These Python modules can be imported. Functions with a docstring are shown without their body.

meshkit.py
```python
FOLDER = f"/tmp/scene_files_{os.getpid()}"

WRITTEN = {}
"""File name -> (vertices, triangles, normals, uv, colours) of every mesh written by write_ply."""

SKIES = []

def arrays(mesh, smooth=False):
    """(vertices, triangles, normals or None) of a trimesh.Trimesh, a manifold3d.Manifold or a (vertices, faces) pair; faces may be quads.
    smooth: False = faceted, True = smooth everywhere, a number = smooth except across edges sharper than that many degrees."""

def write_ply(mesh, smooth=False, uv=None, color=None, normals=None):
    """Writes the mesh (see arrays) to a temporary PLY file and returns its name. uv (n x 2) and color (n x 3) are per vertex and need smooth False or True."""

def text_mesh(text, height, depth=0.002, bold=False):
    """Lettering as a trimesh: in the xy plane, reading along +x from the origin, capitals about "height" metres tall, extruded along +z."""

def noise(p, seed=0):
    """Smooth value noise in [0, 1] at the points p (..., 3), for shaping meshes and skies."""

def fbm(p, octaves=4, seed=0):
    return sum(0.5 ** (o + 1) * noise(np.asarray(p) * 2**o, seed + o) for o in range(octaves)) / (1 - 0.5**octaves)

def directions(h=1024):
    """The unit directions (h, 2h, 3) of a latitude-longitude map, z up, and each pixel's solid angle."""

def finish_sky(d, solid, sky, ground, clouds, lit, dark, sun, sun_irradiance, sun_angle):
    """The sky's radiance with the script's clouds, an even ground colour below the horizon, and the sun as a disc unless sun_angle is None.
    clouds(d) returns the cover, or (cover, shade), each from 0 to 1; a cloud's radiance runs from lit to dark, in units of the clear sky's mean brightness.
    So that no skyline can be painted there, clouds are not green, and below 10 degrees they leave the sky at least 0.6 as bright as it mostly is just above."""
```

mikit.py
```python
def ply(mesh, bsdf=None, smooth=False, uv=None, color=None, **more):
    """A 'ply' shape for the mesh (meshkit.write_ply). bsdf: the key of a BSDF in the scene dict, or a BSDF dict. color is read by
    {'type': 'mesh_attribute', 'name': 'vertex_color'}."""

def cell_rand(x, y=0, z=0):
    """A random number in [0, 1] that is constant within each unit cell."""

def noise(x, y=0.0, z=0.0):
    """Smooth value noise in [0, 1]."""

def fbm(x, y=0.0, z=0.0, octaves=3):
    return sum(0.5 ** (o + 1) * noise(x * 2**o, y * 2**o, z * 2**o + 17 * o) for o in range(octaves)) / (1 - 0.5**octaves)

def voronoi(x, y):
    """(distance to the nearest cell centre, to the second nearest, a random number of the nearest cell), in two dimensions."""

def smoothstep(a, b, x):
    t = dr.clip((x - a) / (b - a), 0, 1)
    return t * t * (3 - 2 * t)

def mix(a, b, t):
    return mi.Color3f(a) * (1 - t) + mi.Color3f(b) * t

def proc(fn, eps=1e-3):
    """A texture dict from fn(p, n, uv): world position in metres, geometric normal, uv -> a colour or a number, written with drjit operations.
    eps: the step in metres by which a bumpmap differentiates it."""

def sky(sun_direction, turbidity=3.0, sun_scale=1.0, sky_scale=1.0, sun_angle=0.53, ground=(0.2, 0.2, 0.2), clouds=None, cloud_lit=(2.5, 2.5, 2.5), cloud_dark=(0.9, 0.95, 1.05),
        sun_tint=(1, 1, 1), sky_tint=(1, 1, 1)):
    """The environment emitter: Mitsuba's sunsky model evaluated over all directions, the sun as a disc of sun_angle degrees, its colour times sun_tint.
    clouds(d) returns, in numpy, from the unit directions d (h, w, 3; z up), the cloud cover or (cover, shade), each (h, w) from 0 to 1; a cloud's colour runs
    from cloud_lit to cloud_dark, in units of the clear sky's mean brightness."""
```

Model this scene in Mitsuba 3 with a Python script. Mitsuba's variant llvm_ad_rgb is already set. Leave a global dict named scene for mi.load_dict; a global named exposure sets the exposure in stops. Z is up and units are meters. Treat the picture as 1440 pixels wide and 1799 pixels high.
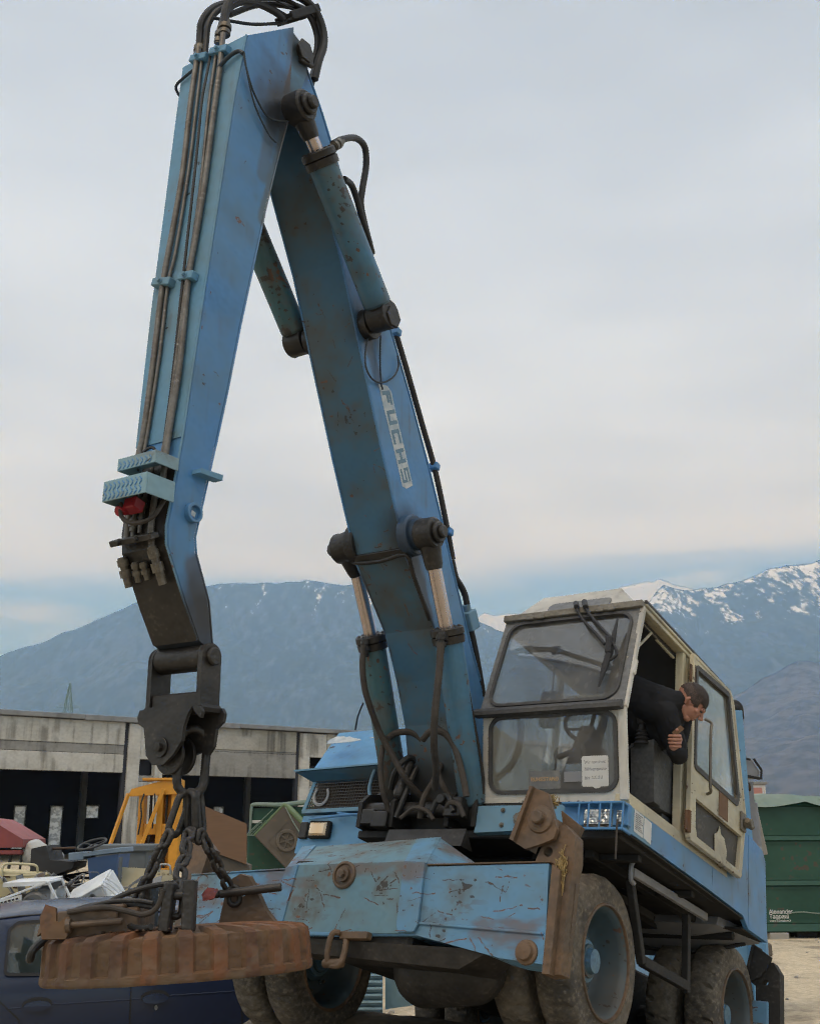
import math
import numpy as np, trimesh, manifold3d as m3, drjit as dr, mitsuba as mi, mikit, meshkit
from shapely.geometry import Polygon, Point, LineString, box as sbox
from shapely import affinity
from mikit import noise, fbm, smoothstep, mix, cell_rand, voronoi
T = mi.ScalarTransform4f
scene, labels = {}, {}
rng = np.random.default_rng(7)

# ---------------------------------------------------------------- camera, sky, exposure
exposure = 1.62
PITCH = math.radians(15.8)
scene['camera'] = {'type': 'perspective', 'fov': 40.2, 'fov_axis': 'x', 'near_clip': 0.1, 'far_clip': 60000.0,
    'to_world': T().look_at(origin=[0, 0, 1.7], target=[0, math.cos(PITCH), 1.7 + math.sin(PITCH)], up=[0, 0, 1]),
    'medium': {'type': 'ref', 'id': 'air'}}

def clouds(d):
    el = np.degrees(np.arcsin(np.clip(d[..., 2], -1, 1)))
    az = np.degrees(np.arctan2(d[..., 0], d[..., 1]))
    q = np.stack([az / 16, el / 2.2, el * 0], -1)
    f = meshkit.fbm(q, 5, 3)
    g = meshkit.fbm(np.stack([az / 5, el / 1.0, el * 0 + 4], -1), 4, 9)
    edge = 12.2 + 2.4 * (f - 0.5) + 0.6 * np.sin(np.radians(az * 3))
    cover = 1 / (1 + np.exp(-(el - edge) / 0.28))
    wisps = np.clip((g - 0.44) * 3.0, 0, 1) * 0.6 + 0.02
    cover = np.maximum(cover, wisps)
    cover = np.where(el > 16, 1.0, cover)
    shade = np.clip((el - 12) / 26, 0, 1) * 0.66 * (1 - np.clip((el - 44) / 36, 0, 1)) + 0.8 * (meshkit.fbm(np.stack([az / 24, el / 7, el * 0 + 2], -1), 4, 5) - 0.5) + 0.7 * (meshkit.fbm(np.stack([az / 9 + el / 9, el / 1.6, el * 0 + 7], -1), 4, 6) - 0.5) * np.clip((30 - el) / 14, 0.15, 1)
    shade = np.where(el < 12.5, shade * 0.3, shade)
    return cover, np.clip(shade, 0, 1)

scene['sky'] = mikit.sky([-0.22, -0.52, 0.82], turbidity=3, sun_scale=0.26, sun_angle=30, clouds=clouds,
    cloud_lit=(2.70, 3.0, 3.40), cloud_dark=(1.19, 1.24, 1.21), ground=(0.22, 0.2, 0.17), sky_tint=(0.50, 0.95, 1.75))

# ---------------------------------------------------------------- frames
# machine frame: x forward, y to the machine's left, z up; it stands nose-up on a heap
RU = np.array([[-0.5396, 0.8276, 0.1548], [-0.7955, -0.5610, 0.2287], [0.2758, 0.0053, 0.9612]])
def _ortho(r):
    u, s, v = np.linalg.svd(r); return u @ v
RU = _ortho(RU)
TU = np.array([0.4486, 7.1439, 1.8506])
MU = np.eye(4); MU[:3, :3] = RU; MU[:3, 3] = TU
def U(p): return np.asarray(p, float) @ RU.T + TU
def frame(origin, x, z=(0, 0, 1)):
    x = np.array(x, float); x /= np.linalg.norm(x); z = np.array(z, float)
    y = np.cross(z, x); y /= np.linalg.norm(y); z = np.cross(x, y)
    m = np.eye(4); m[:3, 0], m[:3, 1], m[:3, 2], m[:3, 3] = x, y, z, origin
    return m
def turn(m, deg, axis, at=(0, 0, 0)):
    return m @ trimesh.transformations.rotation_matrix(math.radians(deg), axis, at)
def shift(m, v):
    return m @ trimesh.transformations.translation_matrix(v)
I4 = np.eye(4)

# ---------------------------------------------------------------- mesh helpers
def cat(*ms): return trimesh.util.concatenate([m for m in ms if m is not None])
def man(m):
    if isinstance(m, m3.Manifold):
        k = m.to_mesh(); return trimesh.Trimesh(k.vert_properties[:, :3], k.tri_verts, process=False)
    return m
def rbox(lo, hi, b=0.006):
    lo, hi = np.minimum(lo, hi).astype(float), np.maximum(lo, hi).astype(float)
    b = min(b, 0.3 * float((hi - lo).min()))
    if b <= 0: return trimesh.creation.box(bounds=[lo, hi])
    pts = []
    for s in np.ndindex(2, 2, 2):
        c = np.where(s, hi, lo); sg = np.where(s, -1, 1) * b
        for k in range(3):
            q = c + sg; q[k] = c[k]; pts.append(q)
    return trimesh.convex.convex_hull(np.array(pts))
def obox(c, size, R=None, b=0.006):
    m = rbox(-np.array(size) / 2, np.array(size) / 2, b); h = np.eye(4)
    if R is not None: h[:3, :3] = R
    h[:3, 3] = c; m.apply_transform(h); return m
def bar(p, q, w, h, up=(0, 0, 1), b=0.004):
    """a rectangular bar from p to q, w wide across, h deep along up"""
    p, q = np.array(p, float), np.array(q, float); x = q - p; L = np.linalg.norm(x); x /= L
    if np.linalg.norm(np.cross(up, x)) < 1e-3: up = (0, 1, 0) if abs(x[1]) < 0.9 else (1, 0, 0)
    y = np.cross(up, x); y /= np.linalg.norm(y); z = np.cross(x, y)
    return obox((p + q) / 2, (L, w, h), np.stack([x, y, z], 1), b)
def extrude(poly, h):
    ps = getattr(poly, 'geoms', [poly])
    return cat(*[trimesh.creation.extrude_polygon(g, h, engine='earcut') for g in ps])
def prism(poly, y0, y1, b=0.0):
    """poly in (x, z) extruded along y"""
    poly = poly if hasattr(poly, 'exterior') else Polygon(poly)
    m = extrude(poly, abs(y1 - y0)); h = np.array([[1, 0, 0, 0], [0, 0, 1, min(y0, y1)], [0, 1, 0, 0], [0, 0, 0, 1.0]])
    v = trimesh.transformations.transform_points(m.vertices, h)
    return trimesh.Trimesh(v, m.faces[:, ::-1], process=False)
def plate(poly, o, ex, ey, t, ctr=False):
    """polygon in the plane (o, ex, ey), thickness t along ex x ey"""
    ex, ey = np.array(ex, float), np.array(ey, float); ex /= np.linalg.norm(ex); ey /= np.linalg.norm(ey)
    n = np.cross(ex, ey); poly = poly if hasattr(poly, 'exterior') or hasattr(poly, 'geoms') else Polygon(poly)
    m = extrude(poly, abs(t)); off = min(t, 0) if not ctr else -abs(t) / 2
    v = np.array(o, float) + m.vertices[:, :1] * ex + m.vertices[:, 1:2] * ey + (m.vertices[:, 2:3] + off) * n
    return trimesh.Trimesh(v, m.faces, process=False)
def rrect(x0, y0, x1, y1, r, n=6):
    r = min(r, 0.49 * (x1 - x0), 0.49 * (y1 - y0)); return sbox(x0 + r, y0 + r, x1 - r, y1 - r).buffer(r, quad_segs=n)
def spline(p, per=6, closed=False):
    p = np.asarray(p, float)
    if len(p) < 3 and not closed: return np.array([p[0] + (p[-1] - p[0]) * t for t in np.linspace(0, 1, per + 1)])
    P = np.vstack([p[-1:], p, p[:2]]) if closed else np.vstack([2 * p[0] - p[1], p, 2 * p[-1] - p[-2]])
    out = []
    for i in range(1, len(P) - 2):
        a, b, c, d = P[i - 1], P[i], P[i + 1], P[i + 2]
        for t in np.arange(per) / per:
            out.append(0.5 * (2 * b + (c - a) * t + (2 * a - 5 * b + 4 * c - d) * t * t + (3 * b - a - 3 * c + d) * t ** 3))
    if not closed: out.append(P[-2])
    return np.array(out)
def tube(p, r, n=10, per=6, closed=False, smooth=True):
    p = spline(p, per, closed) if smooth else np.asarray(p, float)
    k = len(p); r = np.broadcast_to(np.interp(np.linspace(0, 1, k), np.linspace(0, 1, np.size(r)), np.atleast_1d(r)), (k,))
    t = np.roll(p, -1, 0) - np.roll(p, 1, 0) if closed else np.gradient(p, axis=0)
    t /= np.linalg.norm(t, axis=1, keepdims=True) + 1e-12
    a = np.cross(t[0], [0.3, 0.2, 0.93]); a /= np.linalg.norm(a); A = []
    for i in range(k):
        a = a - t[i] * (a @ t[i]); a /= np.linalg.norm(a); A.append(a)
    A = np.array(A); B = np.cross(t, A); th = np.arange(n) * 2 * np.pi / n
    v = p[:, None] + r[:, None, None] * (np.cos(th)[None, :, None] * A[:, None] + np.sin(th)[None, :, None] * B[:, None])
    v = v.reshape(-1, 3); f = []
    for i in range(k if closed else k - 1):
        j = (i + 1) % k
        for q in range(n):
            w = (q + 1) % n; f += [[i * n + q, i * n + w, j * n + w], [i * n + q, j * n + w, j * n + q]]
    if not closed:
        v = np.vstack([v, p[:1], p[-1:]]); c0, c1 = len(v) - 2, len(v) - 1
        for q in range(n):
            w = (q + 1) % n; f += [[c0, w, q], [c1, (k - 1) * n + q, (k - 1) * n + w]]
    return trimesh.Trimesh(v, f, process=False)
def lathe(p0, p1, prof, n=32):
    """prof: (t along p0->p1 in metres, radius)"""
    p0, p1 = np.array(p0, float), np.array(p1, float); x = (p1 - p0) / np.linalg.norm(p1 - p0)
    a = np.cross(x, [0.31, 0.17, 0.93]); a /= np.linalg.norm(a); b = np.cross(x, a); th = np.arange(n) * 2 * np.pi / n
    v = np.array([p0 + x * t + r * (np.cos(q) * a + np.sin(q) * b) for t, r in prof for q in th]); f = []
    for i in range(len(prof) - 1):
        for q in range(n):
            w = (q + 1) % n; f += [[i * n + q, i * n + w, (i + 1) * n + w], [i * n + q, (i + 1) * n + w, (i + 1) * n + q]]
    m = trimesh.Trimesh(v, f, process=False); return m
def cyl(p0, p1, r, n=24, b=0.004):
    L = float(np.linalg.norm(np.array(p1, float) - np.array(p0, float))); b = min(b, r * 0.4, L * 0.3)
    return lathe(p0, p1, [(0, 1e-4), (0, r - b), (b, r), (L - b, r), (L, r - b), (L, 1e-4)], n)
def hexbolt(c, ax, r=0.022, h=0.02):
    ax = np.array(ax, float) / np.linalg.norm(ax); c = np.array(c, float)
    return cat(cyl(c, c + ax * 0.006, r * 1.5, 18, 0.002), lathe(c + ax * 0.006, c + ax, [(0, r), (h, r), (h + 0.003, r * 0.8), (h + 0.003, 1e-4)], 6))
def hull(pts): return trimesh.convex.convex_hull(np.asarray(pts, float))
def loft(rings, caps=True):
    k, n = len(rings), len(rings[0]); v = np.vstack(rings); f = []
    for i in range(k - 1):
        for q in range(n):
            w = (q + 1) % n; f += [[i * n + q, i * n + w, (i + 1) * n + w], [i * n + q, (i + 1) * n + w, (i + 1) * n + q]]
    if caps:
        v = np.vstack([v, rings[0].mean(0), rings[-1].mean(0)])
        for q in range(n):
            w = (q + 1) % n; f += [[k * n, w, q], [k * n + 1, (k - 1) * n + q, (k - 1) * n + w]]
    return trimesh.Trimesh(v, f, process=False)
def rough(m, amp, freq, maxlen=None, seed=0, oct=3):
    if maxlen:
        v, f = trimesh.remesh.subdivide_to_size(m.vertices, m.faces, maxlen, max_iter=14); m = trimesh.Trimesh(v, f)
    m.merge_vertices(); nn = m.vertex_normals; d = (meshkit.fbm(m.vertices * freq + 11, oct, seed) - 0.5) * 2 * amp
    return trimesh.Trimesh(m.vertices + nn * d[:, None], m.faces, process=False)
def blob(bones, refine=0.02, it=8):
    """one smooth body from bones ((p, r), (q, s))"""
    parts = []
    for (p, r), (q, s) in bones:
        sp = [m3.Manifold.sphere(r, 20).translate(list(map(float, p))), m3.Manifold.sphere(s, 20).translate(list(map(float, q)))]
        parts.append(m3.Manifold.batch_hull(sp))
    m = m3.Manifold.batch_boolean(parts, m3.OpType.Add).refine_to_length(refine)
    t = man(m); t = trimesh.Trimesh(t.vertices, t.faces)
    if it: trimesh.smoothing.filter_taubin(t, iterations=it)
    return t

def key_of(name):
    if name not in scene and name not in used: used.add(name); return name
    i = 1
    while f'{name}_{i:03d}' in scene or f'{name}_{i:03d}' in used: i += 1
    k = f'{name}_{i:03d}'; used.add(k); return k
used = set()
def add(name, mesh, mat, M=None, smooth=30, label=None, kind=None):
    """one entry of the scene; M places the mesh"""
    k = key_of(name); m = man(mesh)
    if M is not None: m = m.copy(); m.apply_transform(M)
    scene[k] = mikit.ply(m, mat, smooth=smooth)
    if label or kind:
        labels[k] = {}
        if label: labels[k]['label'] = label
        if kind: labels[k]['kind'] = kind
    return k
def thing(name, label, category, group=None):
    k = key_of(name); labels[k] = {'label': label, 'category': category}
    if group: labels[k]['group'] = group
    return k
def solo(name, mesh, mat, label, category, M=None, smooth=30, group=None):
    k = add(name, mesh, mat, M, smooth); labels[k] = {'label': label, 'category': category}
    if group: labels[k]['group'] = group
    return k
def struct(name, mesh, mat, label=None, smooth=30):
    k = add(name, mesh, mat, None, smooth); labels[k] = {'kind': 'structure', **({'label': label} if label else {})}
    return k
# ---------------------------------------------------------------- materials
def lin(r, g, b):
    return [(c / 255 / 12.92 if c <= 10 else ((c / 255 + 0.055) / 1.055) ** 2.4) for c in (r, g, b)]
def pbr(fn, rough=0.5, metallic=0.0, spec=0.5, bump=None, bscale=0.004, eps=2e-3, **kw):
    b = {'type': 'principled', 'base_color': mikit.proc(fn) if callable(fn) else {'type': 'rgb', 'value': list(fn)},
         'roughness': mikit.proc(rough) if callable(rough) else rough, 'metallic': metallic, 'specular': spec, **kw}
    if bump is not None: b = {'type': 'bumpmap', 'nested': b, 'tex': mikit.proc(bump, eps), 'scale': bscale}
    return {'type': 'twosided', 'nested': b}
AX, AY, AZ = RU[:, 0], RU[:, 1], RU[:, 2]
def uco(p):
    a, b, c = p.x - float(TU[0]), p.y - float(TU[1]), p.z - float(TU[2])
    return tuple(a * float(k[0]) + b * float(k[1]) + c * float(k[2]) for k in (AX, AY, AZ))
def line_noise(x, y, z, w=0.02):
    """thin meandering marks: the level line of a noise, broken up"""
    n = fbm(x, y, z, 2)
    return 1 - smoothstep(0.0, w, dr.abs(n - 0.5))
# places on the machine that weep grease: (x, y, z, radius, strength) in the machine frame
GREASE = [(2.81, -0.10, 3.28, 0.36, 1.0), (2.86, -0.2, 3.80, 0.20, 0.9), (0.92, -0.12, 1.40, 0.26, 0.9), (1.71, -0.15, 2.54, 0.22, 0.8),
          (2.28, -0.3, 0.06, 0.44, 1.0), (2.42, -0.28, 0.20, 0.2, 0.8), (-0.15, -0.55, 0.0, 0.52, 1.0)]
def seg_marks(a, b, segs):
    """straight scratches: the nearest of many short strokes in the plane (a, b)"""
    k = mi.Float(0)
    for x0, y0, x1, y1, w in segs:
        dx, dy = x1 - x0, y1 - y0
        t = dr.clip(((a - x0) * dx + (b - y0) * dy) / (dx * dx + dy * dy), 0, 1)
        d2 = dr.square(a - x0 - t * dx) + dr.square(b - y0 - t * dy)
        k = dr.maximum(k, 1 - d2 / (w * w))
    return smoothstep(0.0, 0.5, k)
def strokes(n, a0, a1, b0, b1, seed, lmin=.03, lmax=.22, tilt=.35, vert=.2):
    r = np.random.default_rng(seed); out = []
    for _ in range(n):
        a, b, L = r.uniform(a0, a1), r.uniform(b0, b1), r.uniform(lmin, lmax) ** 1.2; th = r.normal(0, tilt) + (np.pi / 2 if r.random() < vert else 0)
        out.append(tuple(float(q) for q in (a, b, a + L * np.cos(th), b + L * np.sin(th), r.uniform(.0018, .0045))))
    return out
BEAM_MARKS = strokes(105, -1.65, .85, -.98, -.54, 3)
BOOM_MARKS = strokes(30, -.62, -.24, .9, 2.6, 8, .02, .16, .8, .4)
STICK_MARKS = strokes(12, 2.62, 3.1, .6, 3.2, 5, .01, .07, .6, .5)
def paint(c0, c1, chip=0.5, scratch=0.0, marks=None, band=False, grime=0.5, rustc=(0.16, 0.065, 0.03), dirtc=(0.085, 0.072, 0.055), grease=True, streak=0.3):
    def fn(p, n, uv):
        x, y, z = uco(p)
        big, mid, fine = fbm(x * 1.7 + 3, y * 1.7, z * 1.7), fbm(x * 6, y * 6 + 5, z * 6), fbm(x * 38, y * 38, z * 38, 2)
        c = mix(c0, c1, smoothstep(0.32, 0.68, big * 0.7 + mid * 0.3)) * (0.90 + 0.2 * fine)
        st = noise(p.x * 26, p.y * 26, p.z * 1.6)
        c = mix(c, dirtc, streak * smoothstep(0.55, 0.95, st) * smoothstep(0.35, 0.7, mid))
        c = mix(c, dirtc, grime * smoothstep(0.42, 0.72, big * 0.45 + mid * 0.4 + fine * 0.15))
        ch = smoothstep(0.735 - 0.075 * chip, 0.755 - 0.075 * chip, fbm(x * 34 + 9, y * 34, z * 34, 3) * 0.6 + mid * 0.4)
        c = mix(c, mix(rustc, (0.03, 0.025, 0.022), smoothstep(0.25, 0.6, noise(x * 9, y * 9, z * 9))), ch * 0.85)
        if scratch:
            pa = smoothstep(0.55, 0.72, fbm(x * 4.1 + 1, y * 4.1, z * 7 + 4, 5)) * scratch
            c = mix(c, mix((0.17, 0.085, 0.045), (0.11, 0.10, 0.085), fine), pa * 0.7)
            pb = smoothstep(0.60, 0.66, fbm(x * 13 + 1, y * 13, z * 26 + 4, 4)) * scratch * smoothstep(0.4, 0.6, big)
            c = mix(c, (0.09, 0.055, 0.04), pb * 0.7)
        if marks:
            u, v, segs = marks(x, y, z)
            wob = 0.012 * (noise(x * 40, y * 40, z * 40) - 0.5)
            k = seg_marks(u + wob, v + wob, segs) * smoothstep(0.2, 0.45, noise(x * 55, y * 55, z * 55))
            c = mix(c, mix(rustc, (0.035, 0.026, 0.022), smoothstep(0.3, 0.7, mid)), k * 0.9)
        ed = mi.Float(0)
        if marks and grease and not band:      # knocked and rusted arrises of the boom girder
            ed = 1 - smoothstep(0.0, 0.022, dr.minimum(dr.abs(y + 0.6125), dr.abs(y + 0.2275)))
            ed = ed * smoothstep(0.50, 0.58, fbm(x * 7 + 2, y * 3, z * 7, 3)) * smoothstep(0.35, 0.5, fine)
            c = mix(c, (0.04, 0.028, 0.023), ed * 0.85)
        if band:   # weathered strip between the head pin and the cylinder eye, and the run below it
            for x0, z0, x1, z1, r, col, kk in ((2.87, 3.74, 2.83, 3.36, 0.075, (0.17, 0.165, 0.15), 0.9), (2.915, 3.80, 2.885, 3.40, 0.022, (0.085, 0.045, 0.03), 0.85), (2.80, 3.12, 2.76, 2.50, 0.045, (0.10, 0.115, 0.10), 0.7), (2.93, 3.30, 2.86, 2.75, 0.05, (0.085, 0.10, 0.10), 0.55),
                    (0.80, 1.30, 0.52, 0.98, 0.07, (0.05, 0.043, 0.036), 0.8), (1.66, 2.44, 1.50, 2.26, 0.05, (0.05, 0.05, 0.05), 0.6), (2.50, 0.42, 2.36, 0.22, 0.08, (0.075, 0.062, 0.05), 0.7)):
                t = dr.clip(((x - x0) * (x1 - x0) + (z - z0) * (z1 - z0)) / ((x1 - x0) ** 2 + (z1 - z0) ** 2), 0, 1)
                d = dr.sqrt(dr.square(x - x0 - t * (x1 - x0)) + dr.square(z - z0 - t * (z1 - z0))) / r
                c = mix(c, col, kk * (1 - smoothstep(0.5, 1.3, d + 0.9 * (fbm(x * 9, y * 9, z * 5) - 0.5))))
        if grease:
            g = mi.Float(0)
            for gx, gy, gz, r, k in GREASE:
                d = dr.sqrt(dr.square(x - gx) + dr.square((y - gy) * 0.85) + dr.square(z - gz)) / r
                g = dr.maximum(g, k * (1 - smoothstep(0.45, 1.15, d + 0.6 * (mid - 0.5))))
            c = mix(c, (0.022, 0.018, 0.014), g * 0.92)
        return c
    return fn
def micro(f=60.0):
    return lambda p, n, uv: fbm(p.x * f, p.y * f, p.z * f, 2)
def waves(p, n, uv):
    return fbm(p.x * 3.5, p.y * 3.5, p.z * 3.5, 2) + 0.05 * noise(p.x * 45, p.y * 45, p.z * 45)
BLUE0, BLUE1 = (0.060, 0.200, 0.43), (0.088, 0.235, 0.42)
def M(name, d): scene['mat_' + name] = d
M('paint', pbr(paint(BLUE0, BLUE1, 0.35, 0.0, lambda x, y, z: (x, z, STICK_MARKS), True, 0.30), 0.40, bump=waves, bscale=0.02, eps=8e-3))
M('paint_pale', pbr(paint((0.105, 0.25, 0.39), (0.14, 0.28, 0.385), 0.3, 0.0, None, False, 0.36), 0.5))
M('paint_grimy', pbr(paint((0.038, 0.128, 0.225), (0.055, 0.135, 0.19), 0.8, 0.10, lambda x, y, z: (y, z, BOOM_MARKS), False, 0.75), 0.5, bump=waves, bscale=0.02, eps=8e-3))  # grime plus the shade of the boom underside, both put into this darker blue
M('paint_worn', pbr(paint((0.10, 0.24, 0.40), (0.145, 0.275, 0.37), 0.9, 0.95, lambda x, y, z: (y, z, BEAM_MARKS), False, 0.75, grease=False), 0.6, bump=micro(45), bscale=0.0015))
M('paint_tread', pbr(paint((0.20, 0.335, 0.40), (0.24, 0.35, 0.40), 1.1, 0.5, None, False, 0.45, grease=False), 0.5))
M('paint_dirty', pbr(paint((0.115, 0.225, 0.29), (0.17, 0.25, 0.275), 0.9, 0.9, lambda x, y, z: (y, z, BEAM_MARKS), False, 0.95, grease=False), 0.65, bump=micro(45), bscale=0.0015))
M('paint_cyl', pbr(paint((0.055, 0.16, 0.26), (0.065, 0.165, 0.225), 1.3, 0.3, None, False, 0.5, streak=0.5), 0.42))
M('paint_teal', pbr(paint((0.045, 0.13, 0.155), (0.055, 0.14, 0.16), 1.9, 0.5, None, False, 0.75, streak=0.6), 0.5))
M('paint_hood', pbr(paint((0.085, 0.255, 0.47), (0.115, 0.29, 0.47), 0.42, 0.1, None, False, 0.2, grease=False), 0.42, bump=waves, bscale=0.035, eps=8e-3))
M('cream', pbr(paint((0.51, 0.455, 0.315), (0.45, 0.415, 0.315), 0.55, 0.15, None, False, 0.35, rustc=(0.13, 0.06, 0.028), grease=False), 0.5))
M('cream_white', pbr(paint((0.55, 0.53, 0.48), (0.50, 0.48, 0.43), 0.5, 0.12, None, False, 0.28, rustc=(0.13, 0.06, 0.028), grease=False), 0.5))
def greasy(c0, c1, c2, f=7.0):
    def fn(p, n, uv):
        a, b = fbm(p.x * f, p.y * f, p.z * f), fbm(p.x * f * 7, p.y * f * 7, p.z * f * 7, 2)
        c = mix(c0, c1, smoothstep(0.3, 0.7, a)) * (0.7 + 0.6 * b)
        return mix(c, c2, smoothstep(0.62, 0.8, a * 0.5 + b * 0.5) * 0.7)
    return fn
M('grease', pbr(greasy((0.012, 0.0105, 0.0095), (0.026, 0.022, 0.0185), (0.075, 0.064, 0.05)), 0.42, bump=micro(70), bscale=0.003))
M('dark_steel', pbr(greasy((0.017, 0.0155, 0.0145), (0.033, 0.029, 0.026), (0.085, 0.07, 0.055)), 0.45, bump=micro(70), bscale=0.003))
M('brown_steel', pbr(greasy((0.088, 0.062, 0.043), (0.135, 0.082, 0.046), (0.05, 0.037, 0.029), 5), 0.55, bump=micro(60), bscale=0.003))
M('pipe', pbr(greasy((0.165, 0.158, 0.145), (0.12, 0.105, 0.09), (0.30, 0.295, 0.28), 9), 0.45, metallic=0.3))
M('fitting', pbr(greasy((0.16, 0.145, 0.12), (0.11, 0.095, 0.075), (0.25, 0.23, 0.2), 16), 0.4, metallic=0.4))
M('hose', pbr(greasy((0.016, 0.016, 0.017), (0.026, 0.025, 0.024), (0.06, 0.055, 0.05), 10), 0.5))
M('hose_dusty', pbr(greasy((0.035, 0.029, 0.024), (0.055, 0.044, 0.035), (0.02, 0.018, 0.016), 8), 0.7))
M('wire', pbr((0.02, 0.03, 0.04), 0.5))
M('chrome', {'type': 'roughconductor', 'material': 'Cr', 'alpha': 0.12, 'specular_reflectance': {'type': 'rgb', 'value': [0.92, 0.84, 0.76]}})
M('black', pbr((0.018, 0.018, 0.02), 0.6))
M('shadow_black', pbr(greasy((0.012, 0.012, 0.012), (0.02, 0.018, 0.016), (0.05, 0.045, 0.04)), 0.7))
M('rubber_seal', pbr(greasy((0.045, 0.045, 0.046), (0.06, 0.058, 0.055), (0.09, 0.085, 0.08), 8), 0.6))
M('grey_frame', pbr(greasy((0.135, 0.138, 0.142), (0.16, 0.158, 0.15), (0.24, 0.23, 0.21), 6), 0.5))
M('gutter', pbr(greasy((0.20, 0.185, 0.155), (0.14, 0.125, 0.10), (0.32, 0.30, 0.26), 8), 0.6))
M('charcoal', pbr(greasy((0.062, 0.066, 0.070), (0.075, 0.078, 0.08), (0.10, 0.10, 0.10), 8), 0.55))
def tyre_fn(p, n, uv):
    a, b = fbm(p.x * 5, p.y * 5, p.z * 5), fbm(p.x * 45, p.y * 45, p.z * 45, 3)
    c = mix((0.060, 0.052, 0.043), (0.150, 0.124, 0.094), smoothstep(0.3, 0.7, a * 0.6 + b * 0.4))
    return mix(c, (0.21, 0.175, 0.13), smoothstep(0.55, 0.78, b) * 0.5)
M('tyre', pbr(tyre_fn, 0.85, bump=lambda p, n, uv: fbm(p.x * 34, p.y * 34, p.z * 34, 3), bscale=0.010))
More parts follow.
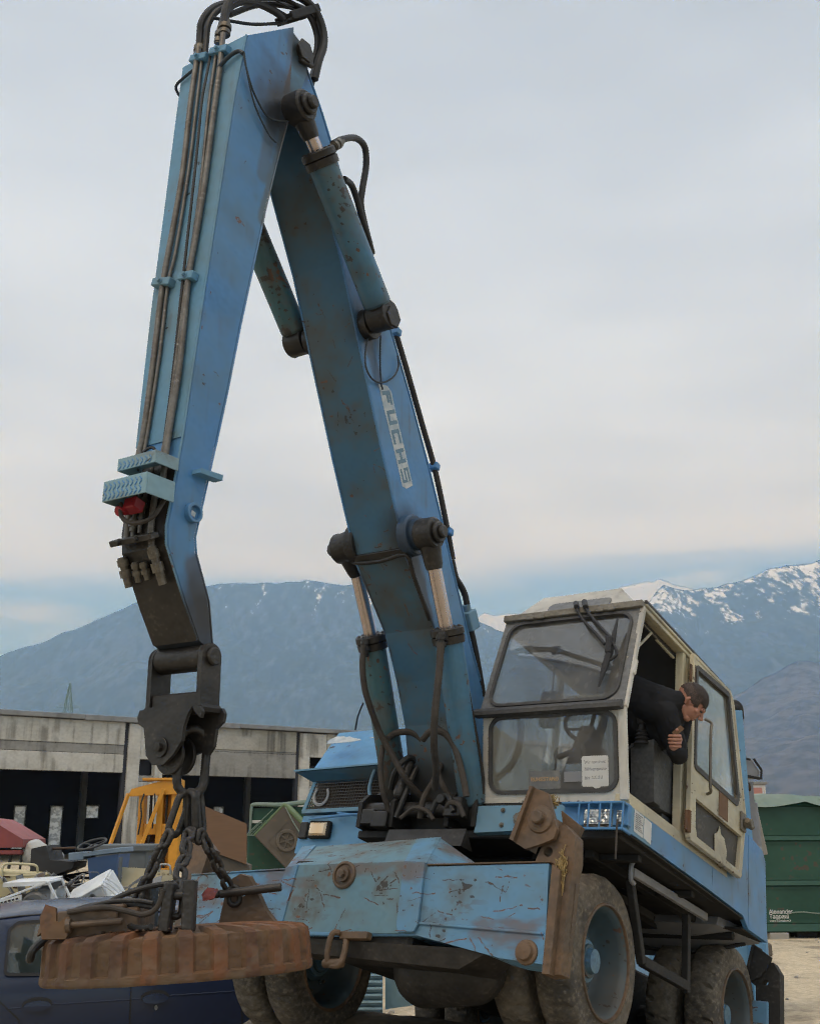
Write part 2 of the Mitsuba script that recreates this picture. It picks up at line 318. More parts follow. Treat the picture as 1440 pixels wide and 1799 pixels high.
def rust_fn(p, n, uv):
    rib = dr.abs(6.2831853 * 0 + (dr.atan2(p.y - 5.52, p.x + 1.065) / 6.2831853 * 26.0 + 13.0) - dr.floor(dr.atan2(p.y - 5.52, p.x + 1.065) / 6.2831853 * 26.0 + 13.0) - 0.5)
    worn_rib = smoothstep(0.22, 0.30, 0.5 - rib + 0.12 * (fbm(p.x * 25, p.y * 25, p.z * 25) - 0.5))
    a, b, c_ = fbm(p.x * 6, p.y * 6, p.z * 6), fbm(p.x * 30, p.y * 30, p.z * 30, 3), noise(p.x * 7 + p.y * 5, p.y * 3, p.z * 1.2)
    c = mix((0.150, 0.060, 0.024), (0.070, 0.037, 0.022), smoothstep(0.35, 0.65, c_ * 0.6 + a * 0.4))
    c = mix(c, (0.105, 0.064, 0.032), (1 - worn_rib) * 0.65)
    c = mix(c, (0.165, 0.088, 0.038), smoothstep(0.5, 0.7, a) * 0.5)
    c = mix(c, (0.05, 0.035, 0.028), smoothstep(0.6, 0.75, b) * 0.45)
    return mix(c, (0.15, 0.115, 0.08), smoothstep(0.52, 0.75, fbm(p.x * 11, p.y * 11, p.z * 11 + 3)) * 0.4)
M('rust', pbr(rust_fn, 0.72, bump=lambda p, n, uv: fbm(p.x * 40, p.y * 40, p.z * 40, 4), bscale=0.009))
M('rust_dark', pbr(lambda p, n, uv: rust_fn(p, n, uv) * 0.55, 0.7, bump=micro(70), bscale=0.004))
def scatter_glass(dust, rgb, f=3.0):
    return {'type': 'blendbsdf', 'weight': mikit.proc(lambda p, n, uv: dust * (0.45 + 1.3 * smoothstep(0.35, 0.75, fbm(p.x * f + 2, p.y * f, p.z * f, 3)) + 0.5 * smoothstep(0.62, 0.8, fbm(p.x * 30, p.y * 30, p.z * 9, 2)))),
            'a': {'type': 'thindielectric'}, 'b': {'type': 'twosided', 'nested': {'type': 'diffuse', 'reflectance': {'type': 'rgb', 'value': list(rgb)}}}}
M('glass_dusty', scatter_glass(0.17, (0.29, 0.285, 0.27)))
M('glass', scatter_glass(0.10, (0.24, 0.26, 0.25)))
M('glass_tint', {'type': 'blendbsdf', 'weight': 0.16, 'a': {'type': 'thindielectric'}, 'b': {'type': 'twosided', 'nested': {'type': 'diffuse', 'reflectance': {'type': 'rgb', 'value': [0.10, 0.14, 0.14]}}}})
M('lens', pbr((0.60, 0.60, 0.57), 0.10, metallic=0.9, bump=lambda p, n, uv: noise(p.x * 70, p.y * 70, p.z * 70), bscale=0.01))
M('lens_amber', pbr(lambda p, n, uv: mix((0.85, 0.78, 0.64), (0.80, 0.55, 0.30), smoothstep(0.3, 0.8, noise(p.x * 9, p.y * 9, p.z * 9))), 0.15, metallic=0.35))
M('paper', pbr(lambda p, n, uv: mix((0.62, 0.62, 0.60), (0.50, 0.50, 0.48), fbm(p.x * 12, p.y * 12, p.z * 12)), 0.8))
M('ink', pbr((0.09, 0.09, 0.10), 0.8))
M('white_mark', pbr(lambda p, n, uv: mix((0.52, 0.54, 0.54), (0.36, 0.42, 0.46), smoothstep(0.35, 0.7, fbm(p.x * 20, p.y * 20, p.z * 20))), 0.6))
M('blue_mark', pbr(lambda p, n, uv: mix((0.10, 0.18, 0.24), (0.15, 0.24, 0.31), fbm(p.x * 20, p.y * 20, p.z * 20)), 0.5))
M('straw', pbr(greasy((0.22, 0.155, 0.06), (0.30, 0.215, 0.09), (0.12, 0.085, 0.04), 40), 0.8))
M('orange_print', pbr((0.42, 0.26, 0.12), 0.7))
M('red_cloth', pbr(lambda p, n, uv: mix((0.19, 0.035, 0.032), (0.08, 0.03, 0.028), fbm(p.x * 30, p.y * 30, p.z * 30)), 0.8))
M('red_plastic', pbr((0.32, 0.022, 0.032), 0.4))
M('rim_blue', pbr(greasy((0.085, 0.17, 0.26), (0.11, 0.19, 0.25), (0.07, 0.06, 0.05), 9), 0.5))
M('rim', pbr(paint((0.055, 0.095, 0.12), (0.085, 0.10, 0.105), 0.8, 0.15, None, False, 0.6, grease=False), 0.5))
# people
M('skin', pbr(lambda p, n, uv: mix((0.40, 0.205, 0.145), (0.34, 0.16, 0.115), fbm(p.x * 40, p.y * 40, p.z * 40)), 0.5))
M('hair', pbr(lambda p, n, uv: mix((0.022, 0.015, 0.012), (0.04, 0.028, 0.022), fbm(p.x * 160, p.y * 160, p.z * 160)), 0.7))
M('hair_short', pbr(lambda p, n, uv: mix((0.075, 0.048, 0.039), (0.026, 0.019, 0.016), smoothstep(0.3, 0.7, fbm(p.x * 170, p.y * 170, p.z * 170))), 0.7))
M('black_cloth', pbr(lambda p, n, uv: mix((0.004, 0.0045, 0.007), (0.008, 0.009, 0.012), fbm(p.x * 20, p.y * 20, p.z * 20)), 0.85))
# setting
def conc(c0, c1, c2):
    def fn(p, n, uv):
        a, b = fbm(p.x * 0.9, p.y * 0.9, p.z * 0.9, 4), fbm(p.x * 3.6, p.y * 3.6, p.z * 0.30, 3)
        c = mix(c0, c1, smoothstep(0.3, 0.7, a))
        c = mix(c, c2, smoothstep(0.46, 0.74, b) * smoothstep(0.3, 0.6, a) * 0.8)
        return c * (0.86 + 0.28 * fbm(p.x * 9, p.y * 9, p.z * 9, 2))
    return fn
M('concrete', pbr(conc((0.50, 0.49, 0.455), (0.42, 0.41, 0.375), (0.17, 0.16, 0.14)), 0.85))
M('concrete_grey', pbr(conc((0.27, 0.265, 0.25), (0.22, 0.215, 0.20), (0.11, 0.105, 0.095)), 0.85))
M('concrete_stained', pbr(conc((0.38, 0.365, 0.33), (0.27, 0.26, 0.225), (0.085, 0.08, 0.07)), 0.85))
M('sheet_roof', pbr(conc((0.24, 0.245, 0.25), (0.20, 0.205, 0.21), (0.13, 0.13, 0.13)), 0.6))
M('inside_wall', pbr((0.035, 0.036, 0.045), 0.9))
M('window_film', {'type': 'principledthin', 'base_color': mikit.proc(lambda p, n, uv: mix((0.85, 0.87, 0.86), (0.42, 0.44, 0.44), smoothstep(0.38, 0.6, fbm(p.x * 4, p.y * 4, p.z * 4, 4)))), 'roughness': 0.6, 'diff_trans': 1.6})
def soil(p, n, uv):
    a, b, c_ = fbm(p.x * 0.35, p.y * 0.35, 0.0, 4), fbm(p.x * 2.3, p.y * 2.3, 1.0, 4), fbm(p.x * 23, p.y * 23, 2.0, 2)
    c = mix((0.40, 0.335, 0.235), (0.30, 0.255, 0.185), smoothstep(0.3, 0.7, a * 0.5 + b * 0.5))
    c = mix(c, (0.17, 0.145, 0.11), smoothstep(0.60, 0.78, b) * 0.7)
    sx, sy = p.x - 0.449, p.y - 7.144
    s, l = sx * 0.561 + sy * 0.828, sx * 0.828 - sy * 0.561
    machine_shade = smoothstep(-1.6, -0.6, s) * (1 - smoothstep(2.6, 3.6, s)) * smoothstep(-2.9, -2.2, l) * (1 - smoothstep(0.9, 1.6, l + 0.5 * b))
    c = mix(c, mix((0.050, 0.043, 0.036), (0.10, 0.085, 0.066), b), machine_shade * 0.9)   # shade under the machine, painted into the soil colour
    return c * (0.75 + 0.5 * c_)
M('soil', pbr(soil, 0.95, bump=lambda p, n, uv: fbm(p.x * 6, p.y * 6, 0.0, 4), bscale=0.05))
M('stone', pbr(conc((0.34, 0.32, 0.28), (0.27, 0.25, 0.22), (0.14, 0.13, 0.11)), 0.9))
def slope_fn(snow0, snow1, forest=(0.020, 0.032, 0.022), rock=(0.10, 0.095, 0.09), amount=1.0):
    def fn(p, n, uv):
        a = fbm(p.x / 520, p.y / 900, p.z / 420, 5); b = fbm(p.x / 42, p.y / 320, p.z / 110, 5); g = noise(p.x / 95, p.y / 900, p.z / 700)
        c = mix(forest, rock, smoothstep(0.44, 0.70, a * 0.4 + b * 0.6) * 0.28) * (0.85 + 0.3 * fbm(p.x / 25, p.y / 60, p.z / 25, 3))
        h = p.z + (a - 0.5) * 520 + (b - 0.5) * 900 + (g - 0.5) * 300
        sp = fbm(p.x / 16, p.y / 120, p.z / 30, 4)
        s = smoothstep(snow0, snow1, h + (sp - 0.5) * 420) * smoothstep(0.30, 0.52, sp + 0.22 * smoothstep(snow0, snow1 + 260, p.z))
        return mix(c, (0.80, 0.82, 0.85), s * amount)
    return fn
M('slope_left', pbr(slope_fn(1600, 1760, amount=0.9), 0.95))
M('slope_right', pbr(slope_fn(1440, 1640), 0.95))
M('slope_snow', pbr(slope_fn(1500, 1700, rock=(0.14, 0.14, 0.15), forest=(0.09, 0.09, 0.10)), 0.9))
M('slope_near', pbr(lambda p, n, uv: mix((0.036, 0.034, 0.032), (0.080, 0.066, 0.058), smoothstep(0.3, 0.7, fbm(p.x / 45, p.y / 90, p.z / 45, 5))), 0.95))
# scrap yard
def worn(c0, c1, c2=(0.13, 0.085, 0.055), k=0.66, f=2.2):
    def fn(p, n, uv):
        a, b = fbm(p.x * f, p.y * f, p.z * f), fbm(p.x * 13, p.y * 13, p.z * 13, 3)
        c = mix(c0, c1, smoothstep(0.3, 0.7, a)) * (0.88 + 0.24 * b)
        return mix(c, c2, smoothstep(k, k + 0.05, a * 0.4 + b * 0.6) * 0.8)
    return fn
M('car_blue', {'type': 'principled', 'base_color': {'type': 'rgb', 'value': [0.013, 0.021, 0.052]}, 'roughness': 0.22, 'specular': 0.45, 'clearcoat': 0.5, 'clearcoat_gloss': 0.95})
M('car_trim', pbr((0.030, 0.031, 0.036), 0.55))
M('white_enamel', pbr(worn((0.66, 0.69, 0.71), (0.58, 0.61, 0.63), (0.30, 0.29, 0.27), 0.70), 0.3))
M('grey_metal', pbr(worn((0.26, 0.27, 0.28), (0.20, 0.205, 0.21)), 0.4, metallic=0.4))
M('cream_yellow', pbr(worn((0.56, 0.49, 0.29), (0.50, 0.45, 0.29), k=0.70), 0.5))
M('cream_dirty', pbr(worn((0.58, 0.51, 0.34), (0.50, 0.44, 0.29), (0.16, 0.11, 0.06), 0.66), 0.6))
M('yellow', pbr(worn((0.60, 0.275, 0.025), (0.50, 0.22, 0.022), (0.16, 0.07, 0.02), 0.66), 0.45))
M('brown_board', pbr(lambda p, n, uv: mix((0.16, 0.088, 0.045), (0.125, 0.067, 0.035), fbm(p.x * 6, p.y * 6, p.z * 40)), 0.7))
M('green', pbr(worn((0.011, 0.056, 0.035), (0.019, 0.072, 0.046), (0.07, 0.05, 0.035), 0.63, 1.6), 0.5))
M('green_pale', pbr(worn((0.10, 0.16, 0.075), (0.13, 0.18, 0.09), (0.14, 0.11, 0.08), 0.64), 0.6))
M('green_dark', pbr(worn((0.012, 0.052, 0.032), (0.02, 0.066, 0.042), (0.06, 0.045, 0.03), 0.64, 1.6), 0.55))
M('tarp_green', pbr(worn((0.14, 0.20, 0.165), (0.19, 0.235, 0.20), (0.08, 0.10, 0.08), 0.72), 0.7))
M('grey_brown', pbr(worn((0.12, 0.10, 0.08), (0.09, 0.078, 0.062)), 0.7))
M('red_faded', pbr(worn((0.23, 0.05, 0.05), (0.19, 0.045, 0.045)), 0.5))
M('bag_white', pbr(worn((0.52, 0.52, 0.50), (0.38, 0.38, 0.36), (0.2, 0.19, 0.18)), 0.6))
M('tractor_blue', pbr(worn((0.075, 0.135, 0.27), (0.06, 0.11, 0.22), (0.06, 0.05, 0.05), 0.68), 0.5))
M('tractor_blue_pale', pbr(worn((0.20, 0.27, 0.35), (0.17, 0.235, 0.31)), 0.5))
M('slate_blue', pbr(worn((0.12, 0.14, 0.155), (0.10, 0.115, 0.125)), 0.8))
M('crane_blue', pbr(worn((0.11, 0.27, 0.46), (0.13, 0.28, 0.44), (0.12, 0.08, 0.06), 0.70), 0.45))
M('crane_grey', pbr(worn((0.26, 0.265, 0.28), (0.21, 0.215, 0.23), (0.10, 0.09, 0.08), 0.68), 0.6))
M('corrugated', pbr(worn((0.26, 0.40, 0.46), (0.20, 0.33, 0.39), (0.14, 0.12, 0.1), 0.68), 0.5))
M('salmon', pbr(worn((0.50, 0.18, 0.13), (0.44, 0.16, 0.12)), 0.7))
M('stucco', pbr((0.55, 0.52, 0.49), 0.9))
M('stucco_pink', pbr((0.42, 0.20, 0.17), 0.9))
M('wood', pbr(lambda p, n, uv: mix((0.22, 0.15, 0.09), (0.13, 0.09, 0.055), fbm(p.x * 4, p.y * 4, p.z * 30)), 0.8))
M('mast_green', pbr((0.16, 0.24, 0.22), 0.6))
# ---------------------------------------------------------------- terrain, air, mountains
NU = RU[:, 2]
def ground_z(x, y):
    x, y = np.asarray(x, float), np.asarray(y, float)
    s = -((x - 0.449) * RU[0, 0] + (y - 7.144) * RU[1, 0]) / math.hypot(RU[0, 0], RU[1, 0])   # metres behind the cab front
    l = (x - 0.449) * RU[0, 1] + (y - 7.144) * RU[1, 1]
    sm = lambda a, b, t: (lambda q: q * q * (3 - 2 * q))(np.clip((t - a) / (b - a), 0, 1))
    along = np.where(s < 0.5, 0.52, np.maximum(0.52 - 0.285 * (s - 0.5), 0.0))
    along = np.where(s < 0.05, np.maximum(0.52 - 0.95 * (0.05 - s), 0.05), along)
    side = (1 - sm(0.9, 2.4, l)) * (1 - sm(1.75, 2.9, -l))
    z = along * side
    low = -0.62 * np.exp(-(((x + 2.7) / 1.7) ** 2 + ((y - 10.6) / 1.9) ** 2))      # the dip the car stands in
    z = z + low * (1 - side)
    z += 0.05 * (meshkit.fbm(np.stack([x * 0.7, y * 0.7, x * 0], -1), 4, 2) - 0.5) * np.exp(-np.hypot(x, y) / 60)
    far = np.hypot(x, y)
    return np.where(far > 200, -0.5, z)
def grid_ground():
    def axis(lim):
        a = np.concatenate([np.arange(-30, 30.01, 0.25), 30 * (lim / 30) ** (np.arange(1, 30) / 29.0)])
        b = -30 * (lim / 30) ** (np.arange(29, 0, -1) / 29.0); return np.concatenate([b, a])
    xs = axis(14000.0); ys = axis(14000.0); X, Y = np.meshgrid(xs, ys, indexing='ij'); Z = ground_z(X, Y)
    n, m = X.shape; v = np.stack([X, Y, Z], -1).reshape(-1, 3); i = np.arange(n * m).reshape(n, m)
    f = np.concatenate([np.stack([i[:-1, :-1], i[1:, :-1], i[1:, 1:]], -1).reshape(-1, 3), np.stack([i[:-1, :-1], i[1:, 1:], i[:-1, 1:]], -1).reshape(-1, 3)])
    return trimesh.Trimesh(v, f, process=False)
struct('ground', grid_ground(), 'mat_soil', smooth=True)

def ridge(prof, r, foot, seed, rough=0.10, na=420, nr=110, extra=None):
    """a mountain side: rises from r*foot to a crest at range r whose skyline has the given (azimuth, elevation) degrees"""
    az = np.linspace(prof[0][0], prof[-1][0], na); el = np.interp(az, [p[0] for p in prof], [p[1] for p in prof])
    H = r * np.tan(np.radians(el)); t = np.concatenate([np.linspace(0, 1, nr), 1 + np.linspace(0.02, 0.5, 16)])
    A, Tt = np.meshgrid(np.radians(az), t, indexing='ij'); R = r * (foot + (1 - foot) * Tt)
    X, Y = R * np.sin(A), R * np.cos(A)
    up = np.where(Tt <= 1, 0.12 * Tt + 0.88 * Tt ** 1.55, 1 - (Tt - 1) * 1.1)
    q = np.stack([X / (r * 0.10), Y / (r * 0.16), X * 0], -1)
    gul = np.abs(meshkit.fbm(q, 5, seed) - 0.5) * 2
    fine = meshkit.fbm(q * 9, 3, seed + 3) - 0.5
    env = np.clip(4 * up * (1.06 - np.clip(up, 0, 1)), 0, 1)
    Hg = np.broadcast_to(H[:, None], up.shape)
    z = Hg * up - Hg * rough * (0.6 - gul) * env * 1.2 + fine * r * 0.0035 * np.clip(up * 3, 0, 1)
    z = np.maximum(z, -2) + 1.2
    v = np.stack([X, Y, z], -1).reshape(-1, 3); n, m = X.shape; i = np.arange(n * m).reshape(n, m)
    f = np.concatenate([np.stack([i[:-1, :-1], i[1:, 1:], i[1:, :-1]], -1).reshape(-1, 3), np.stack([i[:-1, :-1], i[:-1, 1:], i[1:, 1:]], -1).reshape(-1, 3)])
    return trimesh.Trimesh(v, f[:, ::-1], process=False)
LEFT = [(-46, 2.0), (-36, 3.4), (-28, 5.4), (-23, 6.9), (-20.16, 8.03), (-19.42, 8.47), (-18.65, 8.65), (-16.86, 9.56), (-15.28, 10.33), (-13.94, 11.04), (-11.15, 11.84), (-10.01, 12.03),
        (-8.27, 12.11), (-7.11, 12.26), (-5.35, 12.42), (-4.16, 12.32), (-2.97, 12.22), (-0.59, 11.71), (2.36, 10.84), (4.12, 10.1), (7, 8.6), (10, 6.5), (14, 3.5), (18, 0.4)]
RIGHT = [(2, 2.0), (5.5, 7.4), (8.5, 9.4), (10.6, 10.2), (11.92, 10.7), (12.6, 11.55), (13.0, 11.95), (13.98, 11.66), (15.65, 11.63), (16.76, 11.79), (17.9, 12.27), (18.99, 12.47), (20.61, 12.68), (26, 13.2), (34, 11), (46, 7)]
SNOW = [(0.5, 8.2), (2.6, 10.3), (3.39, 10.7), (3.83, 10.84), (4.42, 10.6), (5.3, 10.7), (7.05, 10.5), (9.2, 11.3), (10.87, 12.12), (11.46, 12.3), (12.75, 12.44), (13.44, 12.12), (14.82, 11.5), (20, 9)]
NEAR = [(9, 0.6), (12.5, 4.0), (15.0, 5.75), (15.78, 6.16), (16.34, 6.5), (17.47, 7.2), (18.57, 7.7), (19.11, 7.94), (19.64, 7.97), (20.14, 7.84), (24, 7.2), (32, 4.5), (40, 1.5)]
struct('mountain', ridge(LEFT, 7200, 0.5, 3), 'mat_slope_left', 'broad forested mountain with thin snow streaks behind the long grey hall', True)
struct('mountain_001', ridge(RIGHT, 8000, 0.45, 8), 'mat_slope_right', 'dark forested mountain below the snowy crest at the right', True)
struct('mountain_002', ridge(SNOW, 12500, 0.72, 5, 0.2), 'mat_slope_snow', 'distant snow covered peaks just behind the cab roof', True)
struct('hill', ridge(NEAR, 5000, 0.4, 12, 0.16), 'mat_slope_near', 'lower brown wooded hill at the right edge', True)
# the air between: one closed box of thin haze
scene['air'] = {'type': 'homogeneous', 'albedo': {'type': 'rgb', 'value': [0.92, 0.96, 0.99]}, 'sigma_t': {'type': 'rgb', 'value': [6.8e-5, 1.1e-4, 1.75e-4]}, 'phase': {'type': 'hg', 'g': 0.55}}
scene['haze'] = {'type': 'cube', 'to_world': T().translate([0, 0, 1548]).scale([17000, 17000, 1552]), 'bsdf': {'type': 'null'}, 'interior': {'type': 'ref', 'id': 'air'}}
labels['haze'] = {'kind': 'stuff', 'label': 'thin bluish haze filling the valley air'}
# ---------------------------------------------------------------- traced runs of pipes, hoses and wires, in the machine frame (metres)
G = {
'pipe_a': [(3.318, -0.528, 3.503), (3.254, -0.515, 3.099), (3.167, -0.493, 2.623), (3.098, -0.505, 2.258), (3.033, -0.521, 1.908), (2.94, -0.511, 1.434), (2.863, -0.512, 1.052), (2.84, -0.525, 0.93), (2.816, -0.522, 0.774), (2.792, -0.516, 0.62), (2.76, -0.516, 0.475)] ,
'pipe_b': [(3.295, -0.49, 3.407), (3.23, -0.465, 3.004), (3.157, -0.455, 2.615), (3.062, -0.465, 2.107), (3.024, -0.489, 1.904), (2.944, -0.479, 1.497), (2.867, -0.489, 1.115), (2.832, -0.496, 0.928)] ,
'pipe_c': [(3.32, -0.334, 3.514), (3.272, -0.313, 3.212), (3.217, -0.308, 2.892), (3.139, -0.304, 2.478), (3.073, -0.315, 2.122), (3.028, -0.326, 1.883), (2.93, -0.308, 1.383), (2.861, -0.323, 1.043), (2.834, -0.321, 0.889), (2.81, -0.313, 0.735)] ,
'pipe_d': [(3.293, -0.374, 3.394), (3.237, -0.364, 3.039), (3.135, -0.34, 2.498), (3.054, -0.339, 2.066), (3.016, -0.355, 1.863), (2.912, -0.344, 1.334), (2.849, -0.351, 1.023), (2.828, -0.36, 0.901)] ,
'pipe_e': [(2.777, -0.473, 0.523), (2.791, -0.474, 0.613), (2.81, -0.49, 0.737)] ,
'wire1': [(3.26, -0.313, 3.25), (3.26, -0.252, 3.25), (3.263, -0.185, 3.268), (3.26, -0.122, 3.25)] ,
'h1': [(3.273, -0.6, 3.623), (3.296, -0.6, 3.7), (3.318, -0.59, 3.762), (3.314, -0.57, 3.861), (3.266, -0.55, 3.973), (3.174, -0.5, 4.089), (3.052, -0.45, 4.214), (2.916, -0.4, 4.323), (2.787, -0.35, 4.382), (2.7, -0.3, 4.313), (2.641, -0.3, 4.243), (2.62, -0.3, 4.099), (2.622, -0.3, 3.932), (2.623, -0.3, 3.823)] ,
'h2': [(3.302, -0.35, 3.544), (3.324, -0.35, 3.62), (3.344, -0.35, 3.69), (3.347, -0.34, 3.784), (3.294, -0.32, 3.911), (3.139, -0.3, 4.105), (2.947, -0.27, 4.282), (2.803, -0.25, 4.313), (2.707, -0.24, 4.241), (2.659, -0.24, 4.13), (2.653, -0.25, 3.978), (2.629, -0.27, 3.854)] ,
'h3': [(3.245, -0.55, 3.523), (3.274, -0.55, 3.644), (3.302, -0.54, 3.735), (3.299, -0.52, 3.839), (3.257, -0.5, 3.941), (3.168, -0.45, 4.064), (3.032, -0.4, 4.146), (2.916, -0.36, 4.174)] ,
'h4': [(3.286, -0.4, 3.542), (3.31, -0.4, 3.668), (3.302, -0.4, 3.792), (3.251, -0.38, 3.912), (3.147, -0.36, 4.013), (3.031, -0.33, 4.06), (2.961, -0.3, 4.049)] ,
'h5': [(3.315, -0.5, 3.764), (3.238, -0.45, 3.8), (3.112, -0.4, 3.89), (2.99, -0.35, 4.012), (2.927, -0.33, 4.093)] ,
'h6': [(3.287, -0.45, 3.864), (3.199, -0.42, 4.051), (3.044, -0.36, 4.207), (2.927, -0.3, 4.246), (2.807, -0.28, 4.258), (2.715, -0.28, 4.199), (2.678, -0.28, 4.103), (2.667, -0.29, 3.957)] ,
'loop1': [(2.564, -0.02, 3.219), (2.497, -0.02, 3.326), (2.379, -0.04, 3.466), (2.265, -0.06, 3.514), (2.193, -0.08, 3.431), (2.156, -0.1, 3.275), (2.116, -0.12, 3.173), (2.009, -0.14, 3.081), (1.893, -0.18, 3.053)] ,
'loop2': [(2.375, -0.05, 3.119), (2.278, -0.08, 3.176), (2.182, -0.1, 3.152), (2.077, -0.12, 3.086), (1.951, -0.15, 3.039), (1.834, -0.2, 3.038)] ,
'backpipe': [(1.419, -0.24, 2.684), (1.249, -0.24, 2.523), (0.987, -0.24, 2.26), (0.771, -0.24, 2.044), (0.572, -0.24, 1.789), (0.394, -0.24, 1.533)] ,
'backhose': [(0.394, -0.24, 1.533), (0.319, -0.24, 1.442), (0.244, -0.24, 1.414), (0.182, -0.24, 1.38), (0.139, -0.24, 1.327)] ,
'backhose2': [(0.068, -0.24, 1.198), (0.003, -0.24, 1.122), (-0.089, -0.24, 0.994), (-0.215, -0.24, 0.798)] ,
'wireloop': [(1.705, -0.2, 2.456), (1.693, -0.2, 2.308), (1.65, -0.2, 2.227), (1.568, -0.2, 2.205), (1.473, -0.2, 2.254), (1.386, -0.2, 2.36), (1.359, -0.2, 2.457), (1.387, -0.2, 2.53)] ,
'wireloop2': [(1.59, -0.2, 2.543), (1.551, -0.2, 2.388), (1.495, -0.2, 2.239), (1.464, -0.2, 2.202)] ,
'lh1': [(0.519, -0.74, 0.907), (0.505, -0.73, 0.77), (0.452, -0.72, 0.631), (0.364, -0.7, 0.507), (0.254, -0.68, 0.391), (0.159, -0.62, 0.267), (0.098, -0.55, 0.153), (-0.017, -0.5, 0.076), (-0.156, -0.45, 0.043)] ,
'lh2': [(0.14, -0.7, 0.402), (0.107, -0.68, 0.444), (0.079, -0.62, 0.466), (0.058, -0.55, 0.455), (0.025, -0.5, 0.409), (-0.027, -0.46, 0.324), (-0.071, -0.44, 0.224), (-0.084, -0.42, 0.133)] ,
'lh3': [(0.678, -0.02, 0.784), (0.652, -0.02, 0.663), (0.637, -0.02, 0.504), (0.608, -0.03, 0.335), (0.528, -0.06, 0.188), (0.382, -0.12, 0.1), (0.246, -0.2, 0.022)] ,
'lh4': [(0.312, -0.3, 0.312), (0.333, -0.25, 0.347), (0.329, -0.2, 0.36), (0.292, -0.15, 0.349), (0.255, -0.1, 0.286), (0.232, -0.05, 0.165), (0.209, -0.02, 0.065), (0.194, -0.0, -0.019)] ,
'lh5': [(0.118, -0.3, 0.194), (0.112, -0.25, 0.102), (0.07, -0.2, 0.024), (0.01, -0.15, -0.049)] ,
'lh6': [(0.183, -0.7, 0.34), (0.166, -0.7, 0.192), (0.128, -0.68, 0.053), (0.06, -0.66, -0.056), (0.002, -0.66, -0.168)] ,
'rail1': [(-1.2, -1.711, 1.289), (-1.2, -1.705, 1.38), (-1.2, -1.668, 1.397), (-1.2, -1.555, 1.343)] ,
'rail2': [(-1.3, -1.652, 1.051), (-1.3, -1.666, 1.25), (-1.3, -1.725, 1.38), (-1.3, -1.746, 1.459), (-1.3, -1.708, 1.507)] ,
'rail3': [(-0.4, -1.137, 0.438), (-0.4, -1.171, 0.355), (-0.4, -1.184, 0.252), (-0.4, -1.16, 0.182), (-0.4, -1.092, 0.14), (-0.4, -1.03, 0.099)] ,
'rail4': [(-0.4, -1.678, 0.03), (-0.4, -1.603, 0.045), (-0.4, -1.35, 0.063), (-0.4, -1.192, 0.029)] ,
}
# ---------------------------------------------------------------- the material handler
H = thing('material_handler', 'faded light blue material handler with a cream cab, its long boom raised over the yard', 'material handler')
YB = -0.42
YV = np.array([0, 1.0, 0])
def part(name, mesh, mat, smooth=30, label=None, kind=None, parent=None):
    return add((parent or H) + '__' + name, mesh, mat, MU, smooth, label, kind)
def xz(x, y, z): return np.array([x, y, z], float)

# -- boom: a bent box girder
B_FRONT = [(2.70, 3.50), (2.404, 3.16), (2.061, 2.79), (1.70, 2.315), (1.325, 1.83), (1.024, 1.462), (0.905, 1.305), (0.70, 1.165), (0.474, 1.0), (0.26, 0.74), (0.09, 0.50), (-0.09, 0.10), (-0.16, -0.12)]
B_BACK = [(-0.75, -0.12), (-0.66, 0.20), (-0.46, 0.47), (-0.227, 0.785), (0.03, 1.05), (0.308, 1.377), (0.578, 1.708), (0.827, 1.994), (1.158, 2.351), (1.48, 2.667), (2.10, 3.20), (2.55, 3.62), (2.78, 3.80), (2.87, 3.74)]
HB = 0.1925
boom = part('boom', prism(B_FRONT + B_BACK, YB - HB, YB + HB), 'mat_paint_grimy', False, 'blue boom girder with scratches, its grimy underside painted darker for shade')
# welded side plates: cleaner paint, without the shade mixed into the underside colour
for s, lab in ((1, 'clean bright blue side of the boom carrying worn lettering'), (-1, None)):
    y = YB + s * HB
    part('side_plate', prism(Polygon(B_FRONT + B_BACK).buffer(-0.004, join_style=2), y, y + s * 0.006), 'mat_paint', False, lab, parent=boom)
part('top_flange', cat(*[bar((a[0] - 0.008, YB, a[1] + 0.008), (b[0] - 0.008, YB, b[1] + 0.008), 0.405, 0.014, (-0.6, 0, 0.8)) for a, b in zip(B_BACK[3:-2], B_BACK[4:-1])]), 'mat_paint', parent=boom)
for s in (1, -1):
    part('weld_seam', tube([(a[0], YB + s * (HB - .001), a[1]) for a in B_FRONT[:9]], .0065, 6, 4, False, False), 'mat_paint', 40, parent=boom)
# welded joint band at the knee
kn = [(1.02, YB - HB - .02, 1.47), (0.935, YB - HB - .012, 1.315), (0.915, YB, 1.285), (0.935, YB + HB + .012, 1.315)]
part('weld_band', cat(tube([(0.60, YB - HB - .008, 1.60), (0.80, YB - HB - .008, 1.42), (0.905, YB - HB - .004, 1.31), (0.902, YB, 1.296), (0.905, YB + HB + .004, 1.31), (0.80, YB + HB + .008, 1.22), (0.55, YB + HB + .008, 1.02)], 0.014, 8, 3),
    bar((0.92, YB - HB - .006, 1.33), (0.92, YB + HB + .006, 1.33), 0.03, 0.05, (0.8, 0, 0.6))), 'mat_grease', parent=boom)
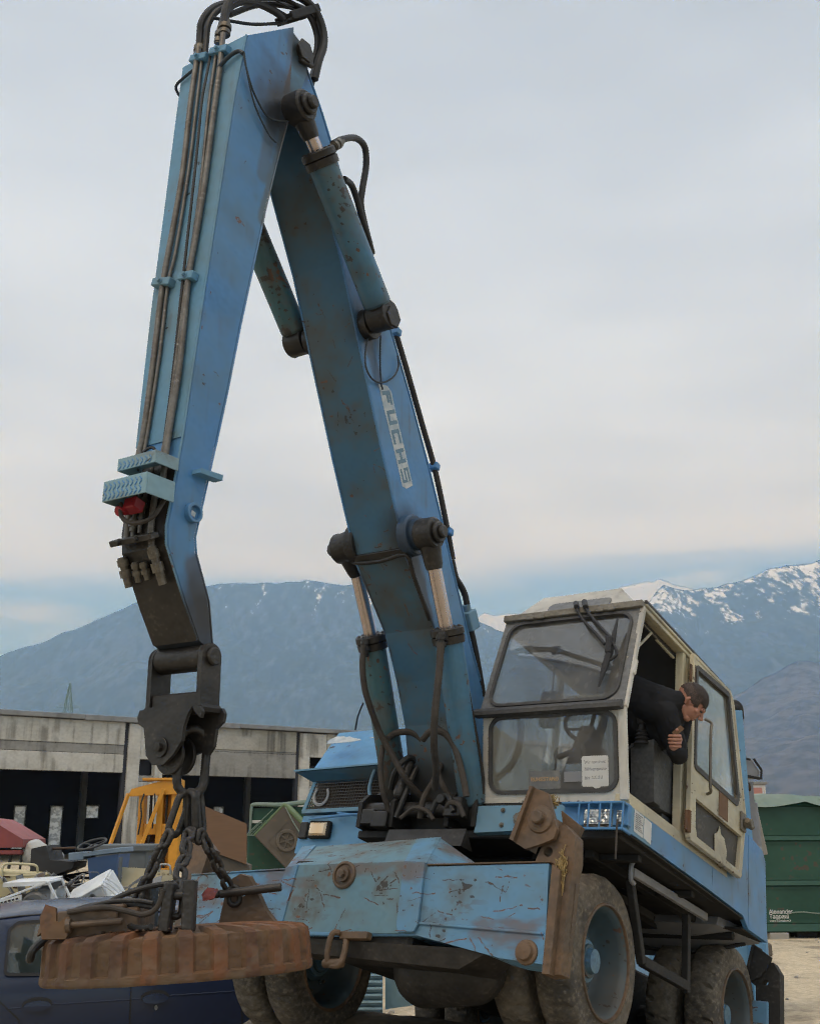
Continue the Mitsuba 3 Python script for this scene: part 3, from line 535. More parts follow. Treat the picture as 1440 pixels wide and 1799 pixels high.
# lettering, worn: pale ground with blue strokes, reading down the boom
LP = np.array([1.425, YB + HB + 0.0065, 2.250]); LDIR = np.array([1.013 - 1.425, 0, 1.752 - 2.250]); LLEN = np.linalg.norm(LDIR); LDIR /= LLEN
LUP = np.array([-LDIR[2], 0, LDIR[0]]) * np.array([1, 0, 1])
if LUP[2] < 0: LUP = -LUP
LH = 0.105
def lflat(poly, h0, t): # u along the word, v across (capitals' up)
    m = plate(poly, LP + YV * h0, LDIR, LUP, t); return m
nrm = np.cross(LDIR, LUP); sgn = 1 if nrm[1] > 0 else -1
gr = Polygon([(-0.03, -0.062), (0.10, -0.066), (0.35, -0.06), (LLEN - 0.01, -0.062), (LLEN + 0.012, -0.02), (LLEN + 0.004, 0.058), (0.42, 0.063), (0.2, 0.058), (0.03, 0.064), (-0.012, 0.03)])
part('lettering_ground', lflat(gr, 0.0, sgn * 0.0012), 'mat_white_mark', False, 'worn pale backing of the boom lettering', parent=boom)
def block(ch, w=.098, h=.098, t=.029):
    k = {'F': [(0, 0, t, h), (0, h - t, w, h), (0, h * .40, w * .85, h * .40 + t)], 'U': [(0, 0, t, h), (w - t, 0, w, h), (0, 0, w, t)], 'C': [(0, 0, t, h), (0, h - t, w, h), (0, 0, w, t)],
         'H': [(0, 0, t, h), (w - t, 0, w, h), (0, h / 2 - t / 2, w, h / 2 + t / 2)], 'S': [(0, h - t * .8, w, h), (0, h * .42, t * .8, h), (0, h * .42, w, h * .42 + t * .7), (w - t * .8, 0, w, h * .5), (0, 0, w, t * .8)]}[ch]
    p = sbox(*k[0])
    for q in k[1:]: p = p.union(sbox(*q))
    return p
for i, ch_ in enumerate('FUCHS'):
    part('lettering', lflat(affinity.translate(block(ch_).buffer(-.002), .018 + .1265 * i, -.049), .0016, sgn * .0010), 'mat_blue_mark', False, 'faded blue capital letters on the boom side' if i == 0 else None, parent=boom)
# pipe along the back of the boom, valve block and hose at its lower end
bp = np.array(G['backpipe']) + np.array([-0.012, 0.01, 0.012])
part('pipe', tube(bp, 0.020, 10), 'mat_dark_steel', parent=boom)
for q in (bp[0] + [0.01, 0, 0.01], bp[3], bp[4] * .6 + bp[5] * .4): part('pipe_clamp', obox(q, (0.05, 0.07, 0.05), None, .006), 'mat_paint', parent=boom)
part('hose', tube(np.array(G['backhose']) + [0, .01, 0], 0.022, 10), 'mat_hose', parent=boom)
part('valve_block', cat(obox((0.075, YB + HB - .02, 1.235), (0.13, 0.11, 0.11), trimesh.transformations.rotation_matrix(-0.85, YV)[:3, :3]), cyl((0.139, -0.24, 1.327), (0.10, -0.24, 1.28), .03), cyl((0.05, -.24, 1.18), (0.08, -.24, 1.22), .028)), 'mat_paint_pale', parent=boom)
part('hose', tube(np.array(G['backhose2']) + [0, .01, 0], 0.021, 10), 'mat_hose', parent=boom)
for k in ('wireloop', 'wireloop2'): part('cable', tube(np.array(G[k]) + [0, .0, 0], 0.006, 6), 'mat_wire', parent=boom)
# boss plates welded where the stick cylinders are pinned
for s in (1, -1):
    y = YB + s * HB
    part('pin_boss', cat(cyl((1.72, y - s * .02, 2.535), (1.72, y + s * .06, 2.535), 0.10, 32), cyl((1.72, y + s * .06, 2.535), (1.72, y + s * .20, 2.535), 0.055, 24), cyl((1.72, y + s * .20, 2.535), (1.72, y + s * .225, 2.535), 0.072, 6)), 'mat_grease', parent=boom)
    part('lift_boss', cat(cyl((0.90, y - s * .02, 1.45), (0.90, y + s * .055, 1.45), 0.135, 36, .012), cyl((0.90, y + s * .05, 1.45), (0.90, y + s * .11, 1.45), 0.10, 32)), 'mat_paint' if s > 0 else 'mat_grease', parent=boom)

# -- stick: tapered box, its upper side plates folded
SF = [(3.279, 3.448, .26), (3.213, 3.031, .238), (3.097, 2.416, .22), (2.989, 1.837, .205), (2.893, 1.352, .188), (2.82, .993, .175), (2.746, .52, .157), (2.712, .434, .155), (2.51, .225, .155), (2.362, .09, .155)]
SB = [(2.80, 3.25, .23), (2.785, 2.90, .225), (2.76, 2.55, .215), (2.69, 1.80, .198), (2.64, 1.40, .185), (2.60, 1.02, .172), (2.556, .56, .155), (2.52, .485, .155), (2.36, .30, .155), (2.245, .07, .155)]
rings = [np.array([(f[0], YB - f[2], f[1]), (f[0], YB + f[2], f[1]), (b[0], YB + b[2], b[1]), (b[0], YB - b[2], b[1])]) for f, b in zip(SF, SB)]
def chamf(r, c=0.010):
    out = []
    for i in range(4):
        p, a, b = r[i], r[i - 1], r[(i + 1) % 4]
        out += [p + (a - p) / np.linalg.norm(a - p) * c, p + (b - p) / np.linalg.norm(b - p) * c]
    return np.array(out)
body = loft([chamf(r) for r in rings][::-1])
cap = hull([(3.279, YB - .26, 3.448), (3.279, YB + .26, 3.448), (2.80, YB + .23, 3.25), (2.80, YB - .23, 3.25), (2.985, YB + .258, 3.872), (2.985, YB - .258, 3.872), (2.93, YB + .232, 3.60), (2.93, YB - .232, 3.60)])
stick = part('stick', cat(body, cap), 'mat_paint', 20, 'light blue tapered stick of the folded arm, cranked at its lower end')
part('weld_seam', tube([(f[0] + .006, YB + f[2] - .004, f[1]) for f in SF], .0055, 6, 3, False, False), 'mat_paint_pale', 40, parent=stick); part('weld_seam', tube([(b[0], YB + b[2] - .002, b[1]) for b in SB], .005, 6, 3, False, False), 'mat_paint', 40, parent=stick)
part('pivot_ear', cat(prism([(2.98, 3.866), (2.90, 3.862), (2.80, 3.80), (2.77, 3.70), (2.79, 3.26), (2.93, 3.42)], YB + .19, YB + .236), prism([(2.98, 3.866), (2.90, 3.862), (2.80, 3.80), (2.77, 3.70), (2.79, 3.26), (2.93, 3.42)], YB - .236, YB - .19)), 'mat_paint_pale', 20, 'grease streaked pivot ears at the head of the stick', parent=stick)
part('pivot_pin', cat(cyl((2.855, YB - .26, 3.80), (2.855, YB + .26, 3.80), .055), cyl((2.855, YB + .26, 3.80), (2.855, YB + .275, 3.80), .075, 6), obox((2.83, YB + .25, 3.79), (.12, .03, .12), trimesh.transformations.rotation_matrix(.5, YV)[:3, :3])), 'mat_grease', parent=stick)
def strip(rows, half, lift, inset_=0.012):
    """a plate lying on the front of the stick along the given (x, z, halfwidth) stations"""
    rows = [np.array(r) for r in rows]; v = []; f = []
    for i, r in enumerate(rows):
        a = rows[max(i - 1, 0)]; b = rows[min(i + 1, len(rows) - 1)]; t = np.array([b[0] - a[0], b[1] - a[1]]); t /= np.linalg.norm(t); n = np.array([-t[1], t[0]]); n = n if n[0] > 0 else -n
        for y in (-1, 1):
            for l in (0.0, lift): v.append((r[0] + n[0] * l, YB + y * (r[2] - inset_), r[1] + n[1] * l))
    for i in range(len(rows) - 1):
        a, b = i * 4, i * 4 + 4
        for p, q in ((0, 1), (1, 3), (3, 2), (2, 0)): f += [[a + p, b + p, b + q], [a + p, b + q, a + q]]
    f += [[0, 1, 3], [0, 3, 2]]; k = (len(rows) - 1) * 4; f += [[k, k + 3, k + 1], [k, k + 2, k + 3]]
    m = trimesh.Trimesh(v, f, process=False); m.fix_normals(); return m
part('front_plate', strip(SF[:6], 0, 0.007), 'mat_paint_pale', 20, 'paler dusty front face of the stick', parent=stick)
part('wear_plate', strip([(2.80, .86, .170)] + SF[6:], 0, 0.009, 0.004), 'mat_grease', 20, 'greasy blackened lower front face of the stick', parent=stick)
# tin seam strip along the back edge
part('edge_strip', cat(*[bar((b0[0] - .004, YB + b0[2] - .01, b0[1]), (b1[0] - .004, YB + b1[2] - .01, b1[1]), .02, .012, (1, 0, 0)) for b0, b1 in ((SB[2], SB[3]), (SB[3], SB[4]), (SB[4], (2.605, 1.07, .173)))]), 'mat_paint', parent=stick)
part('bracket', prism([(2.70, .842), (2.545, .885), (2.55, .915), (2.70, .868)], YB + .165, YB + .225), 'mat_paint_pale', parent=stick)
yb_ = YB + .163
part('sensor_boss', cat(lathe((2.625, yb_ - .02, .66), (2.625, yb_ + .2, .66), [(0, .052), (.042, .052), (.046, .049), (.046, .037), (.024, .036), (.024, 1e-4)], 28)), 'mat_paint', parent=stick)
part('sensor', obox((2.625, yb_ + .008, .655), (.03, .008, .028)), 'mat_white_mark', parent=stick)
part('end_tube', cyl((2.278, YB - .155, .035), (2.278, YB + .155, .035), .066, 28), 'mat_grease', parent=stick)
# hydraulic pipes running down the front of the stick
PIPES = (('pipe_a', .0165), ('pipe_b', .0095), ('pipe_c', .0165), ('pipe_d', .0105))
for k, r in PIPES: part('pipe', tube(G[k], r, 12), 'mat_pipe', parent=stick)
part('pipe', tube([(2.80, -.36, .72), (2.79, -.352, .62), (2.765, -.345, .49), (2.735, -.335, .41)], .0165, 12), 'mat_pipe', parent=stick)
part('cable', tube([(3.30, -.42, 3.44), (3.285, -.40, 3.2), (3.262, -.395, 3.02), (3.19, -.37, 2.62), (3.03, -.36, 1.86), (2.92, -.355, 1.36), (2.83, -.37, .98)], .008, 6), 'mat_hose', parent=stick)
part('cable', tube([(2.81, -.43, .86), (2.79, -.43, .62), (2.765, -.43, .5)], .010, 8), 'mat_pipe', parent=stick)
part('cable', tube([(2.80, -.47, .82), (2.79, -.475, .6), (2.76, -.475, .47)], .010, 8), 'mat_pipe', parent=stick)
for a, b in (((3.30, -.575, 3.44), (3.296, -.44, 3.40)), ((3.30, -.41, 3.41), (3.292, -.27, 3.375)), ((3.035, -.59, 1.935), (3.03, -.45, 1.90)), ((3.033, -.385, 1.905), (3.03, -.275, 1.885))):
    a, b = np.array(a), np.array(b); nv = np.array([.98, 0, -.18])
    part('pipe_clamp', cat(bar(a, b, .045, .05, nv), hexbolt((a + b) / 2 + nv * .024, nv, .012, .012)), 'mat_paint_pale', parent=stick)
def fitting(p, q, r):
    p, q = np.array(p, float), np.array(q, float); L = np.linalg.norm(q - p)
    return cat(lathe(p, q, [(0, 1e-4), (0, r * .8), (L * .08, r * .8), (L * .08, r), (L * .3, r), (L * .3, r * .72), (L * .42, r * .72), (L * .42, r * 1.08), (L * .66, r * 1.08), (L * .66, r * .78), (L, r * .74), (L, 1e-4)], 12))
for p, q, r in (((3.25, -.60, 3.52), (3.274, -.60, 3.66), .034), ((3.30, -.35, 3.53), (3.322, -.35, 3.64), .036), ((3.285, -.40, 3.50), (3.31, -.40, 3.63), .026),
                ((2.725, -.558, .405), (2.63, -.553, .285), .029), ((2.705, -.472, .375), (2.64, -.483, .30), .023), ((2.70, -.421, .37), (2.64, -.421, .305), .022), ((2.745, -.335, .42), (2.62, -.325, .275), .029),
                ((2.80, -.43, .68), (2.785, -.43, .60), .022), ((2.785, -.475, .58), (2.772, -.475, .51), .022)):
    part('hose_fitting', fitting(p, q, r), 'mat_fitting', parent=stick)
part('clamp_bar', cat(bar((2.785, -.575, .455), (2.785, -.285, .452), .03, .06, (.75, 0, -.66)), hexbolt((2.805, -.50, .44), (.75, 0, -.66), .012), hexbolt((2.805, -.38, .44), (.75, 0, -.66), .012)), 'mat_dark_steel', parent=stick)
# tread plate guards round the pipes
def guard(z0, z1, xo, xi, yl, yr):
    o = []; tr = []
    o.append(rbox((xo - .008, yl, z0), (xo, yr, z1), .002))
    o.append(rbox((xi, yl, z0), (xo - .008, yl + .008, z1), .002)); o.append(rbox((xi, yr - .008, z0), (xo - .008, yr, z1), .002))
    o.append(rbox((xi, yl + .008, z1 - .008), (xo - .008, yr - .008, z1 - .0001), .001))
    k = 0
    for yy in np.arange(yl + .022, yr - .012, .030):
        for zz in np.arange(z0 + .014, z1 - .008, .022):
            k += 1; a = .8 if k % 2 else -.8
            tr.append(obox((xo, yy, zz), (.008, .024, .006), trimesh.transformations.rotation_matrix(a, (1, 0, 0))[:3, :3], .002))
    return cat(*o), cat(*tr)
g1 = guard(.0, .064, .155, 0.0, -.480, -.215); g2 = guard(.0, .104, .185, 0.0, -.505, -.205)
for (m_, t_), o_, lab in ((g1, (2.815, 0, .785), None), (g2, (2.795, 0, .615), 'lower tread plate guard with its paint rubbed off along the edge')):
    h = turn(shift(I4, o_), 14, (0, 1, 0)); m_.apply_transform(h); t_.apply_transform(h); part('tread_guard', m_, 'mat_paint_tread', 20, lab, parent=stick); part('tread_pattern', t_, 'mat_paint', 20, kind='stuff', parent=stick)
part('socket', cat(cyl((2.83, -.465, .605), (2.90, -.465, .555), .026, 20), obox((2.86, -.41, .60), (.07, .08, .06))), 'mat_red_plastic', label='red plastic cable socket tucked under the lower guard', parent=stick)
part('cable', tube([(2.90, -.46, .60), (2.89, -.44, .53), (2.875, -.38, .49), (2.86, -.30, .49), (2.84, -.26, .53), (2.82, -.25, .62)], .011, 8), 'mat_hose_dusty', parent=stick)
part('cable', tube([(2.86, -.46, .84), (2.88, -.44, .90), (2.87, -.40, .93), (2.85, -.37, .90)], .008, 6), 'mat_hose', parent=stick)
part('cable', tube([(3.285, -.32, 3.25), (3.29, -.25, 3.30), (3.285, -.19, 3.32), (3.27, -.155, 3.30)], .012, 8), 'mat_wire', parent=stick)
part('cable', tube([(3.27, -.155, 3.30), (3.22, -.150, 3.22), (3.12, -.158, 3.14), (2.99, -.165, 3.10), (2.90, -.165, 3.14), (2.82, -.12, 3.20)], .006, 6), 'mat_wire', parent=stick)
part('cable', tube([(3.27, -.150, 3.30), (3.20, -.150, 3.19), (3.08, -.160, 3.07), (2.93, -.165, 3.00), (2.86, -.165, 3.00)], .005, 6), 'mat_wire', parent=stick)
part('cable', tube([(3.29, -.52, 3.36), (3.285, -.62, 3.33), (3.27, -.69, 3.30), (3.20, -.695, 3.27)], .009, 6), 'mat_wire', parent=stick)
# hoses looping over the head of the stick
for k, r in (('h1', .024), ('h2', .026), ('h3', .018), ('h4', .020), ('h5', .010), ('h6', .014)):
    part('hose', tube(G[k], r, 10), 'mat_hose', parent=stick)
part('hose', tube([(2.66, -.50, 4.30), (2.63, -.46, 4.20), (2.60, -.42, 4.05), (2.60, -.4, 3.85), (2.58, -.4, 3.70)], .02, 8), 'mat_hose', parent=stick)
part('hose', tube([(3.24, -.46, 3.86), (3.1, -.42, 4.10), (2.93, -.36, 4.26), (2.80, -.30, 4.30), (2.70, -.29, 4.25), (2.645, -.29, 4.1), (2.63, -.29, 3.9)], .018, 8), 'mat_hose', parent=stick)
part('hose_guard', cat(bar((2.97, -.30, 4.06), (2.78, -.30, 4.36), .12, .025, (.8, 0, .6)), bar((2.97, -.36, 4.05), (2.78, -.36, 4.36), .016, .05, (.8, 0, .6)), bar((2.97, -.24, 4.05), (2.78, -.24, 4.36), .016, .05, (.8, 0, .6))), 'mat_shadow_black', 20, parent=stick)
part('cable', tube([(2.60, -.28, 4.10), (2.67, -.27, 4.22), (2.78, -.27, 4.27), (2.95, -.3, 4.18), (3.15, -.34, 4.10)], .006, 6), 'mat_hose', parent=stick)

# -- hydraulic cylinders
def cylinder(name, root, gland, head, eye, rb, rr, y, s, mat, lab=None):
    root, gland, head, eye = (xz(a[0], y, a[1]) for a in (root, gland, head, eye)); ax = (eye - root) / np.linalg.norm(eye - root)
    c = part(name, cat(lathe(root, gland, [(0, 1e-4), (0, rb * .9), (.015, rb), (np.linalg.norm(gland - root) - .02, rb), (np.linalg.norm(gland - root), rb * .96), (np.linalg.norm(gland - root), 1e-4)], 32)), mat, 30, lab)
    g0 = gland - ax * .085
    bolts = []
    a = np.cross(ax, YV); b = np.cross(ax, a)
    for q in np.arange(10) * 2 * np.pi / 10:
        bolts.append(cyl(gland + ax * .0 + (a * np.cos(q) + b * np.sin(q)) * rb * .98, gland + ax * .022 + (a * np.cos(q) + b * np.sin(q)) * rb * .98, .011, 6))
    part('gland', cat(lathe(g0, gland + ax * .02, [(0, 1e-4), (0, rb * 1.16), (.045, rb * 1.2), (.05, rb * 1.08), (.055, rb * 1.22), (.092, rb * 1.22), (.10, rb * 1.15), (.10, rr), (.105, 1e-4)], 32), *bolts), 'mat_grease', parent=c)
    part('rod', cyl(gland, head + ax * .02, rr, 28), 'mat_chrome', 30, 'polished steel piston rod', parent=c)
    part('rod_eye', cat(lathe(head, eye, [(0, 1e-4), (0, rr * 1.15), (.03, rr * 1.3), (np.linalg.norm(eye - head), rr * 1.7), (np.linalg.norm(eye - head), 1e-4)], 20), cyl(eye - YV * .065, eye + YV * .065, rr * 2.3, 30, .012)), 'mat_grease', parent=c)
    part('eye_pin', cat(cyl(eye + YV * s * .065, eye + YV * s * .095, rr * 1.55, 28, .01), cyl(eye + YV * s * .095, eye + YV * s * .125, rr * .95, 24, .008)), 'mat_dark_steel', parent=c)
    part('base_eye', cat(cyl(root - ax * .07 - YV * .07, root - ax * .07 + YV * .07, rb * 1.05, 28), lathe(root - ax * .05, root, [(0, rb * .6), (.05, rb * .85)], 20)), 'mat_grease', parent=c)
    return c
cR = cylinder('lift_cylinder', (-0.005, 0.00), (0.558, 0.93), (0.79, 1.243), (0.915, 1.43), .088, .044, -0.07, 1, 'mat_paint_cyl', 'blue lift cylinder beside the cab, its barrel flecked with rust')
cL = cylinder('lift_cylinder', (-0.19, 0.06), (0.415, 1.018), (0.685, 1.358), (0.86, 1.47), .088, .044, -0.775, -1, 'mat_paint_teal', 'dirty teal lift cylinder beside the bonnet, heavily rusted')
sR = cylinder('stick_cylinder', (1.80, 2.585), (2.60, 3.132), (2.68, 3.175), (2.835, 3.275), .088, .042, -0.085, 1, 'mat_paint_cyl', 'blue stick cylinder on the cab side of the boom')
sL = cylinder('stick_cylinder', (1.80, 2.585), (2.60, 3.132), (2.68, 3.175), (2.835, 3.275), .088, .042, -0.755, -1, 'mat_paint_teal', 'rust stained stick cylinder half hidden behind the boom')
for c, y0 in ((sR, -0.085),):
    part('hose', tube(G['loop1'], .021, 10), 'mat_hose', parent=c); part('hose', tube(G['loop2'], .020, 10), 'mat_hose', parent=c)
    part('hose_fitting', fitting((2.555, -.02, 3.20), (2.50, -.02, 3.31), .03), 'mat_fitting', parent=c)
    part('pipe', tube([(2.0, -.20, 3.05), (1.9, -.2, 2.98), (1.66, -.2, 2.80), (1.58, -.18, 2.72)], .022, 8), 'mat_hose', parent=c)
for k, c, r, m_ in (('lh1', cL, .021, 'mat_hose_dusty'), ('lh2', cL, .022, 'mat_hose_dusty'), ('lh6', cL, .018, 'mat_hose_dusty'), ('lh3', cR, .022, 'mat_hose_dusty'), ('lh4', cR, .021, 'mat_hose_dusty'), ('lh5', cR, .018, 'mat_hose_dusty')):
    part('hose', tube(G[k], r, 10), m_, parent=c)
for c, p_ in ((cR, (0.66, -.04, .80)), (cL, (0.50, -.75, .91))):
    part('hose_fitting', cat(fitting(np.array(p_) + [0, 0, .05], np.array(p_) + [-.03, 0, -.06], .032), obox(np.array(p_) + [-.05, 0, .05], (.1, .05, .05))), 'mat_grease', parent=c)
part('pipe', tube([(0.56, -.07, .96), (.45, -.01, .80), (.40, 0.0, .70), (.1, 0.02, .20), (0.03, 0.01, 0.05)], .012, 8), 'mat_grease', parent=cR)
# boom foot: brackets, pin and the tangle of hoses and pipes in the well
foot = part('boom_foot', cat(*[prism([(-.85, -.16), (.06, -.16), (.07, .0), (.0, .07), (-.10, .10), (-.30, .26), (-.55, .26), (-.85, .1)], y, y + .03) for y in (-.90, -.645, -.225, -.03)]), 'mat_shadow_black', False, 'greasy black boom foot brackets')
part('pin', cat(cyl((-.02, -.92, -.03), (-.02, .0, -.03), .05), cyl((-.42, -.68, .05), (-.42, -.16, .05), .08)), 'mat_grease', parent=foot)
for i, (pts, r) in enumerate((([(0.05, -.60, -.10), (.04, -.56, .06), (.0, -.55, .20), (-.05, -.55, .30)], .018), ([(.10, -.38, -.12), (.12, -.36, .0), (.05, -.36, .12), (-.03, -.36, .28)], .02), ([(.12, -.30, -.12), (.14, -.24, -.02), (.15, -.16, .0), (.16, -.1, -.1)], .018),
        ([(.1, -.2, -.1), (.16, -.14, -.05), (.18, -.06, -.06), (.16, -.02, -.13)], .016), ([(.02, -.7, .1), (.08, -.64, .2), (.04, -.58, .3), (-.06, -.56, .28)], .02), ([(.14, -.5, -.13), (.15, -.4, -.07), (.15, -.3, -.09), (.14, -.25, -.14)], .013))):
    part('hose', tube(pts, r, 8), 'mat_hose_dusty' if i % 2 else 'mat_hose', parent=foot)
part('accumulator', blob([(((.03, -.62, .06), .04), ((.0, -.60, .28), .035))], .03, 3), 'mat_dark_steel', parent=foot)
part('manifold', cat(obox((.03, -.80, -.10), (.12, .10, .10)), obox((.05, -.70, -.12), (.10, .12, .10))), 'mat_grease', parent=foot)
part('manifold', cat(obox((.1, -.12, -.06), (.1, .12, .12)), cyl((.1, -.2, -.02), (.18, -.2, -.02), .03)), 'mat_grease', parent=foot)
part('front_sheet', hull([(.10, -.60, -.19), (.10, -.03, -.185), (.14, -.60, -.30), (.14, -.03, -.30), (.0, -.6, -.3), (.0, -.03, -.3)]), 'mat_dark_steel', 20, parent=foot)

# -- link yoke at the stick end (hangs plumb)
PIN = U((2.278, YB, .035))
kx = np.array([RU[0, 0], RU[1, 0], 0]); KY = frame(PIN, kx) @ np.diag([.78, .78, .78, 1.0])      # x forward, y left, z up, origin on the pin
def kpart(name, mesh, mat, smooth=30, label=None, parent=None): return add((parent or H) + '__' + name, mesh, mat, KY, smooth, label)
side = Polygon([(-.085, -.30), (.085, -.30), (.085, .0)] + [(.085 * math.cos(a), .085 * math.sin(a)) for a in np.linspace(0, math.pi, 12)])
yoke = kpart('yoke', cat(prism(side, .202, .240), prism(side, -.240, -.202), rbox((-.07, -.205, -.31), (.07, .205, -.22), .01)), 'mat_dark_steel', 30, 'greasy black yoke hanging from the stick end')
kpart('pin', cat(cyl((0, -.26, 0), (0, .255, 0), .045), cyl((.0, .24, 0), (0, .275, 0), .058, 28, .01), hexbolt((-.0, -.225, 0), (0, -1, 0), .06, .04)), 'mat_grease', parent=yoke)
kpart('housing', cat(hull([(s * .085, y, z) for s in (-1, 1) for y, z in ((-.262, -.32), (.262, -.32), (-.245, -.30), (.245, -.30), (-.255, -.345), (.255, -.345))]),
    plate(Polygon([(-.262, -.315), (.20, -.315), (.165, -.36), (.135, -.43), (.125, -.52), (.06, -.60), (-.02, -.66), (-.12, -.66), (-.18, -.60), (-.20, -.50), (-.215, -.43), (-.27, -.40), (-.28, -.36)]), (.098, 0, 0), (0, 1, 0), (0, 0, 1), .026, True), plate(Polygon([(-.262, -.315), (.262, -.315), (.285, -.35), (.275, -.40), (.22, -.44), (.205, -.55), (.16, -.60), (.10, -.58), (-.12, -.64), (-.18, -.60), (-.2, -.5), (-.215, -.43), (-.27, -.40)]), (-.098, 0, 0), (0, 1, 0), (0, 0, 1), .026, True), rbox((-.085, -.215, -.50), (.085, -.19, -.33), .004), plate(Polygon([(.20, -.318), (.262, -.318), (.285, -.35), (.275, -.39), (.235, -.36)]), (.098, 0, 0), (0, 1, 0), (0, 0, 1), .026, True)), 'mat_dark_steel', parent=yoke)
kpart('sheave', cat(*[lathe((x - .012, -.03, -.60), (x + .012, -.03, -.60), [(0, 1e-4), (0, .115), (.003, .12), (.021, .12), (.024, .115), (.024, 1e-4)], 36) for x in (.05, -.05)], hexbolt((.112, -.05, -.555), (1, 0, 0), .03, .03), cyl((-.12, -.05, -.555), (.115, -.05, -.555), .04), cyl((.115, -.05, -.555), (.125, -.05, -.555), .062),
    *[cyl((.06, -.03 + .09 * math.cos(a), -.60 + .09 * math.sin(a)), (.064, -.03 + .09 * math.cos(a), -.60 + .09 * math.sin(a)), .011, 10) for a in (-2.4, -1.7, -1.0)]), 'mat_grease', parent=yoke)
# -- cab
CW = 0.96
cab = part('cab', cat(rbox((-1.60, 0.0, 1.235), (-.05, CW, 1.275), .01),                                      # roof sheet
    rbox((-1.60, .0, -.005), (-1.56, CW, .50), .006), rbox((-1.60, .0, .50), (-1.56, .07, 1.235), .006), rbox((-1.60, CW - .07, .50), (-1.56, CW, 1.235), .006), rbox((-1.60, .07, 1.14), (-1.56, CW - .07, 1.235), .006),
    rbox((-1.56, 0, 0), (0.0, .03, .50), .006), rbox((-.86, 0, .50), (-.79, .03, 1.235), .006), rbox((-1.56, 0, 1.16), (-.05, .03, 1.235), .006), rbox((-1.56, 0, .50), (-1.50, .03, 1.16), .004)), 'mat_cream', False, 'cream painted cab with dull, chipped paint')
part('sill', cat(bar((.01, CW - .03, .018), (-1.62, CW - .03, .022), .09, .05), rbox((-1.6, CW - .03, -.03), (.0, CW + .018, .0), .003)), 'mat_cream', parent=cab)
part('floor', rbox((-1.56, .03, -.02), (.0, CW - .06, .0), .003), 'mat_shadow_black', parent=cab)
# front: lower panel leaning forward, window with rubber seal
E0, E1 = np.array([0.0, 0, 0]), np.array([.118, 0, .514]); FS = E1 - E0; FLs = np.linalg.norm(FS); FS = FS / FLs
def fr(poly, off, t): return plate(poly, E0 + off * np.array([FS[2], 0, -FS[0]]), (0, 1, 0), FS, t)   # t > 0 goes forward
lowhole = rrect(.05, .055, .905, FLs - .005, .085)
part('front_panel', fr(sbox(0, 0, CW, FLs).difference(lowhole), -.03, .03), 'mat_cream_white', False, 'chipped off-white frame of the lower windscreen', parent=cab)
lw = part('lower_window', fr(lowhole.buffer(-.004), -.014, .004), 'mat_glass_dusty', False, 'dusty lower front window', parent=cab)
part('seal', fr(lowhole.buffer(.006).difference(lowhole.buffer(-.018)), -.004, .016), 'mat_rubber_seal', 20, parent=lw)
W0, W1 = np.array([.150, 0, .535]), np.array([-.040, 0, 1.245]); WS = W1 - W0; WL = np.linalg.norm(WS); WS = WS / WL
WN = np.array([WS[2], 0, -WS[0]])
def wr(poly, off, t): return plate(poly, W0 + off * WN, (0, 1, 0), WS, t)
wh_ = rrect(.036, .034, CW - .044, WL - .030, .10)
ws = part('windscreen', wr(wh_.buffer(-.004), -.012, .004), 'mat_glass_dusty', False, 'dusty hinged upper windscreen in a grey frame', parent=cab)
part('frame', wr(sbox(-.012, -.02, CW + .004, WL + .004).difference(wh_), -.026, .026), 'mat_grey_frame', False, parent=ws)
part('seal', wr(wh_.buffer(.006).difference(wh_.buffer(-.014)), 0, .014), 'mat_rubber_seal', 20, parent=ws)
part('bottom_rail', cat(hull([(x, y, z) for y in (-.035, CW + .0) for x, z in ((.13, .502), (.195, .500), (.195, .525), (.17, .552), (.13, .552))])), 'mat_rubber_seal', 20, parent=ws)
part('gutter', cat(bar((-.035, -.02, 1.262), (-.035, CW + .012, 1.262), .05, .045), *[bar((-.005, y, 1.245), (-.005, y + .05, 1.245), .014, .03) for y in (.16, .24, .66, .74)]), 'mat_gutter', label='grey brown gutter over the windscreen', parent=cab)
part('roof_dome', cat(hull([(-.05, .03, 1.275), (-.05, .90, 1.275), (-.20, .165, 1.485), (-.20, .735, 1.485), (-1.35, .165, 1.49), (-1.35, .735, 1.49), (-1.55, .03, 1.275), (-1.55, .9, 1.275)])), 'mat_cream_white', False, 'pale domed cab roof', parent=cab)
dv = np.array([-.15, 0, .21]); dv /= np.linalg.norm(dv)
part('roof_dent', plate(rrect(.27, .02, .72, .13, .045), (-.05 + .003, 0, 1.275 + .003), (0, 1, 0), dv, .004), 'mat_grey_frame', False, 'grey worn patch on the front of the roof', parent=cab)
# corner posts on the door side
part('post', cat(bar((.015, CW - .012, .0), (.125, CW - .012, .52), .05, .03, (1, 0, 0)), bar((.125, CW + .004, .52), (-.055, CW + .004, 1.25), .03, .035, (1, 0, 0)), obox((.055, CW + .016, .80), (.03, .03, .11), trimesh.transformations.rotation_matrix(-.25, YV)[:3, :3])), 'mat_cream_white', parent=cab)
part('post', cat(bar((-.80, CW - .02, .0), (-.745, CW - .02, 1.24), .055, .05, (1, 0, 0)), bar((-.86, CW - .005, .0), (-.80, CW - .005, 1.22), .03, .03, (1, 0, 0))), 'mat_cream', parent=cab)
part('post', bar((-1.57, CW - .03, .0), (-1.56, CW - .03, 1.24), .06, .06, (1, 0, 0)), 'mat_cream', parent=cab)
part('roof_rail', cat(bar((-.05, CW - .0, 1.243), (-1.58, CW - .0, 1.243), .03, .03), bar((-.06, CW + .012, 1.268), (-1.60, CW + .012, 1.268), .03, .02)), 'mat_cream', parent=cab)
part('roof_seal', bar((-.05, CW + .018, 1.288), (-1.60, CW + .018, 1.288), .02, .022), 'mat_rubber_seal', parent=cab)
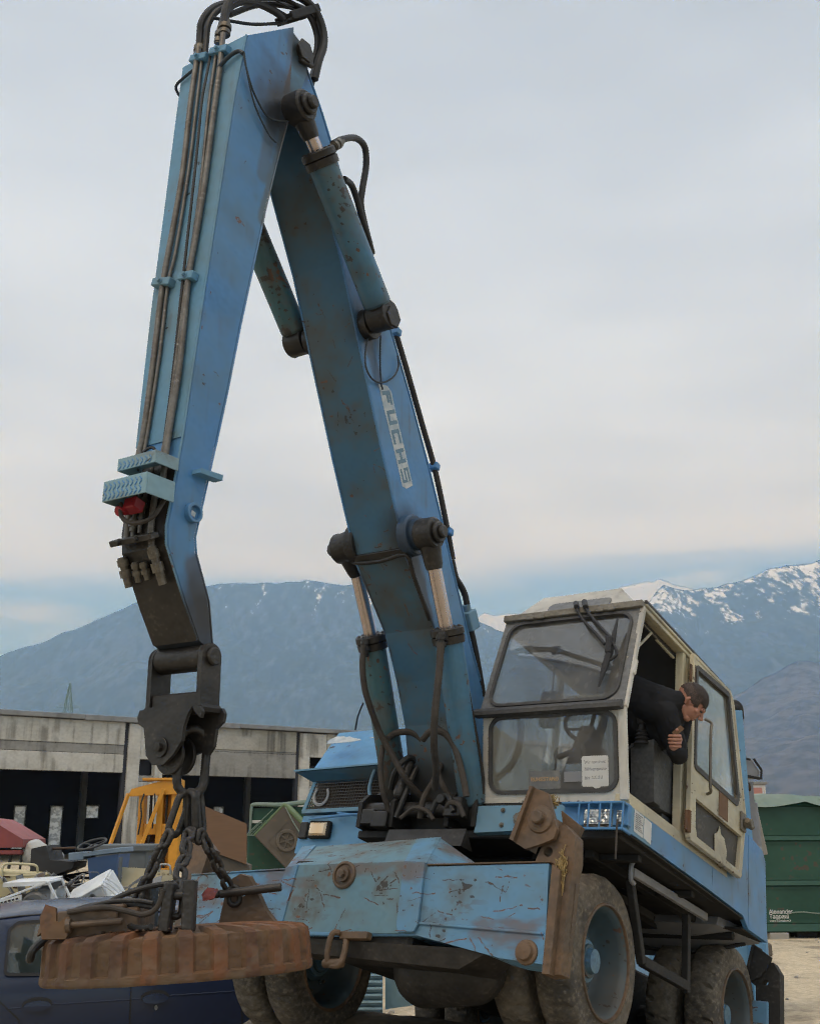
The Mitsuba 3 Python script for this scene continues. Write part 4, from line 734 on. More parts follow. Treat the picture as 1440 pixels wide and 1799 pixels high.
part('inner_rail', cat(bar((-.10, CW - .06, 1.205), (-.72, CW - .06, 1.195), .02, .02), bar((-.32, CW - .05, 1.20), (.06, CW - .03, .86), .016, .016), bar((-.74, CW - .25, .955), (-.74, .12, .955), .02, .05)), 'mat_cream', parent=cab)
part('ceiling', rbox((-1.55, .035, 1.19), (-.08, CW - .05, 1.23), .004), 'mat_black', parent=cab)
part('rear_trim', cat(rbox((-1.555, .06, .02), (-1.545, CW - .08, .55), .002), rbox((-1.555, .60, .55), (-1.545, .90, 1.2), .002)), 'mat_black', parent=cab)
part('rear_window', plate(sbox(.07, .50, CW - .07, 1.14), (-1.58, 0, 0), (0, 1, 0), (0, 0, 1), .003), 'mat_glass', False, parent=cab)
part('side_window', rbox((-1.50, .012, .50), (-.86, .016, 1.16), 0), 'mat_glass', False, parent=cab)
part('side_window', hull([(-.79, .012, .50), (.10, .012, .50), (-.05, .012, 1.16), (-.79, .012, 1.16), (-.79, .016, .50), (.10, .016, .50), (-.05, .016, 1.16), (-.79, .016, 1.16)]), 'mat_glass', False, parent=cab)
part('rear_side_panel', cat(rbox((-1.56, CW - .03, 0), (-.80, CW - .01, .48), .004), rbox((-1.56, CW - .03, 1.17), (-.80, CW - .01, 1.235), .004)), 'mat_cream', parent=cab)
# swung back door, hinged on the middle post
DY0, DY1 = CW + .035, CW + .065
DO = Polygon([(-.795, .012), (-.770, 1.222), (-1.475, 1.232), (-1.535, 1.17), (-1.805, .45), (-1.72, .012)])
DWN = Polygon([(-.835, .475), (-.815, 1.16), (-1.435, 1.205), (-1.66, .54), (-1.63, .475)]).buffer(-.03, join_style=2).buffer(.03, quad_segs=5)
DLO = Polygon([(-.885, .05), (-.875, .285), (-1.735, .285), (-1.685, .045)])
door = part('door', prism(DO.difference(DWN).difference(DLO), DY0, DY1), 'mat_cream', False, 'cream cab door swung fully back, its lower panel torn out', parent=cab)
part('door_glass', prism(DWN.buffer(.01), DY0 + .012, DY0 + .017), 'mat_glass', False, parent=cab)
part('door_seal', prism(DWN.buffer(.014).difference(DWN.buffer(-.022)), DY1 - .006, DY1 + .008), 'mat_rubber_seal', False, parent=cab)
part('door_edge', cat(*[bar((a[0], DY1 - .012, a[1]), (b[0], DY1 - .012, b[1]), .028, .035, (0, 1, 0)) for a, b in zip(list(DO.exterior.coords)[:-1], list(DO.exterior.coords)[1:])]), 'mat_cream', parent=cab)
part('door_backing', prism(Polygon([(-.86, .03), (-.85, .30), (-1.75, .30), (-1.70, .03)]), DY0 - .006, DY0 + .004), 'mat_dark_steel', False, 'bare rusty inner sheet of the torn door panel', parent=cab)
part('door_patch', cat(plate(Polygon([(-1.28, .30), (-1.28, .47), (-1.45, .47), (-1.45, .30)]), (0, DY1 + .001, 0), (1, 0, 0), (0, 0, 1), -.003)), 'mat_brown_board', False, 'brown patch riveted onto the door', parent=cab)
part('torn_sheet', plate(Polygon([(-1.28, .055), (-1.27, .17), (-1.33, .20), (-1.36, .25), (-1.385, .20), (-1.45, .19), (-1.50, .12), (-1.49, .055)]), (0, DY0 + .008, 0), (1, 0, 0), (0, 0, 1), -.004), 'mat_cream', False, 'ragged scraps of torn cream sheet', parent=cab)
part('torn_sheet', plate(Polygon([(-.905, .055), (-.90, .13), (-.945, .10), (-.96, .055)]), (0, DY0 + .008, 0), (1, 0, 0), (0, 0, 1), -.004), 'mat_cream', False, parent=cab)
part('door_handle', tube([(-1.045, DY1 + .01, .365), (-1.01, DY1 + .045, .37), (-.985, DY1 + .05, .42), (-.975, DY1 + .05, .75), (-.985, DY1 + .05, .82), (-.96, DY1 + .01, .845)], .010, 10, 5), 'mat_fitting', parent=cab)
part('latch', cat(obox((-1.735, DY1 + .01, .385), (.09, .02, .13)), cyl((-1.74, DY1 + .02, .375), (-1.74, DY1 + .075, .375), .032, 20), cyl((-1.80, DY1 + .05, .365), (-1.70, DY1 + .05, .385), .022, 14)), 'mat_fitting', parent=cab)
for z in (1.09, .11): part('hinge', cat(cyl((-.785, DY1 - .01, z - .07), (-.783, DY1 - .01, z + .07), .018, 14), obox((-.76, DY1 - .012, z), (.05, .014, .12))), 'mat_rust', parent=cab)
# wipers
part('wiper', cat(tube([(-.03, .50, 1.32), (.0, .52, 1.28), (.03, .60, 1.16), (.075, .72, 1.03), (.105, .795, .944)], .010, 8), tube([(-.03, .56, 1.325), (.0, .585, 1.27), (.035, .65, 1.185), (.08, .76, 1.06), (.105, .83, .986)], .010, 8),
    cyl((-.06, .485, 1.34), (.02, .535, 1.27), .018, 14), cyl((-.06, .545, 1.345), (.02, .60, 1.26), .018, 14)), 'mat_black', parent=cab)
part('wiper_blade', cat(tube([(.058, .846, 1.134), (.095, .838, .95), (.13, .82, .79), (.165, .807, .645)], [.006, .02, .022, .005], 8), obox((.11, .83, .93), (.05, .04, .11)), tube([(.10, .80, 1.0), (.115, .86, .93), (.12, .885, .86), (.12, .83, .82)], .009, 8)), 'mat_black', parent=cab)
# inside
seat = part('seat', cat(rbox((-1.15, .30, .22), (-.70, .72, .36), .04), obox((-1.18, .51, .62), (.14, .42, .66), trimesh.transformations.rotation_matrix(-.12, YV)[:3, :3], .04), rbox((-1.05, .36, 0), (-.8, .66, .22), .01)), 'mat_black', parent=cab)
part('steering_wheel', cat(tube([(-.38 + .15 * math.cos(a) * .85, .50 + .17 * math.sin(a), .60 + .15 * math.cos(a) * .45) for a in np.linspace(0, 2 * np.pi, 24, endpoint=False)], .014, 8, 3, True),
    *[bar((-.38, .50, .59), (-.38 + .15 * math.cos(a) * .85, .50 + .17 * math.sin(a), .60 + .15 * math.cos(a) * .45), .025, .012) for a in (.5, 2.6, 4.7)]), 'mat_black', parent=cab)
part('steering_column', cat(bar((-.38, .50, .58), (-.12, .47, .0), .10, .11, (1, 0, 0), .01), bar((-.37, .44, .46), (-.35, .30, .40), .03, .03), cyl((-.2, .36, .10), (-.14, .56, .10), .045), cyl((-.22, .33, .16), (-.18, .40, .12), .05)), 'mat_rubber_seal', parent=cab)
part('pedal', cat(obox((-.12, .30, .12), (.05, .12, .03), trimesh.transformations.rotation_matrix(.6, YV)[:3, :3]), obox((-.12, .66, .12), (.05, .12, .03), trimesh.transformations.rotation_matrix(.6, YV)[:3, :3])), 'mat_black', parent=cab)
part('monitor', cat(rbox((-.62, .02, .70), (-.54, .15, .95), .015), tube([(-.58, .09, .95), (-.58, .09, 1.12)], .006, 6)), 'mat_rubber_seal', parent=cab)
co = part('console', cat(hull([(-.60, .78, .12), (-.60, .90, .14), (-1.10, .80, .16), (-1.10, .90, .18), (-.54, .78, .50), (-.52, .90, .50), (-1.08, .80, .52), (-1.08, .90, .52)]), rbox((-1.0, .8, .0), (-.7, .88, .14), .004)), 'mat_charcoal', 20, 'charcoal armrest console beside the seat', parent=cab)
part('console_front', hull([(-.53, .74, .13), (-.50, .905, .15), (-.48, .74, .52), (-.45, .905, .53), (-.60, .74, .13), (-.60, .905, .15), (-.58, .74, .53), (-.57, .905, .53)]), 'mat_charcoal', 20, parent=cab)
part('joystick', cat(lathe((-.47, .82, .51), (-.43, .82, .71), [(0, .055), (.02, .04), (.03, .05), (.045, .035), (.055, .043), (.07, .03), (.08, .036), (.095, .022), (.12, .018), (.13, .028), (.19, .034), (.205, .022), (.205, 1e-4)], 18), tube([(-.46, .77, .50), (-.43, .74, .46), (-.45, .72, .38)], .01, 6)), 'mat_black', parent=cab)
part('lever', cat(*[cat(tube([(-.30, y, .05), (-.34, y, .30)], .009, 6), cyl((-.34, y, .29), (-.345, y, .36), .018, 12)) for y in (.22, .28)]), 'mat_black', parent=cab)

# -- upper deck: fascia under the cab, skirts, floor pan, counterweight
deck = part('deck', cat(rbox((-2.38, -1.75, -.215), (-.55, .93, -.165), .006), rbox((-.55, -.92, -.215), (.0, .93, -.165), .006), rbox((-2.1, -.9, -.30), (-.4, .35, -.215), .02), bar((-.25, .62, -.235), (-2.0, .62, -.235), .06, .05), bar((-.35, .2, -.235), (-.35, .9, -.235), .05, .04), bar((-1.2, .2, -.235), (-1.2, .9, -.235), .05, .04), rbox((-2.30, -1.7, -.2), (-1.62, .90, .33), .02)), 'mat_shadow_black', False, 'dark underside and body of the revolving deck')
part('fascia', hull([(.045, -.005, -.03), (.045, .60, -.03), (.05, -.005, -.195), (.05, .60, -.17), (.0, -.005, -.03), (.0, .60, -.03), (.0, -.005, -.2), (.0, .6, -.18)]), 'mat_paint_pale', False, 'faded blue plate below the cab front', parent=deck)
part('fascia_bolt', cat(hexbolt((.05, .30, -.115), (1, 0, 0), .028, .03), hexbolt((.05, .18, -.06), (1, 0, 0), .010, .008), hexbolt((.05, .18, -.15), (1, 0, 0), .010, .008)), 'mat_fitting', parent=deck)
# headlamp with its cage
hb = part('headlamp_box', cat(rbox((.0, .59, -.155), (.05, .99, -.03), .004), rbox((.05, .59, -.045), (.10, .985, -.03), .003), rbox((.05, .59, -.062), (.052, .72, -.15), 0)), 'mat_paint', parent=deck)
part('headlamp', hull([(x, y, z) for x, a in ((.05, 0), (.082, .01)) for y, z in ((.725 + a, -.062 - a), (.90 - a, -.062 - a), (.725 + a, -.165 + a), (.90 - a, -.165 + a))]), 'mat_lens', label='square headlamp behind a blue cage under the cab', parent=deck)
part('side_lamp', hull([(x, y, z) for x, a in ((.05, 0), (.075, .008)) for y, z in ((.925 + a, -.068 - a), (.965 - a, -.068 - a), (.925 + a, -.15 + a), (.965 - a, -.15 + a))]), 'mat_lens', parent=deck)
part('lamp_cage', cat(*[bar((.11, y, -.042), (.11, y, -.19), .009, .009, (1, 0, 0), .001) for y in (.715, .775, .845, .912, .985)], bar((.11, .60, -.042), (.11, .985, -.042), .012, .012), bar((.11, .60, -.19), (.11, .985, -.19), .016, .016),
    bar((.11, .985, -.042), (.03, .985, -.042), .012, .012), bar((.11, .985, -.19), (.03, 1.0, -.20), .016, .016), bar((.11, .6, -.19), (.03, .6, -.18), .012, .012)), 'mat_paint', parent=deck)
part('cable', tube([(.11, .955, -.14), (.12, .96, -.22), (.118, .962, -.36)], .006, 6), 'mat_hose_dusty', parent=deck)
SK = .965
def skirt(poly, lab=None, m='mat_paint'): return part('skirt_panel', prism(poly, SK - .02, SK + .012), m, False, lab, parent=deck)
skirt([(.02, -.03), (-.30, -.022), (-.30, -.178), (.035, -.178)], None, 'mat_paint_pale'); skirt([(-.304, -.022), (-1.318, -.010), (-1.318, -.186), (-.304, -.178)])
skirt([(-1.324, -.005), (-1.60, .0), (-1.60, .40), (-2.02, .40), (-2.02, -.262), (-1.92, -.20), (-1.324, -.187)]); skirt([(-2.03, .38), (-2.34, .345), (-2.395, .28), (-2.415, -.05), (-2.44, -.27), (-2.03, -.266)])
part('skirt_fold', cat(bar((.03, SK - .03, -.182), (-1.98, SK - .03, -.215), .07, .012), rbox((-2.42, .70, -.275), (-1.99, SK - .02, -.262), .002)), 'mat_shadow_black', parent=deck)
part('sticker', cat(plate(Polygon([(-.06, -.155), (-.06, -.03), (-.19, -.035), (-.19, -.16)]), (0, SK + .0135, 0), (1, 0, 0), (0, 0, 1), -.001), plate(Polygon([(-.20, -.155), (-.20, -.035), (-.31, -.04), (-.31, -.165)]), (0, SK + .0135, 0), (1, 0, 0), (0, 0, 1), -.001)), 'mat_paper', False, 'two white printed stickers on the blue skirt', parent=deck)
part('sticker_print', cat(*[plate(sbox(-.18 + .01 * ((k * 7) % 4), -.05 - .011 * k, -.075, -.046 - .011 * k), (0, SK + .015, 0), (1, 0, 0), (0, 0, 1), -.0006) for k in range(9)]), 'mat_ink', False, parent=deck)
part('corner_plate', hull([(.045, .99, -.155), (.045, .99, -.035), (.0, SK + .012, -.03), (.0, SK + .012, -.17), (.0, .95, -.03), (.0, .95, -.17)]), 'mat_paint_pale', False, parent=deck)
cw = part('counterweight', hull([(-2.40, -1.7, -.40), (-2.41, .93, -.285), (-2.40, .2, -.41), (-2.32, -1.6, .3), (-2.32, .85, .3), (-1.9, -1.7, -.27), (-1.9, .8, -.27), (-2.1, .85, .3), (-2.1, -1.7, .3)]), 'mat_crane_grey', False, 'grey counterweight at the back of the deck')
part('hose', tube([(-2.35, .85, -.30), (-2.30, .60, -.37), (-2.25, .30, -.40), (-2.2, .0, -.36)], .014, 8), 'mat_hose', parent=cw)
part('pipe', cyl((-2.1, -.2, -.32), (-2.1, .85, -.30), .03, 16), 'mat_shadow_black', parent=cw)

# -- engine bonnet on the right
HX = -.45
hood = part('bonnet', cat(hull([(HX - .02, -1.82, .405), (HX - .02, -.93, .43), (-.80, -1.90, .84), (-.80, -.93, .86), (-1.6, -1.90, .85), (-1.6, -.93, .86), (-1.6, -1.82, .4), (-1.6, -.93, .4)]),
    rbox((-1.6, -1.80, -.2), (HX - .16, -.93, .42), .01)), 'mat_paint_hood', False, 'dented light blue engine bonnet beside the boom')
part('visor', cat(hull([(HX + .11, -1.88, .385), (HX + .11, -.94, .42), (HX - .03, -1.84, .42), (HX - .03, -.94, .45), (HX + .11, -1.88, .372), (HX + .11, -.94, .407), (HX - .03, -1.84, .41), (HX - .03, -.94, .44)])), 'mat_paint_pale', False, parent=hood)
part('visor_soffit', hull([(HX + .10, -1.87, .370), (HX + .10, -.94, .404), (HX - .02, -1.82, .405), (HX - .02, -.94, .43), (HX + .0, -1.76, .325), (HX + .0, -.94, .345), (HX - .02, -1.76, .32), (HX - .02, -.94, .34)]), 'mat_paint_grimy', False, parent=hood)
part('grille_back', rbox((HX - .15, -1.79, .08), (HX - .10, -.93, .35), .0), 'mat_rust_dark', False, parent=hood)
gz0, gz1 = .115, .335
def gy(z): return -1.78 + (z - gz0) / (gz1 - gz0) * .05
bars = [bar((HX, gy(gz0) + t, gz0), (HX - .01, gy(gz1) + t * .985, gz1), .005, .005, (1, 0, 0), 0) for t in np.arange(.02, .84, .0235)] + [bar((HX + .003, gy(z), z), (HX + .003, -.94, z + .022), .005, .005, (1, 0, 0), 0) for z in np.arange(gz0 + .01, gz1, .0225)]
part('grille', cat(*bars), 'mat_rubber_seal', False, 'square mesh grille of the engine bonnet', kind='stuff', parent=hood)
part('grille_frame', cat(bar((HX, -1.80, .10), (HX - .01, -1.745, .345), .035, .02, (1, 0, 0)), hull([(HX + .02, -1.80, .085), (HX + .02, -.93, .11), (HX + .02, -1.80, .112), (HX + .02, -.93, .137), (HX - .14, -1.80, .085), (HX - .14, -.93, .11), (HX - .14, -1.8, .1), (HX - .14, -.93, .12)])), 'mat_paint_pale', False, parent=hood)
part('lower_panel', hull([(HX + .0, -1.795, .07), (HX + .0, -.93, .095), (HX + .0, -1.81, -.2), (HX + .0, -.93, -.17), (HX - .14, -1.795, .07), (HX - .14, -.93, .095), (HX - .14, -1.81, -.2), (HX - .14, -.93, -.17)]), 'mat_paint_hood', False, parent=hood)
part('lamp_housing', cat(rbox((HX, -1.69, -.10), (HX + .05, -1.50, .022), .01)), 'mat_shadow_black', parent=hood)
part('headlamp', hull([(HX + x, y, z) for x, a in ((.05, 0), (.064, .012)) for y, z in ((-1.672 + a, -.085 + a), (-1.52 - a, -.085 + a), (-1.672 + a, .008 - a), (-1.52 - a, .008 - a))]), 'mat_lens_amber', label='warm tinted headlamp below the grille', parent=hood)
part('side_lamp', cat(rbox((HX, -1.785, -.10), (HX + .03, -1.715, .02), .008)), 'mat_dark_steel', parent=hood)
part('guard_rail', tube([(HX + .06, -1.137, .445), (HX + .06, -1.175, .36), (HX + .06, -1.19, .25), (HX + .055, -1.165, .18), (HX + .05, -1.09, .13), (HX + .04, -1.0, .08)], .013, 8), 'mat_paint_pale', parent=hood)
part('foot_bar', cat(tube([(HX + .0, -1.70, .06), (HX + .06, -1.66, .03), (HX + .07, -1.40, .05), (HX + .07, -1.20, .05), (HX + .0, -1.14, .0)], .010, 8), tube([(HX + .0, -1.45, .09), (HX + .06, -1.42, .07), (HX + .07, -1.2, .045)], .009, 8)), 'mat_paint', parent=hood)
part('peeled_patch', plate(Polygon([(-1.73, .0), (-1.735, .06), (-1.69, .105), (-1.66, .095), (-1.63, .10), (-1.60, .085), (-1.56, .088), (-1.50, .06), (-1.44, .045), (-1.42, .03), (-1.50, .01)]), (HX - .035 + .012, 0, .625 - .0), (0, 1, 0), np.array([-.35, 0, .44]), .003), 'mat_white_mark', False, 'white patch where the blue paint has peeled', parent=hood)
part('peeled_patch', plate(Polygon([(-1.36, .05), (-1.25, .085), (-1.12, .095), (-1.12, .06)]), (HX - .035 + .012, 0, .625), (0, 1, 0), np.array([-.35, 0, .44]), .003), 'mat_white_mark', False, parent=hood)
part('aerial', tube([(-.76, -1.71, .84), (-.70, -1.66, .93), (-.66, -1.60, 1.02)], .007, 6), 'mat_black', parent=hood)
part('handrail', tube([(-1.0, -1.28, .85), (-1.12, -1.30, 1.0), (-1.18, -1.32, 1.14), (-1.22, -1.27, 1.20), (-1.3, -1.1, 1.17), (-1.35, -.9, 1.10)], .013, 8), 'mat_paint', parent=hood)
part('handrail', tube([(-1.3, -1.20, .86), (-1.3, -1.21, 1.1), (-1.3, -1.24, 1.30), (-1.3, -1.19, 1.36), (-1.3, -1.0, 1.30)], .013, 8), 'mat_paint', parent=hood)
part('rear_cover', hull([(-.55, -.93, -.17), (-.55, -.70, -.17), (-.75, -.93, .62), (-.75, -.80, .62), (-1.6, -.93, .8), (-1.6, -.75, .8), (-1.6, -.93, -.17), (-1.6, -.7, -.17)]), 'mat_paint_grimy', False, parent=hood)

# -- chassis
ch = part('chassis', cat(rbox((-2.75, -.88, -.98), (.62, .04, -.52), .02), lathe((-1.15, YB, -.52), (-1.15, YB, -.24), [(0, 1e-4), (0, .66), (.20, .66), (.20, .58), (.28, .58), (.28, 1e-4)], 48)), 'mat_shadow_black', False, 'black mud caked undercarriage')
for x in (-.30, -2.48):
    part('axle', cat(cyl((x, -1.4, -.83), (x, .56, -.83), .085, 20), blob([(((x, YB - .10, -.84), .20), ((x, YB + .14, -.84), .20)), (((x + .13, YB, -.86), .14), ((x + .2, YB + .02, -.88), .10))], .05, 4)), 'mat_dark_steel', parent=ch)
def wheel(x, y, z, s, name='wheel', rim_lab=None, r=.475, w=.235, seed=0, ang=0.0):
    """s = +1: outer face to +y"""
    k = thing_part('wheel')
    prof = [(0.0, .305), (.006, .325), (.012, .36), (.008, .41), (.018, .445), (.045, .468), (.07, r), (w - .07, r), (w - .045, .468), (w - .018, .445), (w - .008, .41), (w - .012, .36), (w - .006, .325), (w, .305), (w * .5, .30), (0, .305)]
    d = []
    for (a, b) in zip(prof[:-1], prof[1:]):
        n_ = max(1, int(math.hypot(b[0] - a[0], b[1] - a[1]) / .022))
        d += [(a[0] + (b[0] - a[0]) * t / n_, a[1] + (b[1] - a[1]) * t / n_) for t in range(n_)]
    d.append(prof[-1]); d = np.array(d); n = 132
    m = lathe((x, y - s * w / 2, z), (x, y + s * w / 2, z), d, n)
    v = m.vertices.copy(); c = np.array([x, y, z]); rel = v - c; rad = np.hypot(rel[:, 0], rel[:, 2]); th = np.arctan2(rel[:, 2], rel[:, 0]); t = rel[:, 1] * s
    q = th / (2 * np.pi) * 26 + .35 * np.sign(t) + t * 1.5
    gro = np.clip((.13 - np.abs((q % 1) - .5)) * 12, 0, 1) * np.clip((np.abs(t) - .018) * 60, 0, 1) * np.clip((rad - .452) * 60, 0, 1)
    wear = meshkit.fbm(np.stack([th * 3, t * 6, np.full_like(t, seed)], -1), 3, seed)
    dr_ = -.032 * gro * np.clip(wear * 1.6 - .05, 0, 1) + .010 * (meshkit.fbm(rel * 16 + seed * 7, 3, seed) - .5) * np.clip((rad - .34) * 20, 0, 1)
    v += (rel * [1, 0, 1]) / np.maximum(rad, 1e-6)[:, None] * dr_[:, None]
    part('tyre', trimesh.Trimesh(v, m.faces, process=False), 'mat_tyre', 40, parent=k)
    o = s * w / 2
    part('rim', lathe((x, y + o * .96, z), (x, y - o * .9, z), [(0, .312), (-.004, .306), (.004, .296), (.02, .285), (.05, .272), (.15, .262), (.19, .235), (.195, .21), (.20, .16), (.195, 1e-4)], 56), 'mat_rim', 40, rim_lab, parent=k)
    part('rim_ring', lathe((x, y + o * .97, z), (x, y + o * .8, z), [(0, .318), (-.010, .314), (-.012, .304), (-.004, .298), (.02, .296)], 56), 'mat_brown_steel', 40, parent=k)
    part('hub', lathe((x, y - o * .6, z), (x, y + o * .45, z), [(0, 1e-4), (0, .12), (.07, .115), (.08, .075), (.12, .065), (.125, 1e-4)], 28), 'mat_rim_blue', parent=k)
    part('hub_plate', cat(lathe((x, y - o * .7, z), (x, y + o * .35, z), [(0, 1e-4), (0, .15), (.05, .145), (.06, .10), (.10, .09), (.105, 1e-4)], 28), *[cyl((x + .19 * math.cos(a), y - o * .78, z + .19 * math.sin(a)), (x + .19 * math.cos(a), y - o * .55, z + .19 * math.sin(a)), .014, 8) for a in np.arange(8) * np.pi / 4]), 'mat_rim', parent=k)
    part('wheel_nuts', cat(*[hexbolt((x + .21 * math.cos(a), y + o * .96 - s * .205, z + .21 * math.sin(a)), (0, s, 0), .013, .016) for a in np.arange(10) * np.pi / 5]), 'mat_fitting', parent=k)
    return k
def thing_part(name): return key_of(H + '__' + name)
for i, (x, z) in enumerate(((-.30, -.827), (-2.48, -.765))):
    for j, (y, s) in enumerate(((.635, 1), (.355, -1), (YB * 2 - .715, -1), (YB * 2 - .44, 1))):
        wheel(x, y, z - (.09 if y < -.8 else 0), s, seed=i * 4 + j + 1, rim_lab='dusty blue grey front rim below the cab' if (i, j) == (0, 0) else None)

# -- front stabiliser beam
BX = .65
def fx(poly, x0, x1): return plate(Polygon(poly), (x0, 0, 0), (0, 1, 0), (0, 0, 1), x1 - x0)
beam = part('front_beam', cat(fx([(-1.66, -.985), (-1.66, -.635), (-.80, -.585), (.84, -.525), (.86, -.86), (.86, -1.015), (.62, -1.0), (.10, -.915), (-.80, -.955)], BX - .30, BX)), 'mat_paint_worn', False, 'scratched blue stabiliser beam across the front')
part('cover_plate', fx([(-.90, -.95), (-.80, -.560), (-.05, -.530), (.10, -.545), (.08, -.905), (-.04, -.912)], BX, BX + .012), 'mat_paint_dirty', False, 'dirt greyed middle plate of the beam', parent=beam)
part('cover_top', hull([(BX + .012, -.80, -.560), (BX + .012, .09, -.535), (BX - .02, -.80, -.580), (BX - .02, .09, -.56), (BX - .42, -1.06, -.335), (BX - .42, -.13, -.275), (BX - .42, -1.06, -.36), (BX - .42, -.13, -.3), (BX - .48, -1.04, -.335), (BX - .48, -.15, -.27)]), 'mat_paint_dirty', False, 'sloping dusty top of the middle section', parent=beam)
part('rib', cat(fx([(.095, -.535), (.105, -.86), (.085, -.90), (-.015, -.905), (-.03, -.87), (-.045, -.53)], BX + .012, BX + .026), hull([(BX + .012, -.05, -.53), (BX + .012, .10, -.535), (BX - .42, -.29, -.282), (BX - .42, -.12, -.272), (BX - .0, -.05, -.55), (BX - .0, .1, -.55), (BX - .43, -.29, -.30), (BX - .43, -.12, -.29)])), 'mat_paint_worn', False, parent=beam)
part('rib', cat(fx([(-.93, -.95), (-.89, -.575), (-.80, -.560), (-.84, -.95)], BX + .012, BX + .02), hull([(BX + .012, -.89, -.575), (BX + .012, -.80, -.56), (BX - .42, -1.17, -.335), (BX - .42, -1.06, -.325), (BX, -.89, -.59), (BX, -.8, -.58), (BX - .43, -1.17, -.35), (BX - .43, -1.06, -.34)])), 'mat_paint_worn', False, parent=beam)
part('gusset', cat(hull([(BX - .40, -.135, -.275), (BX + .005, .10, -.535), (BX - .40, .30, -.51), (BX - .38, -.12, -.29), (BX - .02, .11, -.54), (BX - .40, .29, -.53)]), hull([(BX - .41, -.12, -.28), (BX - .41, .32, -.52), (BX - .41, .1, -.54), (BX - .43, -.12, -.28), (BX - .43, .32, -.52), (BX - .43, .1, -.54)])), 'mat_paint_worn', False, parent=beam)
part('top_lip', bar((BX - .03, .10, -.543), (BX - .03, .85, -.517), .08, .008), 'mat_brown_steel', label='rust worn top edge of the beam', parent=beam); part('top_lip', bar((BX - .03, -1.66, -.630), (BX - .03, -.90, -.582), .08, .008), 'mat_paint_worn', parent=beam)
part('lower_flange', cat(bar((BX + .006, .10, -.852), (BX + .006, .85, -.872), .012, .014), bar((BX + .004, -1.66, -.965), (BX + .004, -.2, -.93), .03, .02)), 'mat_paint_worn', parent=beam)
bc = np.array([BX + .012, -.447, -.612])
part('bolt', cat(lathe(bc, bc + [.05, 0, 0], [(0, 1e-4), (0, .078), (.012, .078), (.018, .07), (.018, .062), (.008, .058), (.008, .042), (.028, .042), (.03, .036), (.03, 1e-4)], 32), hexbolt(bc + [.02, 0, 0], (1, 0, 0), .026, .022)), 'mat_brown_steel', label='rusty round bolt on the middle of the beam', parent=beam)
bd = np.array([BX, .765, -.965])
part('bolt', cat(lathe(bd, bd + [.05, 0, 0], [(0, 1e-4), (0, .062), (.014, .06), (.018, .045), (.04, .04), (.045, 1e-4)], 28)), 'mat_brown_steel', parent=beam)
part('tow_shackle', cat(tube([(BX + .03, -.40, -.93), (BX + .055, -.42, -.935), (BX + .06, -.435, -.98), (BX + .05, -.44, -1.06), (BX + .03, -.43, -1.10)], .016, 10), tube([(BX + .03, -.43, -1.10), (BX + .04, -.36, -1.10), (BX + .03, -.345, -1.05), (BX + .02, -.35, -.98), (BX, -.37, -.95)], .017, 10), cyl((BX + .03, -.47, -1.095), (BX + .03, -.34, -1.085), .024, 14), bar((BX, -.40, -.94), (BX + .02, -.20, -.935), .05, .04)), 'mat_brown_steel', parent=beam)
part('underbody', cat(hull([(BX - .02, -.95, -.96), (BX - .02, .55, -.96), (BX - .28, -.95, -.96), (BX - .28, .55, -.96), (BX - .05, -.85, -1.03), (BX - .05, .35, -1.06), (BX - .28, -.85, -1.03), (BX - .28, .45, -1.06)]), blob([(((BX - .45, -.10, -1.02), .20), ((BX - .40, .22, -1.0), .19))], .05, 4)), 'mat_dark_steel', 30, parent=beam)
# stabiliser legs, folded up
def leg(x, y0, zs, flip=1, lab=None, straw=True):
    k = part('stabiliser_leg', cat(plate(Polygon([(.045, -1.06), (.125, -1.05), (.135, -.60), (.150, -.50), (.140, -.37), (.075, -.31), (-.02, -.36), (-.075, -.50), (-.055, -.56), (.0, -.58)]).difference(Point(-.005, -.455).buffer(.026)), (x - .14, y0, 0), (0, 1, 0), (0, 0, 1), .10),
        plate(Polygon([(.048, -1.06), (.090, -1.06), (.098, -.56), (.05, -.53)]), (x - .04, y0, 0), (0, 1, 0), (0, 0, 1), .05)), 'mat_brown_steel' if straw else 'mat_shadow_black', 20, lab)
    return k
lg = leg(BX - .0, .815, 0, lab='rusty brown stabiliser leg folded up at the beam end')
part('leg_edge', hull([(BX - .10, .94, -1.04), (BX - .10, .955, -.60), (BX - .14, .94, -1.04), (BX - .14, .955, -.60), (BX - .10, .91, -1.04), (BX - .10, .91, -.60)]), 'mat_brown_steel', parent=lg)
foot_ = part('foot', cat(plate(Polygon([(.615, -.41), (.715, -.128), (.775, -.148), (.805, -.16), (.875, -.35), (.86, -.40), (.80, -.425), (.70, -.455)]), (BX - .02, 0, 0), (0, 1, 0), (0, 0, 1), .03), plate(Polygon([(.615, -.41), (.705, -.128), (.722, -.128), (.640, -.42)]), (BX - .22, 0, 0), (0, 1, 0), (0, 0, 1), .26),
    plate(Polygon([(.80, -.20), (.93, -.29), (.90, -.36), (.83, -.33)]), (BX - .20, 0, 0), (0, 1, 0), (0, 0, 1), .04)), 'mat_brown_steel', 20, 'tilted rusty foot plate of the folded leg', parent=lg)
part('foot_pin', cat(cyl((BX - .2, .775, -.30), (BX + .03, .775, -.30), .048), lathe((BX + .01, .775, -.30), (BX + .05, .775, -.30), [(0, 1e-4), (0, .075), (.012, .07), (.02, .034), (.055, .034), (.06, .028), (.06, 1e-4)], 28)), 'mat_brown_steel', parent=lg)
sr = np.random.default_rng(4)
